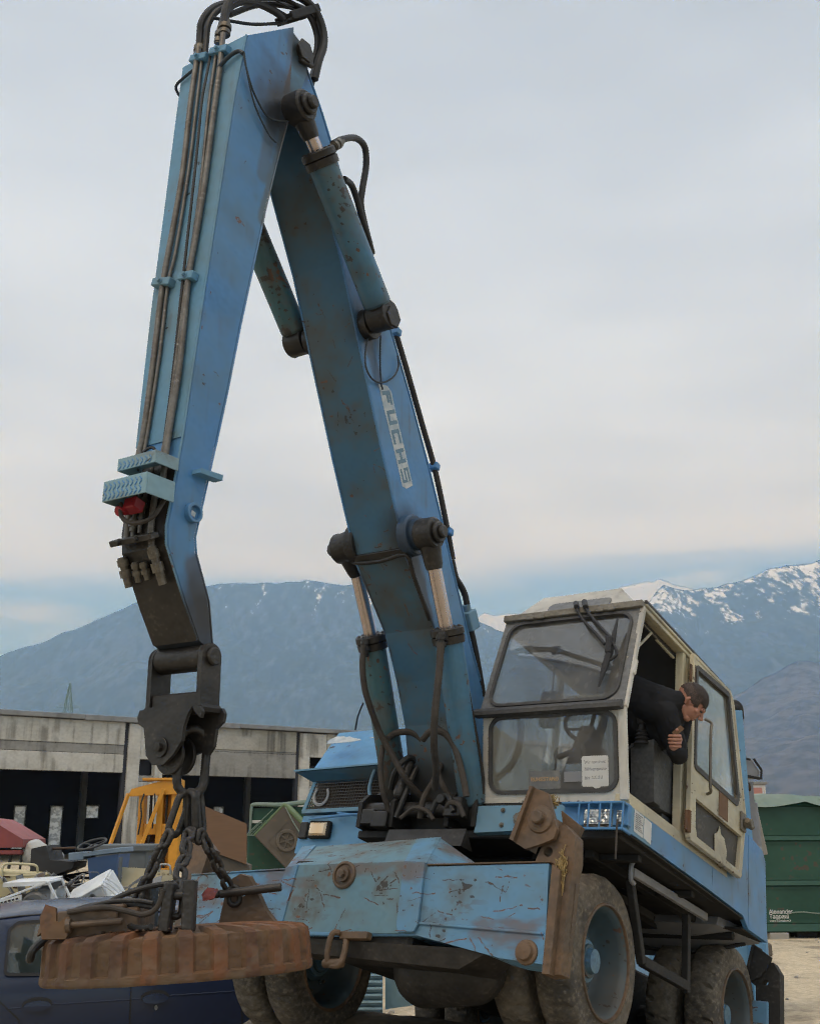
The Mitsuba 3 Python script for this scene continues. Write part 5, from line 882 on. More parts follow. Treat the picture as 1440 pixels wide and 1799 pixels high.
def tuft(c, n, spread, L): return cat(*[tube([np.array(c) + sr.normal(0, 1, 3) * spread, np.array(c) + sr.normal(0, 1, 3) * spread + sr.normal(0, 1, 3) * L, np.array(c) + sr.normal(0, 1, 3) * spread * [1, 1, 1.4]], .0028, 4, 3) for _ in range(n)])
part('straw', tuft((BX - .025, .905, -.555), 46, np.array([.006, .012, .04]), .014), 'mat_straw', False, 'dry straw caught on the leg', kind='stuff', parent=lg)
part('straw', tuft((BX - .05, .80, -.185), 34, np.array([.014, .013, .013]), .014), 'mat_straw', False, 'tuft of dry straw behind the foot plate', kind='stuff', parent=lg)
lg2 = part('stabiliser_leg', cat(plate(Polygon([(-1.66, -1.0), (-1.74, -1.0), (-1.78, -.5), (-1.70, -.38), (-1.60, -.45), (-1.62, -.6)]), (BX - .14, 0, 0), (0, 1, 0), (0, 0, 1), .1)), 'mat_brown_steel', 20)
RX = -2.95
lr = part('rear_stabiliser_leg', cat(plate(Polygon([(.76, -1.1), (.935, -1.1), (.935, -.40), (.89, -.33), (.80, -.33), (.72, -.47), (.76, -.50)]).difference(Point(.83, -.47).buffer(.022)), (RX, 0, 0), (0, 1, 0), (0, 0, 1), .10)), 'mat_shadow_black', 20, 'black folded stabiliser leg behind the rear wheel')
part('foot', cat(plate(Polygon([(.69, -.44), (.752, -.215), (.885, -.30), (.86, -.36), (.80, -.44), (.73, -.47)]), (RX + .10, 0, 0), (0, 1, 0), (0, 0, 1), .03), plate(Polygon([(.69, -.44), (.745, -.215), (.76, -.215), (.71, -.45)]), (RX - .05, 0, 0), (0, 1, 0), (0, 0, 1), .2)), 'mat_shadow_black', 20, parent=lr)
part('beam', cat(rbox((RX - .05, -1.5, -.95), (RX + .12, .855, -.60), .01)), 'mat_paint_worn', parent=lr)
# side step frame
SY = .75
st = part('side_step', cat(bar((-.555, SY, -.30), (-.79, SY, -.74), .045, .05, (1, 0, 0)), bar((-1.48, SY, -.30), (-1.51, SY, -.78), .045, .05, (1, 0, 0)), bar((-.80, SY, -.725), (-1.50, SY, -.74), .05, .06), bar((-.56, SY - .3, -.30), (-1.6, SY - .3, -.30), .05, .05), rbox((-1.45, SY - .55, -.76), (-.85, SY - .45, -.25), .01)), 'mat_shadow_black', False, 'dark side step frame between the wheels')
part('channel', cat(bar((-.50, SY + .04, -.275), (-1.72, SY + .04, -.262), .035, .05), tube([(-.50, SY + .04, -.22), (-.455, SY + .05, -.25), (-.46, SY + .05, -.33), (-.53, SY + .04, -.335)], .014, 8)), 'mat_crane_grey', label='pale steel channel hanging under the deck edge', parent=st)
# ---------------------------------------------------------------- things hanging from, stuck to or sitting in the machine
# lifting magnet
MG = turn(turn(shift(I4, (-1.065, 5.52, 1.150)), -3.4, (0, 1, 0)), -3.2, (1, 0, 0))
MR, MH, NR = .612, .205, 26
def magnet_body():
    nth = NR * 10; th = np.arange(nth) * 2 * np.pi / nth
    ph = (np.arange(nth) % 10) / 10.0
    ribw = np.clip((np.abs(ph - .5) - .24) / .05, 0, 1)            # 0 = raised rib, 1 = hollow
    prof = [(0.0, -.102, 0), (.56, -.102, 0), (.605, -.100, 0), (.612, -.090, 0), (.612, -.066, 0), (.608, -.058, 1), (.604, .050, 1), (.598, .078, 1), (.575, .096, 2), (.52, .104, 2), (.42, .112, 2), (.34, .116, 3), (.0, .118, 3)]
    rings_ = []
    for r, z, k in prof:
        rr = np.full(nth, r); zz = np.full(nth, z)
        if k == 1: rr = r - .022 * ribw
        if k == 2: zz = z - .020 * ribw; rr = r - .012 * ribw * (r > .55)
        rings_.append(np.stack([rr * np.cos(th), rr * np.sin(th), zz], 1))
    m = loft(rings_, False); v = m.vertices; v += ((meshkit.fbm(v * 14, 3, 4) - .5) * .008)[:, None] * np.array([1, 1, .6])
    return m
mg = thing('lifting_magnet', 'round rust brown scrap lifting magnet with ribbed rim hanging by chains at the lower left', 'lifting magnet')
def mpart(n, m, mat, smooth=30, label=None, kind=None): return add(mg + '__' + n, m, mat, MG, smooth, label, kind)
mpart('body', magnet_body(), 'mat_rust', 35)
lugp = Polygon([(-.13, .10), (-.115, .16), (-.09, .25), (-.055, .315), (-.01, .335), (.035, .32), (.07, .26), (.12, .16), (.17, .10)])
mpart('lug', plate(lugp.difference(Point(-.0, .25).buffer(.022)), (.27, .24, 0), (.95, -.30, 0), (0, 0, 1), .045, True), 'mat_brown_steel', label='curved rusty lug on the right of the magnet')
mpart('lug_pin', cyl((.16, .17, .247), (.46, .165, .262), .020, 18), 'mat_dark_steel'); mpart('lug_pin', cyl((.16, .17, .247), (.10, .17, .245), .018, 16), 'mat_dark_steel')
mpart('lug', cat(obox((.135, -.46, .20), (.05, .09, .21), trimesh.transformations.rotation_matrix(.05, (0, 1, 0))[:3, :3])), 'mat_dark_steel'); mpart('lug', obox((.04, -.44, .20), (.045, .10, .20), trimesh.transformations.rotation_matrix(.14, (0, 1, 0))[:3, :3]), 'mat_dark_steel')
mpart('lug', cat(obox((-.16, .10, .20), (.05, .16, .22)), obox((-.21, .12, .2), (.04, .14, .2))), 'mat_dark_steel')
mpart('bolt', cyl((.02, -.45, .245), (.16, -.45, .245), .018, 14), 'mat_dark_steel')
mpart('junction_box', cat(rbox((-.42, -.36, .09), (-.10, -.05, .21), .012), obox((-.32, -.38, .185), (.26, .02, .05)), cyl((-.40, -.42, .15), (-.16, -.41, .155), .014, 12), lathe((-.40, -.42, .15), (-.36, -.42, .15), [(0, 1e-4), (0, .03), (.02, .03), (.02, 1e-4)], 12), rbox((-.30, -.40, .20), (-.16, -.12, .225), .01)), 'mat_brown_steel', label='rusty junction box on the magnet')
mpart('box_cover', cat(plate(Polygon([(-.06, -.07), (.05, -.075), (.08, -.02), (.055, .02), (.0, .0), (-.012, .06), (-.06, .075), (-.08, .02)]), (-.45, -.37, .165), (.62, -.1, 0), (0, .25, 1), .018), plate(Polygon([(-.05, .0), (.03, .03), (.04, .08), (-.03, .08)]), (-.52, -.28, .12), (.9, -.4, .2), (0, .2, 1), .015)), 'mat_rust', label='bent rusty cover flap')
mpart('loose_rust', cat(*[trimesh.Trimesh(trimesh.creation.icosphere(0, float(q[3])).vertices * [1, 1, .6] + q[:3], trimesh.creation.icosphere(0, 1).faces) for q in np.column_stack([rng.normal(-.03, .12, 70), rng.normal(-.38, .09, 70), np.full(70, .112), rng.uniform(.004, .013, 70)]) if math.hypot(q[0], q[1]) < .5]), 'mat_rust_dark', False, 'loose rust flakes lying on the magnet', 'stuff')
def mcable(p, r, m='mat_hose'): mpart('cable', tube(p, r, 10), m)
mcable([(-.38, -.16, .17), (-.30, -.22, .22), (-.20, -.24, .265), (-.10, -.24, .29), (.0, -.26, .30), (.08, -.2, .30)], .012)
mcable([(-.45, -.25, .20), (-.32, -.30, .225), (-.2, -.32, .225), (-.10, -.34, .215), (-.04, -.36, .205)], .014)
mcable([(-.40, -.40, .205), (-.24, -.44, .215), (-.14, -.46, .195), (-.06, -.47, .175), (0.0, -.48, .20), (.03, -.49, .27)], .012, 'mat_hose_dusty')
mcable([(-.40, -.34, .20), (-.25, -.36, .235), (-.12, -.36, .235), (-.04, -.37, .22)], .010)
mcable([(-.18, -.30, .14), (-.08, -.44, .12), (-.02, -.50, .125)], .013); mcable([(-.55, -.20, .10), (-.58, -.28, .06), (-.60, -.26, .02), (-.62, -.2, .03)], .018)
solo('rag', rough(hull([(.165, -.325, .215), (.225, -.335, .225), (.23, -.29, .26), (.185, -.30, .275), (.15, -.28, .24), (.2, -.27, .22)]), .016, 30, .012, 3), 'mat_red_cloth', 'crumpled red rag tied beside the lug of the magnet', 'rag', MG)

# chain sling: master ring, two large links and three legs
sl = thing('chain_sling', 'black iron chain sling with three legs between the yoke and the magnet', 'chain')
def link(c, ax, side, L, W, r, name='link'):
    ax = np.array(ax, float); ax /= np.linalg.norm(ax); side = np.array(side, float); side -= ax * (side @ ax); side /= np.linalg.norm(side)
    h, w = L / 2 - W / 2, W / 2 - r
    pts = [np.array(c) + ax * (h + w * math.sin(a)) + side * (w * math.cos(a)) for a in np.linspace(0, np.pi, 8)] + [np.array(c) - ax * (h - w * math.sin(a)) + side * (w * math.cos(a)) for a in np.linspace(np.pi, 2 * np.pi, 8)]
    add(sl + '__' + name, tube(pts, r, 10, 1, True, False), 'mat_dark_steel', None, 60)
RT = np.array([1.0, .12, 0]); FW = np.array([-.12, 1.0, 0])
link((-1.062, 5.585, 2.015), (.03, 0, 1), RT + FW * .15, .36, .175, .022, 'ring')
link((-1.105, 5.55, 1.765), (.28, .1, 1), RT * .7 + FW * .7, .23, .105, .017, 'ring'); link((-1.045, 5.54, 1.775), (-.05, -.1, 1), RT * .55 - FW * .8, .23, .105, .017, 'ring'); link((-1.010, 5.58, 1.775), (-.15, .1, 1), RT * .3 + FW, .22, .095, .016, 'ring')
def leg_chain(a, b, n, L, W, r, sag=.0):
    a, b = np.array(a, float), np.array(b, float); d = b - a
    for i in range(n):
        t = (i + .5) / n; c = a + d * t + np.array([0, 0, -sag * 4 * t * (1 - t)]); s = RT * .75 + FW * .66 if i % 2 else RT * .75 - FW * .66
        link(c, d + rng.normal(0, .02, 3), s + rng.normal(0, .08, 3), L, W, r)
leg_chain((-1.125, 5.48, 1.69), (-1.285, 5.50, 1.345), 5, .105, .068, .0145)
leg_chain((-1.035, 5.48, 1.70), (-1.015, 5.13, 1.42), 5, .110, .070, .0145)
link((-1.01, 5.11, 1.385), (0, -.1, 1), RT, .13, .085, .015, 'shackle')
leg_chain((-.995, 5.52, 1.69), (-.875, 5.72, 1.42), 6, .092, .060, .0125)
link((-.855, 5.745, 1.385), (-.1, .0, 1), RT + FW * .1, .11, .078, .013, 'shackle')
link((-1.285, 5.53, 1.305), (0, .1, 1), RT, .12, .075, .014, 'shackle'); link((-.985, 5.47, 1.665), (.2, .2, 1), RT + FW, .085, .055, .012); link((-1.035, 5.45, 1.665), (-.2, .2, 1), RT - FW, .085, .055, .012); link((-.96, 5.48, 1.62), (-.4, .1, 1), FW, .08, .05, .011)

# notes and stickers on the lower windscreen
def notice(poly, off, t): return fr(poly, off, t)
nt = thing('paper_notice', 'white handwritten notice behind the lower windscreen', 'notice')
add(nt + '__sheet', fr(rrect(.672, .085, .842, .262, .012).union(Polygon([(.735, .09), (.80, .09), (.765, .065)])), -.0095, .001), 'mat_paper', MU, False)
def wtext(s, y, z, h, w=None, mat='mat_ink', parent=nt, off=-.0084, bold=False, name='writing'):
    t_ = meshkit.text_mesh(s, h, .0005, bold); v = t_.vertices.copy(); v[:, 0] -= v[:, 0].min()
    if w: v[:, 0] *= w / v[:, 0].max()
    o = E0 + off * np.array([FS[2], 0, -FS[0]]); n_ = np.array([FS[2], 0, -FS[0]])
    add(parent + '__' + name, trimesh.Trimesh(o + (v[:, :1] + y) * YV + (v[:, 1:2] + z) * FS + v[:, 2:3] * n_, t_.faces, process=False), mat, MU, False)
wtext('Wir machen', .690, .218, .017, .135); wtext('Mittagspause', .690, .178, .017, .140); wtext('bis 13.30', .690, .128, .017, .115)
stk = thing('window_sticker', 'faded clear sticker with orange lettering low on the windscreen', 'sticker')
add(stk + '__film', fr(rrect(.318, .078, .53, .185, .006), -.0095, .0006), 'mat_grey_frame', MU, False)
wtext('RUHESTAND', .332, .125, .022, .185, 'mat_orange_print', stk, -.0086, True)
card = solo('card', fr(sbox(.555, .115, .67, .175), -.0095, .001), 'mat_crane_grey', 'plain pale grey card stuck to the glass beside the notice', 'card', MU, False)
hs_ = [(-.445, -1.652 + .062 * math.sin(a), .215 + .066 * math.cos(a) * -1) for a in np.linspace(-2.35, 2.35, 13)]
solo('horseshoe', cat(tube([(HX + .012, y, z) for _, y, z in hs_], [.009, .011, .012, .011, .009], 8, 3), tube([(HX + .016, y * 1.0 + (y + 1.652) * .14, z + (z - .215) * .14) for _, y, z in hs_], .006, 6, 3)), 'mat_grey_metal', 'steel horseshoe wired to the mesh grille of the bonnet', 'horseshoe', MU)

# ---------------------------------------------------------------- the man leaning out of the cab
PF = np.eye(4); PF[:3, 0] = [1, 0, 0]; PF[:3, 1] = [0, -math.sin(PITCH), math.cos(PITCH)]; PF[:3, 2] = [0, -math.cos(PITCH), -math.sin(PITCH)]; PF[:3, 3] = [1.719, 7.12, 2.41]
# built upright in a plain local frame: x to his front, y up, z to his right
hc, hf, hu = np.array([.043, .052, 0]), np.array([.70, -.70, .40]), np.array([.70, .70, .0])
hf /= np.linalg.norm(hf); hu -= hf * (hu @ hf); hu /= np.linalg.norm(hu); hs = np.cross(hf, hu)
HM = np.eye(4); HM[:3, 0], HM[:3, 1], HM[:3, 2], HM[:3, 3] = hf, hu, hs, hc
if hs[2] < 0: raise ValueError
def ell(c, r, n=3):
    s = trimesh.creation.icosphere(n); s.vertices = s.vertices * np.array(r) + np.array(c); return s
def to_m3(t): return m3.Manifold(m3.Mesh(np.asarray(t.vertices, np.float32), np.asarray(t.faces, np.uint32)))
def union(*ts): return m3.Manifold.batch_boolean([to_m3(t) if isinstance(t, trimesh.Trimesh) else t for t in ts], m3.OpType.Add)
def bones(*bs): return [m3.Manifold.batch_hull([m3.Manifold.sphere(r, 18).translate([float(x) for x in p]), m3.Manifold.sphere(s, 18).translate([float(x) for x in q])]) for (p, r), (q, s) in bs]
def soft(m, ref, it):
    t = man(m.refine_to_length(ref)); t = trimesh.Trimesh(t.vertices, t.faces); trimesh.smoothing.filter_taubin(t, iterations=it); return t
head = union(ell((-.012, .035, 0), (.098, .088, .076)), ell((.030, -.012, 0), (.066, .085, .060)), *bones(
    (((.045, -.078, -.018), .026), ((.045, -.078, .018), .026)), (((-.022, -.045, -.050), .024), ((.045, -.082, -.014), .022)), (((-.022, -.045, .050), .024), ((.045, -.082, .014), .022)),
    (((.088, .022, -.034), .013), ((.088, .022, .034), .013)), (((.088, .010, 0), .010), ((.116, -.026, 0), .0115)), (((.106, -.030, -.010), .010), ((.106, -.030, .010), .010)),
    (((.083, -.052, -.018), .0075), ((.083, -.052, .018), .0075)), (((.080, -.063, -.015), .0085), ((.080, -.063, .015), .0085)), (((.062, -.012, -.046), .016), ((.062, -.012, .046), .016)),
    (((-.03, -.03, 0), .056), ((-.085, -.135, 0), .060))))
pr = thing('person', 'short haired man in a black jacket leaning out of the cab door opening', 'person')
def pp(n, m, mat, Mx=PF, smooth=True, label=None): return add(pr + '__' + n, m, mat, Mx, smooth, label)
HP = PF @ HM
skin_head = soft(head, .008, 6)
pp('head', skin_head, 'mat_skin', HP)
for s in (-1, 1):
    pp('ear', union(*bones((((-.018, .018, s * .074), .009), ((-.026, .0, s * .080), .010)), (((-.026, .0, s * .080), .010), ((-.016, -.022, s * .073), .008)))).refine_to_length(.006), 'mat_skin', HP)
    pp('eye', ell((.086, .006, s * .031), (.010, .006, .013), 2), 'mat_shadow_black', HP); pp('eyebrow', tube([(.093, .026, s * .014), (.097, .030, s * .030), (.086, .025, s * .047)], .0045, 6), 'mat_hair', HP)
pp('mouth', tube([(.086, -.057, -.02), (.0915, -.0565, 0), (.086, -.057, .02)], .003, 6), 'mat_rust_dark', HP)
# cropped hair: long on top, shaved at the sides
def hair_cap(lift, keep):
    s = trimesh.creation.icosphere(4); v = s.vertices * np.array([.098 + lift, .088 + lift, .076 + lift]) + np.array([-.012, .035, 0])
    v += (s.vertices * ((meshkit.fbm(v * 60, 3, 2) - .5) * .006)[:, None]); k = keep(v); fm = k[s.faces].all(1)
    t = trimesh.Trimesh(v, s.faces[fm], process=True); return t
pp('hair', hair_cap(.0065, lambda v: (v[:, 1] + (meshkit.noise(v * 90, 3) - .5) * .024 > .066 - .45 * v[:, 0] * (v[:, 0] < 0) - .035 * (v[:, 0] > .05) - .02 * (v[:, 0] > .075))), 'mat_hair', HP, True, 'dark hair brushed forward on top')
pp('shaved_hair', hair_cap(.0035, lambda v: (v[:, 1] + (meshkit.noise(v * 80, 5) - .5) * .02 > .004 - .25 * v[:, 0]) & (v[:, 0] < .055) & (v[:, 1] < .10)), 'mat_hair_short', HP, True, 'close shaved sides')
jk = union(*bones((((-.36, -.30, -.38), .15), ((-.28, .055, -.22), .145)), (((-.28, .055, -.22), .145), ((-.13, .045, -.05), .115)), (((-.13, .045, -.02), .112), ((-.055, .055, .0), .072)), (((-.055, .055, 0), .070), ((-.035, .068, 0), .066)),
    (((-.20, .02, -.06), .11), ((-.13, .0, .06), .085)), (((-.13, .0, .06), .085), ((-.05, -.255, .09), .062)), (((-.05, -.255, .09), .060), ((-.103, -.205, .17), .043)), (((-.26, -.02, -.2), .13), ((-.16, -.16, -.12), .12)), (((-.16, -.16, -.12), .12), ((-.09, -.02, -.03), .11)),
    (((-.10, .03, -.15), .085), ((.025, -.065, -.10), .058)), (((.025, -.065, -.10), .058), ((-.03, -.23, -.02), .055)), (((-.25, -.10, -.2), .12), ((-.12, -.15, -.06), .10))))
pp('jacket', rough(rough(soft(jk, .016, 4), .012, 11, None, 5), .005, 34, None, 8), 'mat_black_cloth')
pp('trousers', soft(union(*bones((((-.36, -.36, -.36), .14), ((-.40, -.36, -.28), .12)), (((-.40, -.36, -.30), .10), ((-.58, -.24, .06), .075)), (((-.58, -.24, .06), .07), ((-.56, -.62, .02), .05)), (((-.30, -.38, -.34), .10), ((-.48, -.26, .04), .075)), (((-.48, -.26, .04), .07), ((-.46, -.62, .0), .05)))), .03, 4), 'mat_black_cloth')
for dx in (0, .1): pp('shoe', soft(union(*bones((((-.56 + dx, -.66, .0), .045), ((-.60 + dx, -.66, .15), .04)))), .02, 2), 'mat_black')
hd = np.array([-.103, -.150, .185])
hb_ = bones((((-.005, -.045, .0), .026), ((.02, .012, .005), .030)), (((.02, .012, .005), .028), ((.022, .030, -.01), .018)), (((-.0, -.065, -.01), .024), ((-.005, -.045, 0), .026)),)
fing = []
for i, (yy, L, r) in enumerate(((.034, 1.0, .0098), (.013, 1.06, .0100), (-.009, 1.0, .0098), (-.030, .84, .0088))):
    k = [np.array([.034, yy, .006]), np.array([.030, yy + .004, .030]), np.array([-.004 - .004 * L, yy + .006, .036]), np.array([-.030 * L - .004, yy + .004, .022])]
    fing += bones(((k[0], r * 1.1), (k[1], r * 1.05)), ((k[1], r * 1.05), (k[2], r)), ((k[2], r), (k[3], r * .86)))
th_ = [np.array([.012, .030, -.016]), np.array([.022, .058, .006]), np.array([.012, .076, .026])]
fing += bones(((th_[0], .014), (th_[1], .0115)), ((th_[1], .0115), (th_[2], .0095)))
hm = soft(union(*hb_, *fing), .006, 3); hm.vertices += hd
pp('hand', hm, 'mat_skin', label='fist held up before the chest')
ph = rough(hull([np.array(q) + hd for q in ((-.012, .050, .030), (.012, .044, .034), (-.016, .056, .010), (.008, .050, .014), (.040, .098, .022), (.058, .082, .026), (.038, .100, .004), (.056, .084, .008))]), .003, 60, .012)
solo('bread_roll', ph, 'mat_brown_board', 'small brown piece held between the fingers of the man in the cab', 'snack', PF)
# ---------------------------------------------------------------- long concrete hall
WM = frame((-22.0, 60.0, 0.0), (.806, .592, 0))       # x along the front, y inwards, z up
hall = thing('warehouse', 'long grey precast concrete hall with open dark bays behind the scrap', 'warehouse')
def wp(n, m, mat, smooth=False, label=None, parent=None): return add((parent or hall) + '__' + n, m, mat, WM, smooth, label)
BAYS = [(-24.1, -16.5), (-13.4, -5.6), (-3.4, 7.33), (9.75, 18.55), (20.8, 29.5), (31.7, 41)]
for i, (a, b) in enumerate(BAYS):
    lower = 'mat_concrete'; upper = 'mat_concrete' if i < 3 else 'mat_concrete_stained'
    wp('panel', rbox((a, .0, 6.24), (b, .25, 7.50), .02), upper, label='weather stained upper panel' if i == 3 else None); wp('panel', rbox((a + .0, .04, 5.74), (b, .25, 6.22), .015) if i < 3 else rbox((a, .05, 6.12), (b, .25, 6.235), .01), 'mat_concrete_grey')
    wp('panel', rbox((a, .0, 4.72) if i < 3 else (a, .02, 4.68), (b, .25, 5.72) if i < 3 else (b, .25, 6.10), .02), lower if i < 3 else 'mat_concrete_grey')
    a2 = BAYS[i + 1][0] if i + 1 < len(BAYS) else b + 2
    c = wp('column', rbox((b + .24, -.06, -.3), (b + .95, .4, 7.46), .02), 'mat_concrete', label='pale concrete column, chipped along its edge' if i == 2 else None)
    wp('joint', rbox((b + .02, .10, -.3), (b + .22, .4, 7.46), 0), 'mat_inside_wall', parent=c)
    if i < 3: wp('column', rbox((a2 - .55, .0, -.3), (a2 - .02, .4, 5.55), .02), 'mat_concrete')
    wp('panel', rbox((b + .97, .02, 5.50 if i < 3 else 6.0), (a2 - .03, .25, 7.46), .02), 'mat_concrete'); wp('panel', rbox((b + .97, .08, -.3), (a2 - .57, .25, 4.25), .02), 'mat_concrete'); wp('panel', rbox((b + .97, .06, 4.27), (a2 - .57, .25, 4.60), .015), 'mat_concrete_grey')
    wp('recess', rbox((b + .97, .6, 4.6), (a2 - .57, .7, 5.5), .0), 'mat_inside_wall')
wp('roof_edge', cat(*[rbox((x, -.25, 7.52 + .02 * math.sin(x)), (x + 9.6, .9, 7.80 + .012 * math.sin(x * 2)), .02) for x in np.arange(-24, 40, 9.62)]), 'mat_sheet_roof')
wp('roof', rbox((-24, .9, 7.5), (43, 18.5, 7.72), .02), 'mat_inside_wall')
bw = sbox(-24, -.3, 43, 7.5)
for x0, x1, z0, z1 in ((7.13, 7.98, .05, 3.24), (9.6, 10.55, .05, 3.26), (12.14, 13.14, 2.36, 3.33), (22.08, 22.95, 2.78, 3.32), (4.4, 5.2, .05, 3.2), (1, 1.9, .05, 3.2), (-6, -5.1, .05, 3.2), (-14, -13, .05, 3.2)):
    bw = bw.difference(sbox(x0, z0, x1, z1)); k = wp('window', plate(sbox(x0, z0, x1, z1).difference(sbox(x0 + .07, z0 + .07, x1 - .07, z1 - .07)), (0, 18.06, 0), (1, 0, 0), (0, 0, 1), .1), 'mat_concrete_grey')
    wp('pane', plate(sbox(x0 + .05, z0 + .05, x1 - .05, z1 - .05), (0, 18.0, 0), (1, 0, 0), (0, 0, 1), -.005), 'mat_window_film', parent=k)
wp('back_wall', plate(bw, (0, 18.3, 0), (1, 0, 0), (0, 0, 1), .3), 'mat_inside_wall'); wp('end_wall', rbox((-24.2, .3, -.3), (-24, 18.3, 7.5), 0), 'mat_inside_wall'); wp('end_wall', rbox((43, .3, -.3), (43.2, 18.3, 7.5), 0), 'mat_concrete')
for x in (11.2, -2.0, 24): wp('column', rbox((x, 16.5, -.3), (x + .4, 16.9, 7.5), .02), 'mat_concrete_grey')
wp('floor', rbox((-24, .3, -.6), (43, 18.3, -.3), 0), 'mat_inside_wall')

# lattice pylon on the plain behind the hall
pl = thing('pylon', 'thin green steel lattice pylon standing beyond the hall roof', 'pylon')
PO = np.array([-84.6, 280.0, -.5]); PH = 37.0
def pyl(z): return (4.2 * (1 - z / PH) + .15 if z > 24 else 4.2 * (1 - 24 / PH) + .15 + (24 - z) * .14)
seg = []
zs_ = list(np.linspace(0, 22, 7)) + list(np.linspace(24.5, PH, 6))
cn = lambda z: [PO + np.array([sx * pyl(z), sy * pyl(z), z]) for sx, sy in ((-1, -1), (1, -1), (1, 1), (-1, 1))]
for a, b in zip(zs_[:-1], zs_[1:]):
    A, B = cn(a), cn(b)
    for i in range(4):
        j = (i + 1) % 4; seg += [(A[i], B[i], .13), (A[i], B[j], .08), (A[j], B[i], .08), (B[i], B[j], .07)]
for z, L in ((26.5, 4.2), (31, 3.0)):
    for sx in (-1, 1):
        tip = PO + np.array([sx * L, 0, z]); seg += [(PO + [sx * .4, -.4, z], tip, .09), (PO + [sx * .4, .4, z], tip, .09), (PO + [sx * .4, 0, z + 1.6], tip, .08), (tip, tip - [0, 0, 1.5], .06)]
add(pl + '__lattice', cat(*[cyl(p, q, r * .6, 5, 0) for p, q, r in seg]), 'mat_mast_green', None, 40)

# far pale house on the right
fb = thing('house', 'small white house with pink panels just above the green container', 'house')
add(fb + '__wall', rbox((33.5, 120, -.5), (37.0, 127, 6.15), .03), 'mat_stucco', None, False); add(fb + '__roof', rbox((33.3, 119.8, 6.15), (37.2, 127.2, 6.4), .03), 'mat_concrete_grey', None, False)
for x0, x1 in ((34.0, 34.7), (35.0, 36.6)):
    add(fb + '__panel', rbox((x0, 119.93, 5.05), (x1, 120, 5.8), .01), 'mat_stucco_pink', None, False); add(fb + '__window', rbox((x0, 119.95, 2.6), (x1, 120.0, 3.9), .01), 'mat_inside_wall', None, False)

# ---------------------------------------------------------------- green container
CM = frame((5.56, 19.0, .10), (1.0, .10, 0))
ct = thing('container', 'dark green steel roll off container with a crumpled tarpaulin at the right edge', 'container')
def cp(n, m, mat, smooth=False, label=None): return add(ct + '__' + n, m, mat, CM, smooth, label)
cp('body', cat(rbox((.05, .06, .02), (2.35, 5.8, 2.02), .01)), 'mat_green_dark', label='dark green ribbed container body')
for x in (.0, 2.28): cp('post', rbox((x, .0, .0), (x + .12, .14, 2.06), .012), 'mat_green')
for z, h in ((.0, .14), (.70, .10), (1.40, .10), (1.95, .12)): cp('rail', cat(hull([(.12, -.012 if z else .0, z + .02), (2.28, -.012 if z else .0, z + .02), (.12, .06, z), (2.28, .06, z), (.12, .06, z + h), (2.28, .06, z + h), (.12, .03, z + h - .01), (2.28, .03, z + h - .01)])), 'mat_green')
for z0, z1 in ((.14, .70), (.80, 1.40), (1.50, 1.95)): cp('panel', cat(plate(sbox(.12, z0, 2.28, z1).difference(sbox(.20, z0 + .05, 2.20, z1 - .04)), (0, .03, 0), (1, 0, 0), (0, 0, 1), -.03), rbox((.12, .045, z0), (2.28, .06, z1), 0)), 'mat_green')
for y in np.arange(.5, 5.6, .55): cp('rib', rbox((-.05, y, .05), (.05, y + .10, 2.0), .01), 'mat_green')
tx, ty = np.meshgrid(np.linspace(-.10, 2.50, 60), np.linspace(-.10, 5.9, 30), indexing='ij'); tz = 2.10 + .06 * meshkit.fbm(np.stack([tx * 2.5, ty * 1.5, tx * 0], -1), 4, 3) + .03 * np.sin(tx * 3)
dr0 = np.clip((.02 - ty) / .1, 0, 1) * (.10 + .10 * np.abs(np.sin(tx * 2.7 + .6))); tz -= dr0; ti = np.arange(60 * 30).reshape(60, 30)
cp('tarpaulin', trimesh.Trimesh(np.stack([tx, ty, tz], -1).reshape(-1, 3), np.concatenate([np.stack([ti[:-1, :-1], ti[1:, :-1], ti[1:, 1:]], -1).reshape(-1, 3), np.stack([ti[:-1, :-1], ti[1:, 1:], ti[:-1, 1:]], -1).reshape(-1, 3)]), process=False), 'mat_tarp_green', True, 'crumpled pale green tarpaulin')
for s_, z, h, w_ in (('Alexander', .285, .062, .40), ('Tagpaul', .215, .062, .33), ('www.container.it', .165, .028, .36)):
    t_ = meshkit.text_mesh(s_, h, .002, True); v = t_.vertices.copy(); v[:, 0] *= w_ / v[:, 0].max()
    cp('lettering', trimesh.Trimesh(np.stack([v[:, 0] + .20, -.0 + .028 - v[:, 2] , v[:, 1] + z], 1), t_.faces, process=False), 'mat_paper')
cp('cable', tube([(.55, -.02, .30), (.75, -.03, .31), (.95, -.02, .29), (1.4, -.02, .26)], .012, 6), 'mat_tarp_green', True)
for i, (x, y) in enumerate(((.18, .0), (1.9, .0), (.18, 5.2), (1.9, 5.2))): solo('concrete_block', rbox((x, y, -.16), (x + .32, y + .35, .0), .015), 'mat_stone', ('concrete block under the front left corner of the green container', 'concrete block under the front right corner of the green container', 'concrete block under the back left corner of the green container', 'concrete block under the back right corner of the green container')[i], 'block', CM, False, group='blocks under the green container')
wl = solo('roller_wheel', cat(cyl((.70, .3, -.03), (1.05, .3, -.03), .13, 20), cyl((1.25, .3, -.03), (1.5, .3, -.03), .13, 20)), 'mat_shadow_black', 'black roller beneath the green container', 'roller', CM)

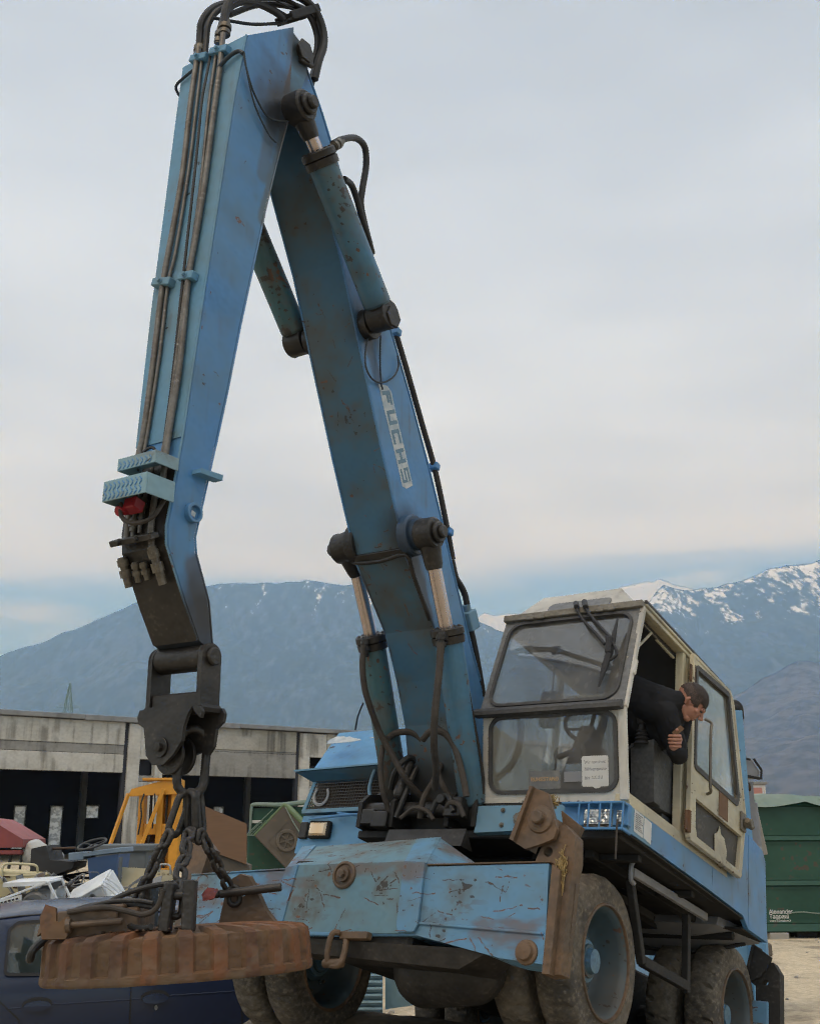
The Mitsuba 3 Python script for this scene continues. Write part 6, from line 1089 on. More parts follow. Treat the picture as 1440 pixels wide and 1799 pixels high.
# ---------------------------------------------------------------- crane and grey mast behind the cab
gc = thing('loader_crane', 'light blue boom of another machine, black capped, standing just behind the open cab door', 'loader crane')
add(gc + '__boom', cat(bar((3.16, 11.0, 0.1), (3.155, 11.0, 2.80), .10, .16, (0, 1, 0)), bar((2.55, 11.2, 1.2), (3.10, 11.1, 2.45), .09, .12, (0, 1, 0)), bar((2.3, 11.2, 2.02), (3.1, 11.1, 2.04), .10, .12, (0, 1, 0)), rbox((2.2, 11.0, .05), (3.3, 11.8, .9), .03)), 'mat_crane_blue', None, 30)
add(gc + '__cap', cat(tube([(3.10, 11.0, 2.74), (3.11, 11.0, 2.84), (3.155, 11.0, 2.875), (3.20, 11.0, 2.84), (3.205, 11.0, 2.72)], .035, 10), ell((3.155, 11.0, 2.83), (.055, .06, .05), 2)), 'mat_shadow_black', None, 40)
gm_ = thing('tipper_mast', 'grey folded lifting arm with black edges left of the green container', 'lifting arm')
add(gm_ + '__head', cat(hull([(3.21, 11.4, 2.24), (3.22, 11.4, 2.40), (3.40, 11.4, 2.36), (3.47, 11.4, 2.24), (3.45, 11.4, 2.18), (3.21, 11.7, 2.24), (3.22, 11.7, 2.40), (3.40, 11.7, 2.36), (3.47, 11.7, 2.24), (3.45, 11.7, 2.18)])), 'mat_crane_grey', None, 30)
add(gm_ + '__edge', cat(bar((3.20, 11.37, 2.23), (3.46, 11.37, 2.175), .02, .025), bar((3.47, 11.37, 2.17), (3.48, 11.37, 2.26), .02, .02, (1, 0, 0)), bar((3.48, 11.37, 2.26), (3.41, 11.37, 2.37), .02, .02, (0, 1, 0)), bar((3.24, 11.37, 2.39), (3.38, 11.37, 2.36), .02, .02)), 'mat_shadow_black', None, False)
add(gm_ + '__mast', cat(bar((3.36, 11.5, 0), (3.33, 11.5, 2.15), .14, .16, (0, 1, 0)), rbox((3.26, 11.45, 1.40), (3.46, 11.7, 1.54), .03)), 'mat_crane_grey', None, 30)
add(gm_ + '__cylinder', cyl((3.43, 11.55, 1.45), (3.42, 11.55, 1.95), .045), 'mat_crane_grey', None, 40); add(gm_ + '__cylinder', bar((3.50, 11.6, 1.45), (3.44, 11.6, 1.85), .07, .08, (0, 1, 0)), 'mat_stone', None, 40)
add(gm_ + '__motor', cat(cyl((3.20, 11.4, 2.08), (3.36, 11.45, 2.10), .05), cyl((3.30, 11.4, 2.02), (3.30, 11.4, 2.12), .04)), 'mat_rust_dark', None, 40)
# ---------------------------------------------------------------- dark blue car on the left
AM = turn(frame((-2.16, 10.0, -.45), (1, .40, 0)), -1.2, (0, 1, 0))     # x to the car's front (right), y away, z up
car = thing('car', 'dark blue family car parked in the dip behind the magnet', 'car')
def ap(n, m, mat, smooth=30, label=None, parent=None): return add((parent or car) + '__' + n, m, mat, AM, smooth, label)
# side outline stations: x, then (z, y) section from sill over shoulder to roof centre
def sect(x):
    roof = np.interp(x, [-2.15, -2.0, -1.6, -1.0, -.2, .45, .95, 1.35, 1.95, 2.12], [.55, 1.05, 1.52, 1.585, 1.59, 1.52, 1.20, 1.08, .80, .45])
    belt = np.interp(x, [-2.15, -1.9, -.5, .6, 1.3, 1.95, 2.12], [.55, 1.14, 1.12, 1.03, .97, .74, .42]); belt = min(belt, roof)
    half = np.interp(x, [-2.15, -2.0, -1.5, 1.2, 1.9, 2.12], [.70, .80, .86, .86, .78, .55]); top = half - .20 * np.clip((roof - belt) / .6, 0, 1)
    pts = [(.22, half - .06), (.36, half - .01), (.60, half), (belt - .20, half), (belt - .03, half - .018), (belt, half - .04), (belt + (roof - belt) * .45, (half - .04) * .55 + top * .45), (belt + (roof - belt) * .85, top + .005), (roof - .03, top - .07), (roof, top - .22), (roof + .012, 0)]
    return pts
xs_ = np.linspace(-2.15, 2.12, 60); rr_ = []
for q, x in enumerate(xs_):
    s_ = sect(x); x = x if x < .6 else .6 + (x - .6) * .62; xs_[q] = x; rr_.append(np.array([(x, -y, z) for z, y in s_] + [(x, y, z) for z, y in s_[::-1][1:]]))
bodyc = loft([r[::-1] for r in rr_], True)
# cut the window openings and wheel arches of the near side
mb = to_m3(trimesh.Trimesh(bodyc.vertices, bodyc.faces))
if mb.volume() < 0: mb = to_m3(trimesh.Trimesh(bodyc.vertices, bodyc.faces[:, ::-1]))
def cutter(poly, y0=-1.2, y1=-.52): return to_m3(prism(poly, y0, y1))
WIN = [Polygon([(-1.165, 1.15), (-1.15, 1.45), (-1.09, 1.495), (-.30, 1.505), (-.30, 1.10)]).buffer(-.03).buffer(.03), Polygon([(-.22, 1.09), (-.22, 1.505), (.30, 1.43), (.80, 1.08), (.75, 1.05)]).buffer(-.03).buffer(.03)]
ARCH = [Point(-1.36, .34).buffer(.37, quad_segs=12), Point(.98, .32).buffer(.36, quad_segs=12)]
inner = loft([np.array([(x * .985, p[1] * .93, np.clip(p[2], .30, None) * .97 + .012) for p in r])[::-1] for x, r in zip(xs_, rr_)], True); mi_ = to_m3(trimesh.Trimesh(inner.vertices, inner.faces))
if mi_.volume() < 0: mi_ = to_m3(trimesh.Trimesh(inner.vertices, inner.faces[:, ::-1]))
shell = mb - mi_
for w_ in WIN: shell = shell - cutter(w_) - to_m3(prism(w_, .52, 1.2))
for a_ in ARCH: shell = shell - to_m3(prism(a_, -1.2, -.55)) - to_m3(prism(a_, .55, 1.2))
ap('body', shell, 'mat_car_blue', 35)
def ywall(x, z):
    s_ = sect(x); return -np.interp(z, [p[0] for p in s_[:9]], [p[1] for p in s_[:9]])
def onbody(poly, lift, t, n=10):
    m = prism(poly, -.005 - t, -.005); m = trimesh.Trimesh(*trimesh.remesh.subdivide_to_size(m.vertices, m.faces, .08)); v = m.vertices.copy()
    v[:, 1] += np.array([ywall(p[0], p[2]) for p in v]) - lift; return trimesh.Trimesh(v, m.faces, process=False)
for w_ in WIN:
    ap('window', onbody(w_.buffer(.01), -.014, .004), 'mat_glass_tint', False); ap('window_seal', onbody(w_.buffer(.012).difference(w_.buffer(-.010)), .002, .010), 'mat_black', False)
ap('window_divider', onbody(Polygon([(-.84, 1.12), (-.88, 1.50), (-.845, 1.50), (-.80, 1.12)]), .003, .010), 'mat_car_trim', False)
for x, z in ((-.93, .925), (-.08, .915)):
    ap('door_handle', cat(onbody(affinity.scale(Point(x, z).buffer(1, 12), .095, .034), .012, .022)), 'mat_car_blue'); ap('handle_recess', onbody(affinity.scale(Point(x, z + .012).buffer(1, 12), .105, .046), .0, .006), 'mat_black', False)
ap('key_hole', onbody(affinity.scale(Point(-.07, .85).buffer(1, 8), .012, .018), .002, .01), 'mat_grey_metal', False)
ap('crease', cat(*[bar((a, ywall(a, .925) - .003, .925), (b, ywall(b, .918) - .003, .918), .006, .010) for a, b in ((-1.9, -1.04), (-.82, -.19), (.03, .75))]), 'mat_car_blue')
ap('side_trim', onbody(Polygon([(-.35, .53), (-.35, .60), (.55, .655), (.55, .59)]), .012, .02), 'mat_car_trim', False, 'grey rubbing strip along the doors')
ap('door_gap', cat(*[onbody(LineString(l).buffer(.005), .0015, .004) for l in ([(-1.34, 1.10), (-1.22, 1.0), (-1.05, .84), (-.98, .40)], [(-.26, 1.04), (-.26, .40)], [(.58, 1.0), (.60, .62)])]), 'mat_black', False)
ap('roof_line', cat(*[bar((a, -.665, np.interp(a, [-1.7, -1.0, .4], [1.49, 1.545, 1.515])), (b, -.665, np.interp(b, [-1.7, -1.0, .4], [1.49, 1.545, 1.515])), .02, .012) for a, b in zip(np.linspace(-1.6, .3, 12)[:-1], np.linspace(-1.6, .3, 12)[1:])]), 'mat_car_trim')
for x in (-1.36, .98):
    k = key_of(car + '__wheel'); ap('tyre', lathe((x, -.84, .31), (x, -.64, .31), [(0, .20), (.0, .24), (.02, .295), (.04, .31), (.16, .31), (.18, .295), (.2, .24), (.2, .2), (0, .2)], 40), 'mat_tyre', 40, None, k)
    ap('rim', cat(lathe((x, -.83, .31), (x, -.66, .31), [(0, 1e-4), (-.01, .05), (.02, .06), (.03, .17), (.0, .20), (.1, .2), (.1, 1e-4)], 32)), 'mat_grey_metal', 40, None, k); ap('arch', cyl((x, -.80, .32), (x, -.3, .32), .36, 32), 'mat_black', 40, None, k)
ap('side_marker', onbody(rrect(.66, .78, .76, .82, .01), .004, .012), 'mat_red_plastic', False)
for y in (-.42, .35):
    ap('headrest', rough(hull([(-.99, y - .12, 1.10), (-.99, y + .12, 1.10), (-.97, y - .13, 1.22), (-.97, y + .13, 1.22), (-.97, y - .08, 1.30), (-.97, y + .08, 1.30), (-.89, y - .12, 1.10), (-.89, y + .12, 1.10), (-.88, y - .12, 1.25), (-.88, y + .12, 1.25)]), .004, 10, .05), 'mat_car_trim'); ap('seat', rbox((-1.05, y - .24, .5), (-.85, y + .24, 1.10), .05), 'mat_black')

# ---------------------------------------------------------------- scrap heap behind the car
def yard(name, label, cat_, group=None): return thing(name, label, cat_, group)
# the heap under it all, mostly hidden
tg = []
for i in range(150):
    c = np.array([rng.uniform(-4.6, -2.1), rng.uniform(11.3, 13.2), rng.uniform(.55, 1.02)]); k_ = i % 3
    if k_ == 0: tg.append(tube([c + rng.normal(0, .12, 3) * [1, 1, .5] for _ in range(4)], rng.uniform(.006, .02), 6, 4))
    elif k_ == 1: tg.append(obox(c, (rng.uniform(.1, .4), rng.uniform(.1, .3), .012), trimesh.transformations.euler_matrix(*rng.uniform(-1, 1, 3))[:3, :3], .002))
    else: tg.append(rough(obox(c, rng.uniform(.06, .22, 3), trimesh.transformations.euler_matrix(*rng.uniform(-1, 1, 3))[:3, :3], .01), .02, 9, .06, i))
pale = []
for i in range(90):
    c = np.array([rng.uniform(-4.5, -2.5), rng.uniform(11.6, 12.9), rng.uniform(.85, 1.20)])
    if i % 2: pale.append(tube([c + rng.normal(0, .10, 3) * [1, 1, .6] for _ in range(4)], rng.uniform(.004, .012), 5, 4))
    else: pale.append(rough(obox(c, (rng.uniform(.05, .22), rng.uniform(.05, .2), .01), trimesh.transformations.euler_matrix(*rng.uniform(-1.4, 1.4, 3))[:3, :3], .002), .015, 12, .05, i))
k = add('loose_scrap', cat(*pale), 'mat_grey_metal', None, False); labels[k] = {'kind': 'stuff', 'label': 'loose pale offcuts and bent wire on the scrap heap'}
hp = rough(hull([(-5.2, 10.9, -.5), (-2.2, 10.9, -.5), (-5.2, 14.5, -.3), (-2.0, 14.5, -.3), (-4.6, 11.3, .85), (-2.8, 11.3, .75), (-4.4, 13.5, .95), (-2.5, 13.4, .8)]), .12, 2.5, .16, 3); k = solo('scrap_heap', cat(hp, *tg), 'mat_grey_brown', 'low dark heap of scrap carrying the discarded machines', 'scrap heap'); labels[k]['kind'] = 'stuff'
del labels[k]['category']
# washing machines
w1 = yard('washing_machine', 'white washing machine shell tipped back with its drum showing, at the left edge', 'washing machine')
def quad(ps, t=.012, dy=.5):
    ps = np.array(ps, float); return hull(np.vstack([ps, ps + [0, dy, 0]])) if t is None else hull(np.vstack([ps, ps + np.array([0, t, 0])]))
add(w1 + '__side', cat(bar((-3.90, 11.25, 1.045), (-3.452, 11.25, 1.21), .035, .022), bar((-3.452, 11.25, 1.21), (-3.345, 11.25, 1.03), .035, .022), bar((-3.345, 11.25, 1.03), (-3.33, 11.25, .9), .035, .022, (1, 0, 0)), bar((-3.43, 11.6, 1.22), (-3.32, 11.6, 1.03), .035, .022), bar((-3.452, 11.25, 1.21), (-3.43, 11.6, 1.22), .03, .02), bar((-3.345, 11.25, 1.03), (-3.32, 11.6, 1.03), .03, .02)), 'mat_white_enamel', None, False)
add(w1 + '__shell', cat(hull([(-3.92, 11.62, .8), (-3.36, 11.62, .8), (-3.40, 11.62, 1.15), (-3.92, 11.62, 1.02), (-3.92, 11.64, .8), (-3.36, 11.64, .8), (-3.40, 11.64, 1.15), (-3.92, 11.64, 1.02)]), bar((-3.41, 11.30, 1.13), (-3.40, 11.30, .85), .012, .05, (1, 0, 0))), 'mat_white_enamel', None, False)
add(w1 + '__lid', hull([(-3.90, 11.30, 1.160), (-3.90, 11.30, 1.198), (-3.475, 11.30, 1.217), (-3.465, 11.30, 1.178), (-3.88, 11.7, 1.20), (-3.45, 11.7, 1.235), (-3.88, 11.7, 1.22), (-3.45, 11.7, 1.25)]), 'mat_white_enamel', None, False)
add(w1 + '__drum', cat(cyl((-3.60, 11.33, .99), (-3.58, 11.60, 1.01), .125, 36, .02), lathe((-3.60, 11.325, .99), (-3.60, 11.34, .99), [(0, .10), (.004, .115), (.01, .118)], 36)), 'mat_grey_metal', None, 40)
add(w1 + '__control_panel', hull([(-3.90, 11.20, 1.04), (-3.685, 11.20, 1.098), (-3.672, 11.20, 1.0), (-3.89, 11.20, .95), (-3.90, 11.23, 1.04), (-3.685, 11.23, 1.098), (-3.672, 11.23, 1.0), (-3.89, 11.23, .95)]), 'mat_white_enamel', None, False)
add(w1 + '__button', cat(*[obox((-3.86 + .035 * q, 11.197, 1.025 + .009 * q), (.022, .006, .016), trimesh.transformations.rotation_matrix(-.26, (0, 1, 0))[:3, :3], .001) for q in range(5)]), 'mat_black', None, False)
w2 = yard('washing_machine', 'white washing machine showing its pressed back panel, right of the tipped shell', 'washing machine')
m2 = turn(turn(frame((-3.09, 11.42, 1.0), (1, -.12, 0)), -28, (0, 1, 0)), 20, (1, 0, 0)) @ np.diag([.9, .9, .9, 1])
add(w2 + '__shell', cat(rbox((-.27, .0, -.30), (.20, .5, .12), .012), rbox((-.275, -.012, .10), (.205, .5, .125), .008)), 'mat_white_enamel', m2, 30)
add(w2 + '__back_panel', cat(*[lathe((x, -.010, z), (x, .0, z), [(0, r), (.0, r - .012), (.008, r - .018), (.0085, 1e-4)], 20) for x, z, r in ((-.20, -.02, .03), (.07, .055, .032), (.10, -.10, .045))], plate(sbox(-.12, -.2, .02, -.05).difference(sbox(-.11, -.19, .01, -.06)), (0, -.003, 0), (1, 0, 0), (0, 0, 1), .004), bar((-.1, -.006, .11), (.20, -.006, -.12), .006, .004)), 'mat_grey_metal', m2, 30)
add(w2 + '__frame', cat(*[tube([(.21, .02 + .1 * i, .12), (.26, .02 + .1 * i, .02), (.30, .02 + .1 * i, -.14)], .010, 6) for i in range(3)], rbox((.20, .0, -.26), (.22, .5, .10), .004)), 'mat_white_enamel', m2, 30)
solo('white_board', obox((-2.78, 11.5, 1.03), (.36, .3, .03), trimesh.transformations.euler_matrix(.3, .25, .3)[:3, :3]), 'mat_white_enamel', 'white sheet metal offcut right of the washing machines', 'sheet metal', None, False)
# cream hopper with a tubular rail
ch_ = yard('cream_cabinet', 'cream yellow steel cabinet with a bent tube rail at the left edge', 'cabinet')
c1 = turn(frame((-4.12, 12.2, 1.16), (1, .1, 0)), 3, (0, 1, 0))
add(ch_ + '__body', cat(rbox((-.62, .0, -.35), (.34, .5, .115), .012), hull([(-.62, -.006, .01), (.34, -.006, .095), (-.62, .0, .03), (.34, .0, .115), (-.62, .0, .0), (.34, .0, .085)])), 'mat_cream_yellow', c1, 30); add(ch_ + '__rail', tube([(-.10, -.03, .0), (-.11, -.02, .14), (-.07, -.01, .185), (.10, .0, .19), (.22, .0, .18), (.245, .02, .10)], .013, 8), 'mat_cream_yellow', c1, 40)
add(ch_ + '__slot', cat(rbox((-.2, -.009, .05), (-.02, -.003, .065), 0), rbox((.02, -.009, -.05), (.06, -.003, -.02), 0), rbox((-.3, -.009, -.06), (-.26, -.003, -.03), 0)), 'mat_rust_dark', c1, False)
# small dumper: black seat, steering wheel, blue body
dm = yard('tractor', 'stripped small blue tractor with a black seat and bare steering wheel on the scrap heap', 'tractor')
d0 = np.eye(4)
add(dm + '__seat', cat(rough(hull([(-4.0, 12.4, 1.16), (-4.0, 12.9, 1.16), (-4.02, 12.4, 1.50), (-4.02, 12.9, 1.50), (-3.86, 12.4, 1.53), (-3.86, 12.9, 1.53), (-3.80, 12.4, 1.36), (-3.8, 12.9, 1.36), (-3.74, 12.4, 1.16), (-3.74, 12.9, 1.16)]), .012, 6, .08), hull([(-3.95, 12.4, 1.15), (-3.95, 12.9, 1.15), (-3.56, 12.4, 1.30), (-3.56, 12.9, 1.30), (-3.55, 12.4, 1.36), (-3.55, 12.9, 1.36), (-3.8, 12.4, 1.38), (-3.8, 12.9, 1.38)])), 'mat_black', None, 30)
add(dm + '__steering_wheel', cat(tube([np.array([-3.345, 12.3, 1.545]) + .145 * math.cos(a) * np.array([.97, .1, .22]) + .145 * math.sin(a) * np.array([-.05, .93, .3]) for a in np.linspace(0, 2 * np.pi, 24, endpoint=False)], .012, 8, 3, True), *[bar((-3.345, 12.3, 1.535), np.array([-3.345, 12.3, 1.545]) + .14 * math.cos(a) * np.array([.97, .1, .22]) + .14 * math.sin(a) * np.array([-.05, .93, .3]), .02, .01) for a in (.3, 2.4, 4.5)], tube([(-3.345, 12.3, 1.53), (-3.35, 12.4, 1.38), (-3.38, 12.45, 1.22)], .018, 8)), 'mat_rubber_seal', None, 40)
add(dm + '__bonnet', cat(hull([(-3.40, 12.35, 1.40), (-3.08, 12.35, 1.44), (-3.40, 12.9, 1.40), (-3.08, 12.9, 1.44), (-3.36, 12.4, 1.10), (-3.22, 12.4, 1.06), (-3.10, 12.4, 1.22), (-3.36, 12.9, 1.10), (-3.22, 12.9, 1.06), (-3.10, 12.9, 1.22)])), 'mat_tractor_blue', None, 20)
add(dm + '__dashboard', cat(obox((-3.24, 12.6, 1.462), (.40, .56, .05), trimesh.transformations.rotation_matrix(-.12, (0, 1, 0))[:3, :3]), obox((-3.52, 12.6, 1.42), (.16, .5, .08), trimesh.transformations.rotation_matrix(-.1, (0, 1, 0))[:3, :3])), 'mat_tractor_blue_pale', None, 20)
add(dm + '__frame', cat(*[tube([(-3.9 + rng.uniform(0, .8), 12.3 + rng.uniform(0, .5), 1.0 + rng.uniform(0, .25)) for _ in range(4)], .016, 6) for _ in range(9)], rbox((-4.0, 12.45, .95), (-3.15, 12.85, 1.12), .02)), 'mat_shadow_black', None, 30)
add(dm + '__exhaust', tube([(-3.60, 12.6, 1.50), (-3.75, 12.6, 1.495), (-3.92, 12.6, 1.49)], .014, 8), 'mat_rust_dark', None, 40)
# cream skip panel, blue post, slate box
cpn = yard('leaning_sheet', 'large dirty cream panel with a small white grip leaning behind the magnet chains', 'panel')
add(cpn + '__sheet', plate(Polygon([(-.38, .30), (-.33, .41), (.22, .375), (.36, .0), (.40, -.3), (-.30, -.3), (-.42, .06)]), (-2.76, 12.5, .90), (1, 0, 0), (0, .12, 1), -.05), 'mat_cream_dirty', None, False); add(cpn + '__grip', tube([(-2.66, 12.47, 1.26), (-2.66, 12.45, 1.315), (-2.63, 12.45, 1.335), (-2.56, 12.45, 1.33), (-2.54, 12.45, 1.30), (-2.54, 12.47, 1.24)], .011, 8), 'mat_bag_white', None, 40)
solo('steel_post', bar((-2.955, 12.0, .6), (-2.958, 12.0, 1.42), .032, .032, (0, 1, 0)), 'mat_slate_blue', 'thin slate blue steel post in front of the cream panel', 'post', None, False)
solo('slate_skip', cat(rbox((-4.3, 16.0, .4), (-3.6, 17.0, 1.48), .02), rbox((-4.34, 15.95, 1.40), (-3.56, 17.05, 1.49), .015)), 'mat_slate_blue', 'grey blue steel skip behind the stripped tractor', 'skip', None, False)
# red canopy and pale sacks
solo('red_canopy', cat(hull([(-5.6, 13.0, 1.90), (-4.70, 13.0, 1.80), (-4.31, 13.0, 1.585), (-4.30, 13.0, 1.50), (-5.6, 13.0, 1.47), (-5.6, 13.8, 1.90), (-4.70, 13.8, 1.80), (-4.31, 13.8, 1.585), (-4.30, 13.8, 1.50), (-5.6, 13.8, 1.47)]), rbox((-5.6, 13.01, 1.42), (-4.32, 13.7, 1.47), .01)), 'mat_red_faded', 'faded red vehicle canopy at the left edge of the frame', 'canopy', None, 30)
solo('canopy_frame', cat(bar((-4.50, 13.1, .9), (-4.46, 13.1, 1.46), .03, .03, (0, 1, 0)), bar((-4.36, 13.1, .9), (-4.34, 13.1, 1.46), .02, .03, (0, 1, 0)), bar((-4.8, 13.1, 1.22), (-4.2, 13.1, 1.22), .03, .03), *[bar((-4.75 + .07 * i, 13.1, 1.02), (-4.75 + .07 * i, 13.1, 1.2), .02, .02, (0, 1, 0)) for i in range(8)]), 'mat_car_trim', 'dark frame below the red canopy', 'frame', None, False)
solo('sack', rough(ell((-4.22, 13.2, 1.42), (.14, .16, .17), 3), .05, 7, .05, 2), 'mat_bag_white', 'crumpled pale plastic sack beside the black seat', 'sack', None, 30)
solo('sack', rough(ell((-4.05, 13.3, 1.36), (.12, .14, .13), 3), .05, 7, .05, 7), 'mat_crane_grey', 'grey crumpled sack half hidden by the black seat', 'sack', None, 30)
# yellow forklift mast
fk = yard('forklift', 'yellow orange forklift mast with slanting struts in front of the hall', 'forklift')
def fp(n, m, mat='mat_yellow', label=None): return add(fk + '__' + n, m, mat, None, 20, label)
fp('crossbeam', cat(hull([(-4.86, 19.9, 2.24), (-4.80, 19.9, 2.36), (-4.20, 19.9, 2.52), (-3.95, 19.9, 2.52), (-3.95, 19.9, 2.28), (-4.5, 19.9, 2.30), (-4.86, 20.2, 2.24), (-4.80, 20.2, 2.36), (-4.20, 20.2, 2.52), (-3.95, 20.2, 2.52), (-3.95, 20.2, 2.28), (-4.5, 20.2, 2.30)]), rbox((-4.62, 19.85, 2.50), (-4.0, 20.25, 2.545), .01)))
for x0, x1 in ((-4.68, -4.58), (-4.36, -4.26), (-4.12, -3.96)): fp('mast_rail', rbox((x0, 19.95, -.1), (x1, 20.2, 2.34), .012))
for z0, z1 in ((1.60, 1.78), (.95, 1.05)): fp('crosspiece', rbox((-4.58, 19.98, z0), (-3.96, 20.1, z1), .01))
fp('inner_plate', rbox((-4.26, 20.12, .0), (-4.12, 20.16, 2.3), .005)); fp('inner_plate', rbox((-4.58, 20.12, .0), (-4.36, 20.16, 1.6), .005), 'mat_rust_dark'); fp('lift_chain', cat(rbox((-4.50, 20.0, .2), (-4.46, 20.06, 2.3), .005), rbox((-4.22, 20.0, .2), (-4.19, 20.06, 2.3), .005)), 'mat_shadow_black')
fp('strut', bar((-4.84, 19.85, 2.28), (-5.12, 19.5, 1.05), .055, .055)); fp('strut', bar((-4.24, 19.85, 2.36), (-4.68, 19.7, .98), .06, .06)); fp('strut_end', cat(cyl((-5.16, 19.45, 1.15), (-5.08, 19.45, 1.15), .04), bar((-5.12, 19.5, 1.1), (-5.12, 19.5, .3), .05, .05, (0, 1, 0))), 'mat_slate_blue')
fp('hose', tube([(-4.58, 19.9, 2.28), (-4.62, 19.88, 2.1), (-4.60, 19.88, 1.9), (-4.64, 19.9, 1.6)], .014, 6), 'mat_hose'); fp('hose', tube([(-4.40, 19.9, 2.28), (-4.38, 19.88, 2.1), (-4.40, 19.88, 1.7)], .014, 6), 'mat_hose')
# brown board, pallet
solo('brown_panel', cat(plate(Polygon([(.0, .17), (.0, .64), (.57, .41), (.60, -.10), (.20, .04)]), (-2.69, 15.0, 1.36), (1, .05, 0), (0, .2, 1), -.03)), 'mat_brown_board', 'large rust brown sheet panel propped right of the forklift', 'panel', None, False)
solo('panel_prop', cat(plate(Polygon([(.0, .0), (.0, .5), (.16, .5), (.16, .0)]), (-2.86, 15.1, .9), (1, 0, 0), (0, 0, 1), -.2), hull([(-2.70, 15.06, .6), (-2.06, 15.06, .6), (-2.70, 15.06, 1.50), (-2.06, 15.06, 1.25), (-2.7, 15.3, .6), (-2.06, 15.3, .6), (-2.7, 15.3, 1.5), (-2.06, 15.3, 1.25)])), 'mat_grey_brown', 'dull grey brown support below the brown panel', 'support', None, False)
pt = yard('pallet', 'weathered wooden pallet stood on end behind the chain legs', 'pallet')
for i in range(5): add(pt + '__plank', rbox((-3.05, 16.0, .95 + .12 * i), (-2.78, 16.03, 1.03 + .12 * i), .004), 'mat_wood', None, False)
add(pt + '__stringer', cat(rbox((-3.05, 16.03, .9), (-2.99, 16.12, 1.55), .004), rbox((-2.84, 16.03, .9), (-2.78, 16.12, 1.55), .004)), 'mat_wood', None, False)
# green compactor body lying askew
gb = yard('green_skip', 'dark green skip with a pale tarpaulin edge behind the brown panel', 'skip')
add(gb + '__body', cat(rbox((-3.12, 22.4, .3), (-1.7, 24, 1.62), .02), hull([(-3.05, 22.35, 1.62), (-1.7, 22.35, 1.62), (-3.02, 22.35, 2.08), (-1.7, 22.35, 2.12), (-3.05, 24, 1.62), (-1.7, 24, 1.62), (-3.02, 24, 2.08), (-1.7, 24, 2.12)])), 'mat_green', None, 20)
add(gb + '__rim', tube([(-3.06, 22.3, 1.62), (-3.05, 22.3, 2.06), (-2.98, 22.3, 2.15), (-2.5, 22.3, 2.14), (-2.0, 22.3, 2.19), (-1.75, 22.3, 2.16)], [.025, .03, .04, .05, .05, .04], 8), 'mat_tarp_green', None, 40); add(gb + '__stripe', cat(rbox((-3.04, 22.30, 1.80), (-2.84, 22.34, 1.86), .004), rbox((-2.72, 22.3, 1.82), (-2.5, 22.34, 1.88), .004)), 'mat_bag_white', None, False)
add(gb + '__rail', cat(*[bar((-3.10 + .05 * i, 22.2, 1.56), (-2.80 + .05 * i, 22.2, 1.86), .012, .012) for i in range(0, 6)], bar((-3.12, 22.2, 1.58), (-2.70, 22.2, 1.57), .02, .02), bar((-3.12, 22.2, 1.58), (-2.62, 22.2, 2.06), .02, .02)), 'mat_tarp_green', None, False)
gx = yard('tilted_box', 'grimy green brown steel box tipped on its corner, with a round wheel hub facing us', 'steel box')
g1_ = turn(frame((-2.26, 21.6, 1.50), (1, 0, 0)), 44, (0, 1, 0))
add(gx + '__body', cat(rbox((-.50, .0, -.38), (.36, .7, .40), .02)), 'mat_grey_brown', g1_, 20); add(gx + '__lid', cat(rbox((-.52, -.02, .36), (.40, .75, .43), .02)), 'mat_green_pale', g1_, 20); add(gx + '__side', rbox((-.53, .0, -.38), (-.49, .72, .42), .01), 'mat_green_pale', g1_, 20)
add(gx + '__hub', cat(lathe((.0, -.03, -.02), (.0, .02, -.02), [(0, 1e-4), (0, .04), (.01, .05), (.012, .13), (-.02, .145), (-.02, .19), (.03, .21), (.05, .22)], 36), *[bar((.04 * math.cos(a), -.035, -.02 + .04 * math.sin(a)), (.135 * math.cos(a), -.035, -.02 + .135 * math.sin(a)), .02, .03, (0, 1, 0)) for a in np.arange(6) * np.pi / 3]), 'mat_grey_brown', g1_, 30); add(gx + '__plate', plate(sbox(-.25, -.27, .25, .23).difference(sbox(-.235, -.255, .235, .215)), (0, -.012, 0), (1, 0, 0), (0, 0, 1), -.02), 'mat_grey_brown', g1_, False)
add(gx + '__strap', tube([(-.45, -.03, .38), (-.1, -.035, .28), (.34, -.03, .20)], .012, 6), 'mat_tarp_green', g1_, 40)

# ---------------------------------------------------------------- things lying on the ground
def gz(x, y): return float(ground_z(x, y))
def rest(x, y, h): return (x, y, gz(x, y) + h)
solo('corrugated_sheet', cat(*[obox((-.36 + .0 * i, 10.6, .12 + .055 * i), (.24, .03, .04), trimesh.transformations.rotation_matrix(.5, (1, 0, 0))[:3, :3], .008) for i in range(10)], obox((-.36, 10.62, .37), (.24, .01, .55))), 'mat_corrugated', 'pale blue corrugated sheet upright seen between the front wheels', 'sheet', None, 30)
solo('blue_panel', hull([(-.22, 10.8, .15), (.15, 10.8, .2), (.12, 10.8, .44), (-.22, 10.8, .56), (-.22, 11.2, .15), (.15, 11.2, .2), (.12, 11.2, .44), (-.22, 11.2, .56)]), 'mat_corrugated', 'smooth pale blue panel right of the corrugated sheet', 'panel', None, False)
solo('salmon_block', rbox((2.86, 12.4, .2), (3.06, 12.7, .60), .02), 'mat_salmon', 'salmon pink block showing behind the side step', 'block', None, 30)
solo('pale_crate', rbox((2.42, 12.6, .2), (2.58, 12.9, .62), .02), 'mat_corrugated', 'pale blue crate glimpsed through the side step', 'crate', None, False)
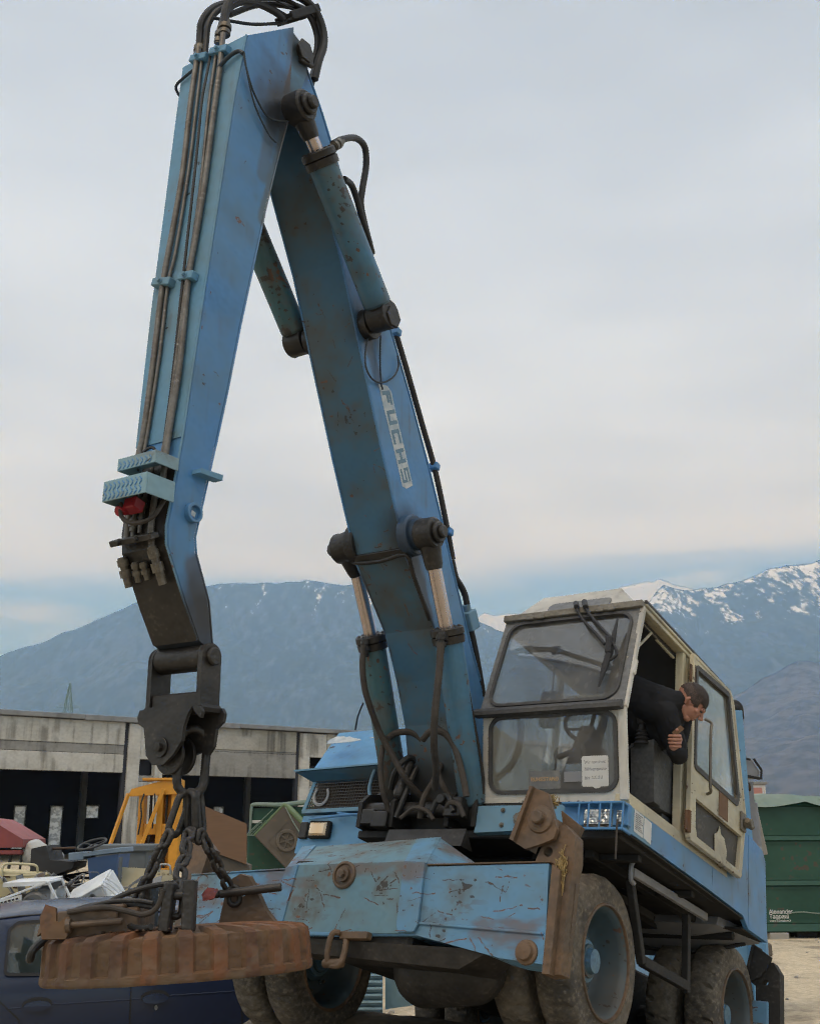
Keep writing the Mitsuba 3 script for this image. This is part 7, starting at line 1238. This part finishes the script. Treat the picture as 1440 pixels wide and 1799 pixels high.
x_, y_, z_ = rest(4.72, 16.6, .09); solo('timber_beam', cat(obox((x_, y_, z_), (.55, .22, .17), trimesh.transformations.rotation_matrix(.12, (0, 0, 1))[:3, :3], .02), obox((x_ - .08, y_ - .02, z_ + .1), (.42, .2, .05), None, .01)), 'mat_grey_brown', 'grey timber beam lying on the dirt behind the machine', 'beam')
x_, y_, z_ = rest(4.42, 16.4, .08); solo('rubbish_bundle', rough(ell((x_, y_, z_), (.16, .14, .12), 3), .06, 8, .05, 5), 'mat_bag_white', 'pale bundle of rubbish beside the timber beam', 'bundle')
x_, y_, z_ = rest(3.25, 12.9, .16); solo('sandbag', rough(ell((x_, y_, z_), (.16, .14, .22), 3), .04, 7, .05, 9), 'mat_cream_dirty', 'slumped dirty sandbag behind the rear wheels', 'sandbag')
stones = []
for i in range(420):
    x = rng.uniform(-2.5, 9.0); y = rng.uniform(9, 22) if i > 160 else rng.uniform(8.6, 12); 
    if i <= 160: x = rng.uniform(-1.6, 1.6)
    s = rng.uniform(.006, .03) * (1.5 if i <= 160 else 1); t_ = trimesh.creation.icosphere(1); t_.vertices = t_.vertices * rng.uniform(.6, 1.2, 3) * s; t_.vertices += (meshkit.noise(t_.vertices * 30 + i, i) - .5)[:, None] * s * .5 + np.array([x, y, gz(x, y) + s * .25]); stones.append(t_)
k = add('gravel', cat(*stones), 'mat_stone', None, False); labels[k] = {'kind': 'stuff', 'label': 'scattered stones and rubble on the yard'}
for i in range(6):
    x, y = (-.5 + .22 * i, 9.6 + .25 * ((i * 7) % 3)); s = (.10, .07, .12, .06, .09, .08)[i]
    solo('rock', rough(ell((x, y, gz(x, y) + s * .4), (s * 1.5, s, s * .8), 3), s * .5, 6 / s * .2, s * .3, i), 'mat_stone', ('flat pale rock between the front wheels, leftmost', 'small grey rock second from the left between the wheels', 'largest rough rock between the front wheels', 'smallest rock in the rubble between the wheels', 'rounded rock near the inner right wheel', 'rightmost rock beneath the axle')[i], 'rock', group='rocks under the machine')
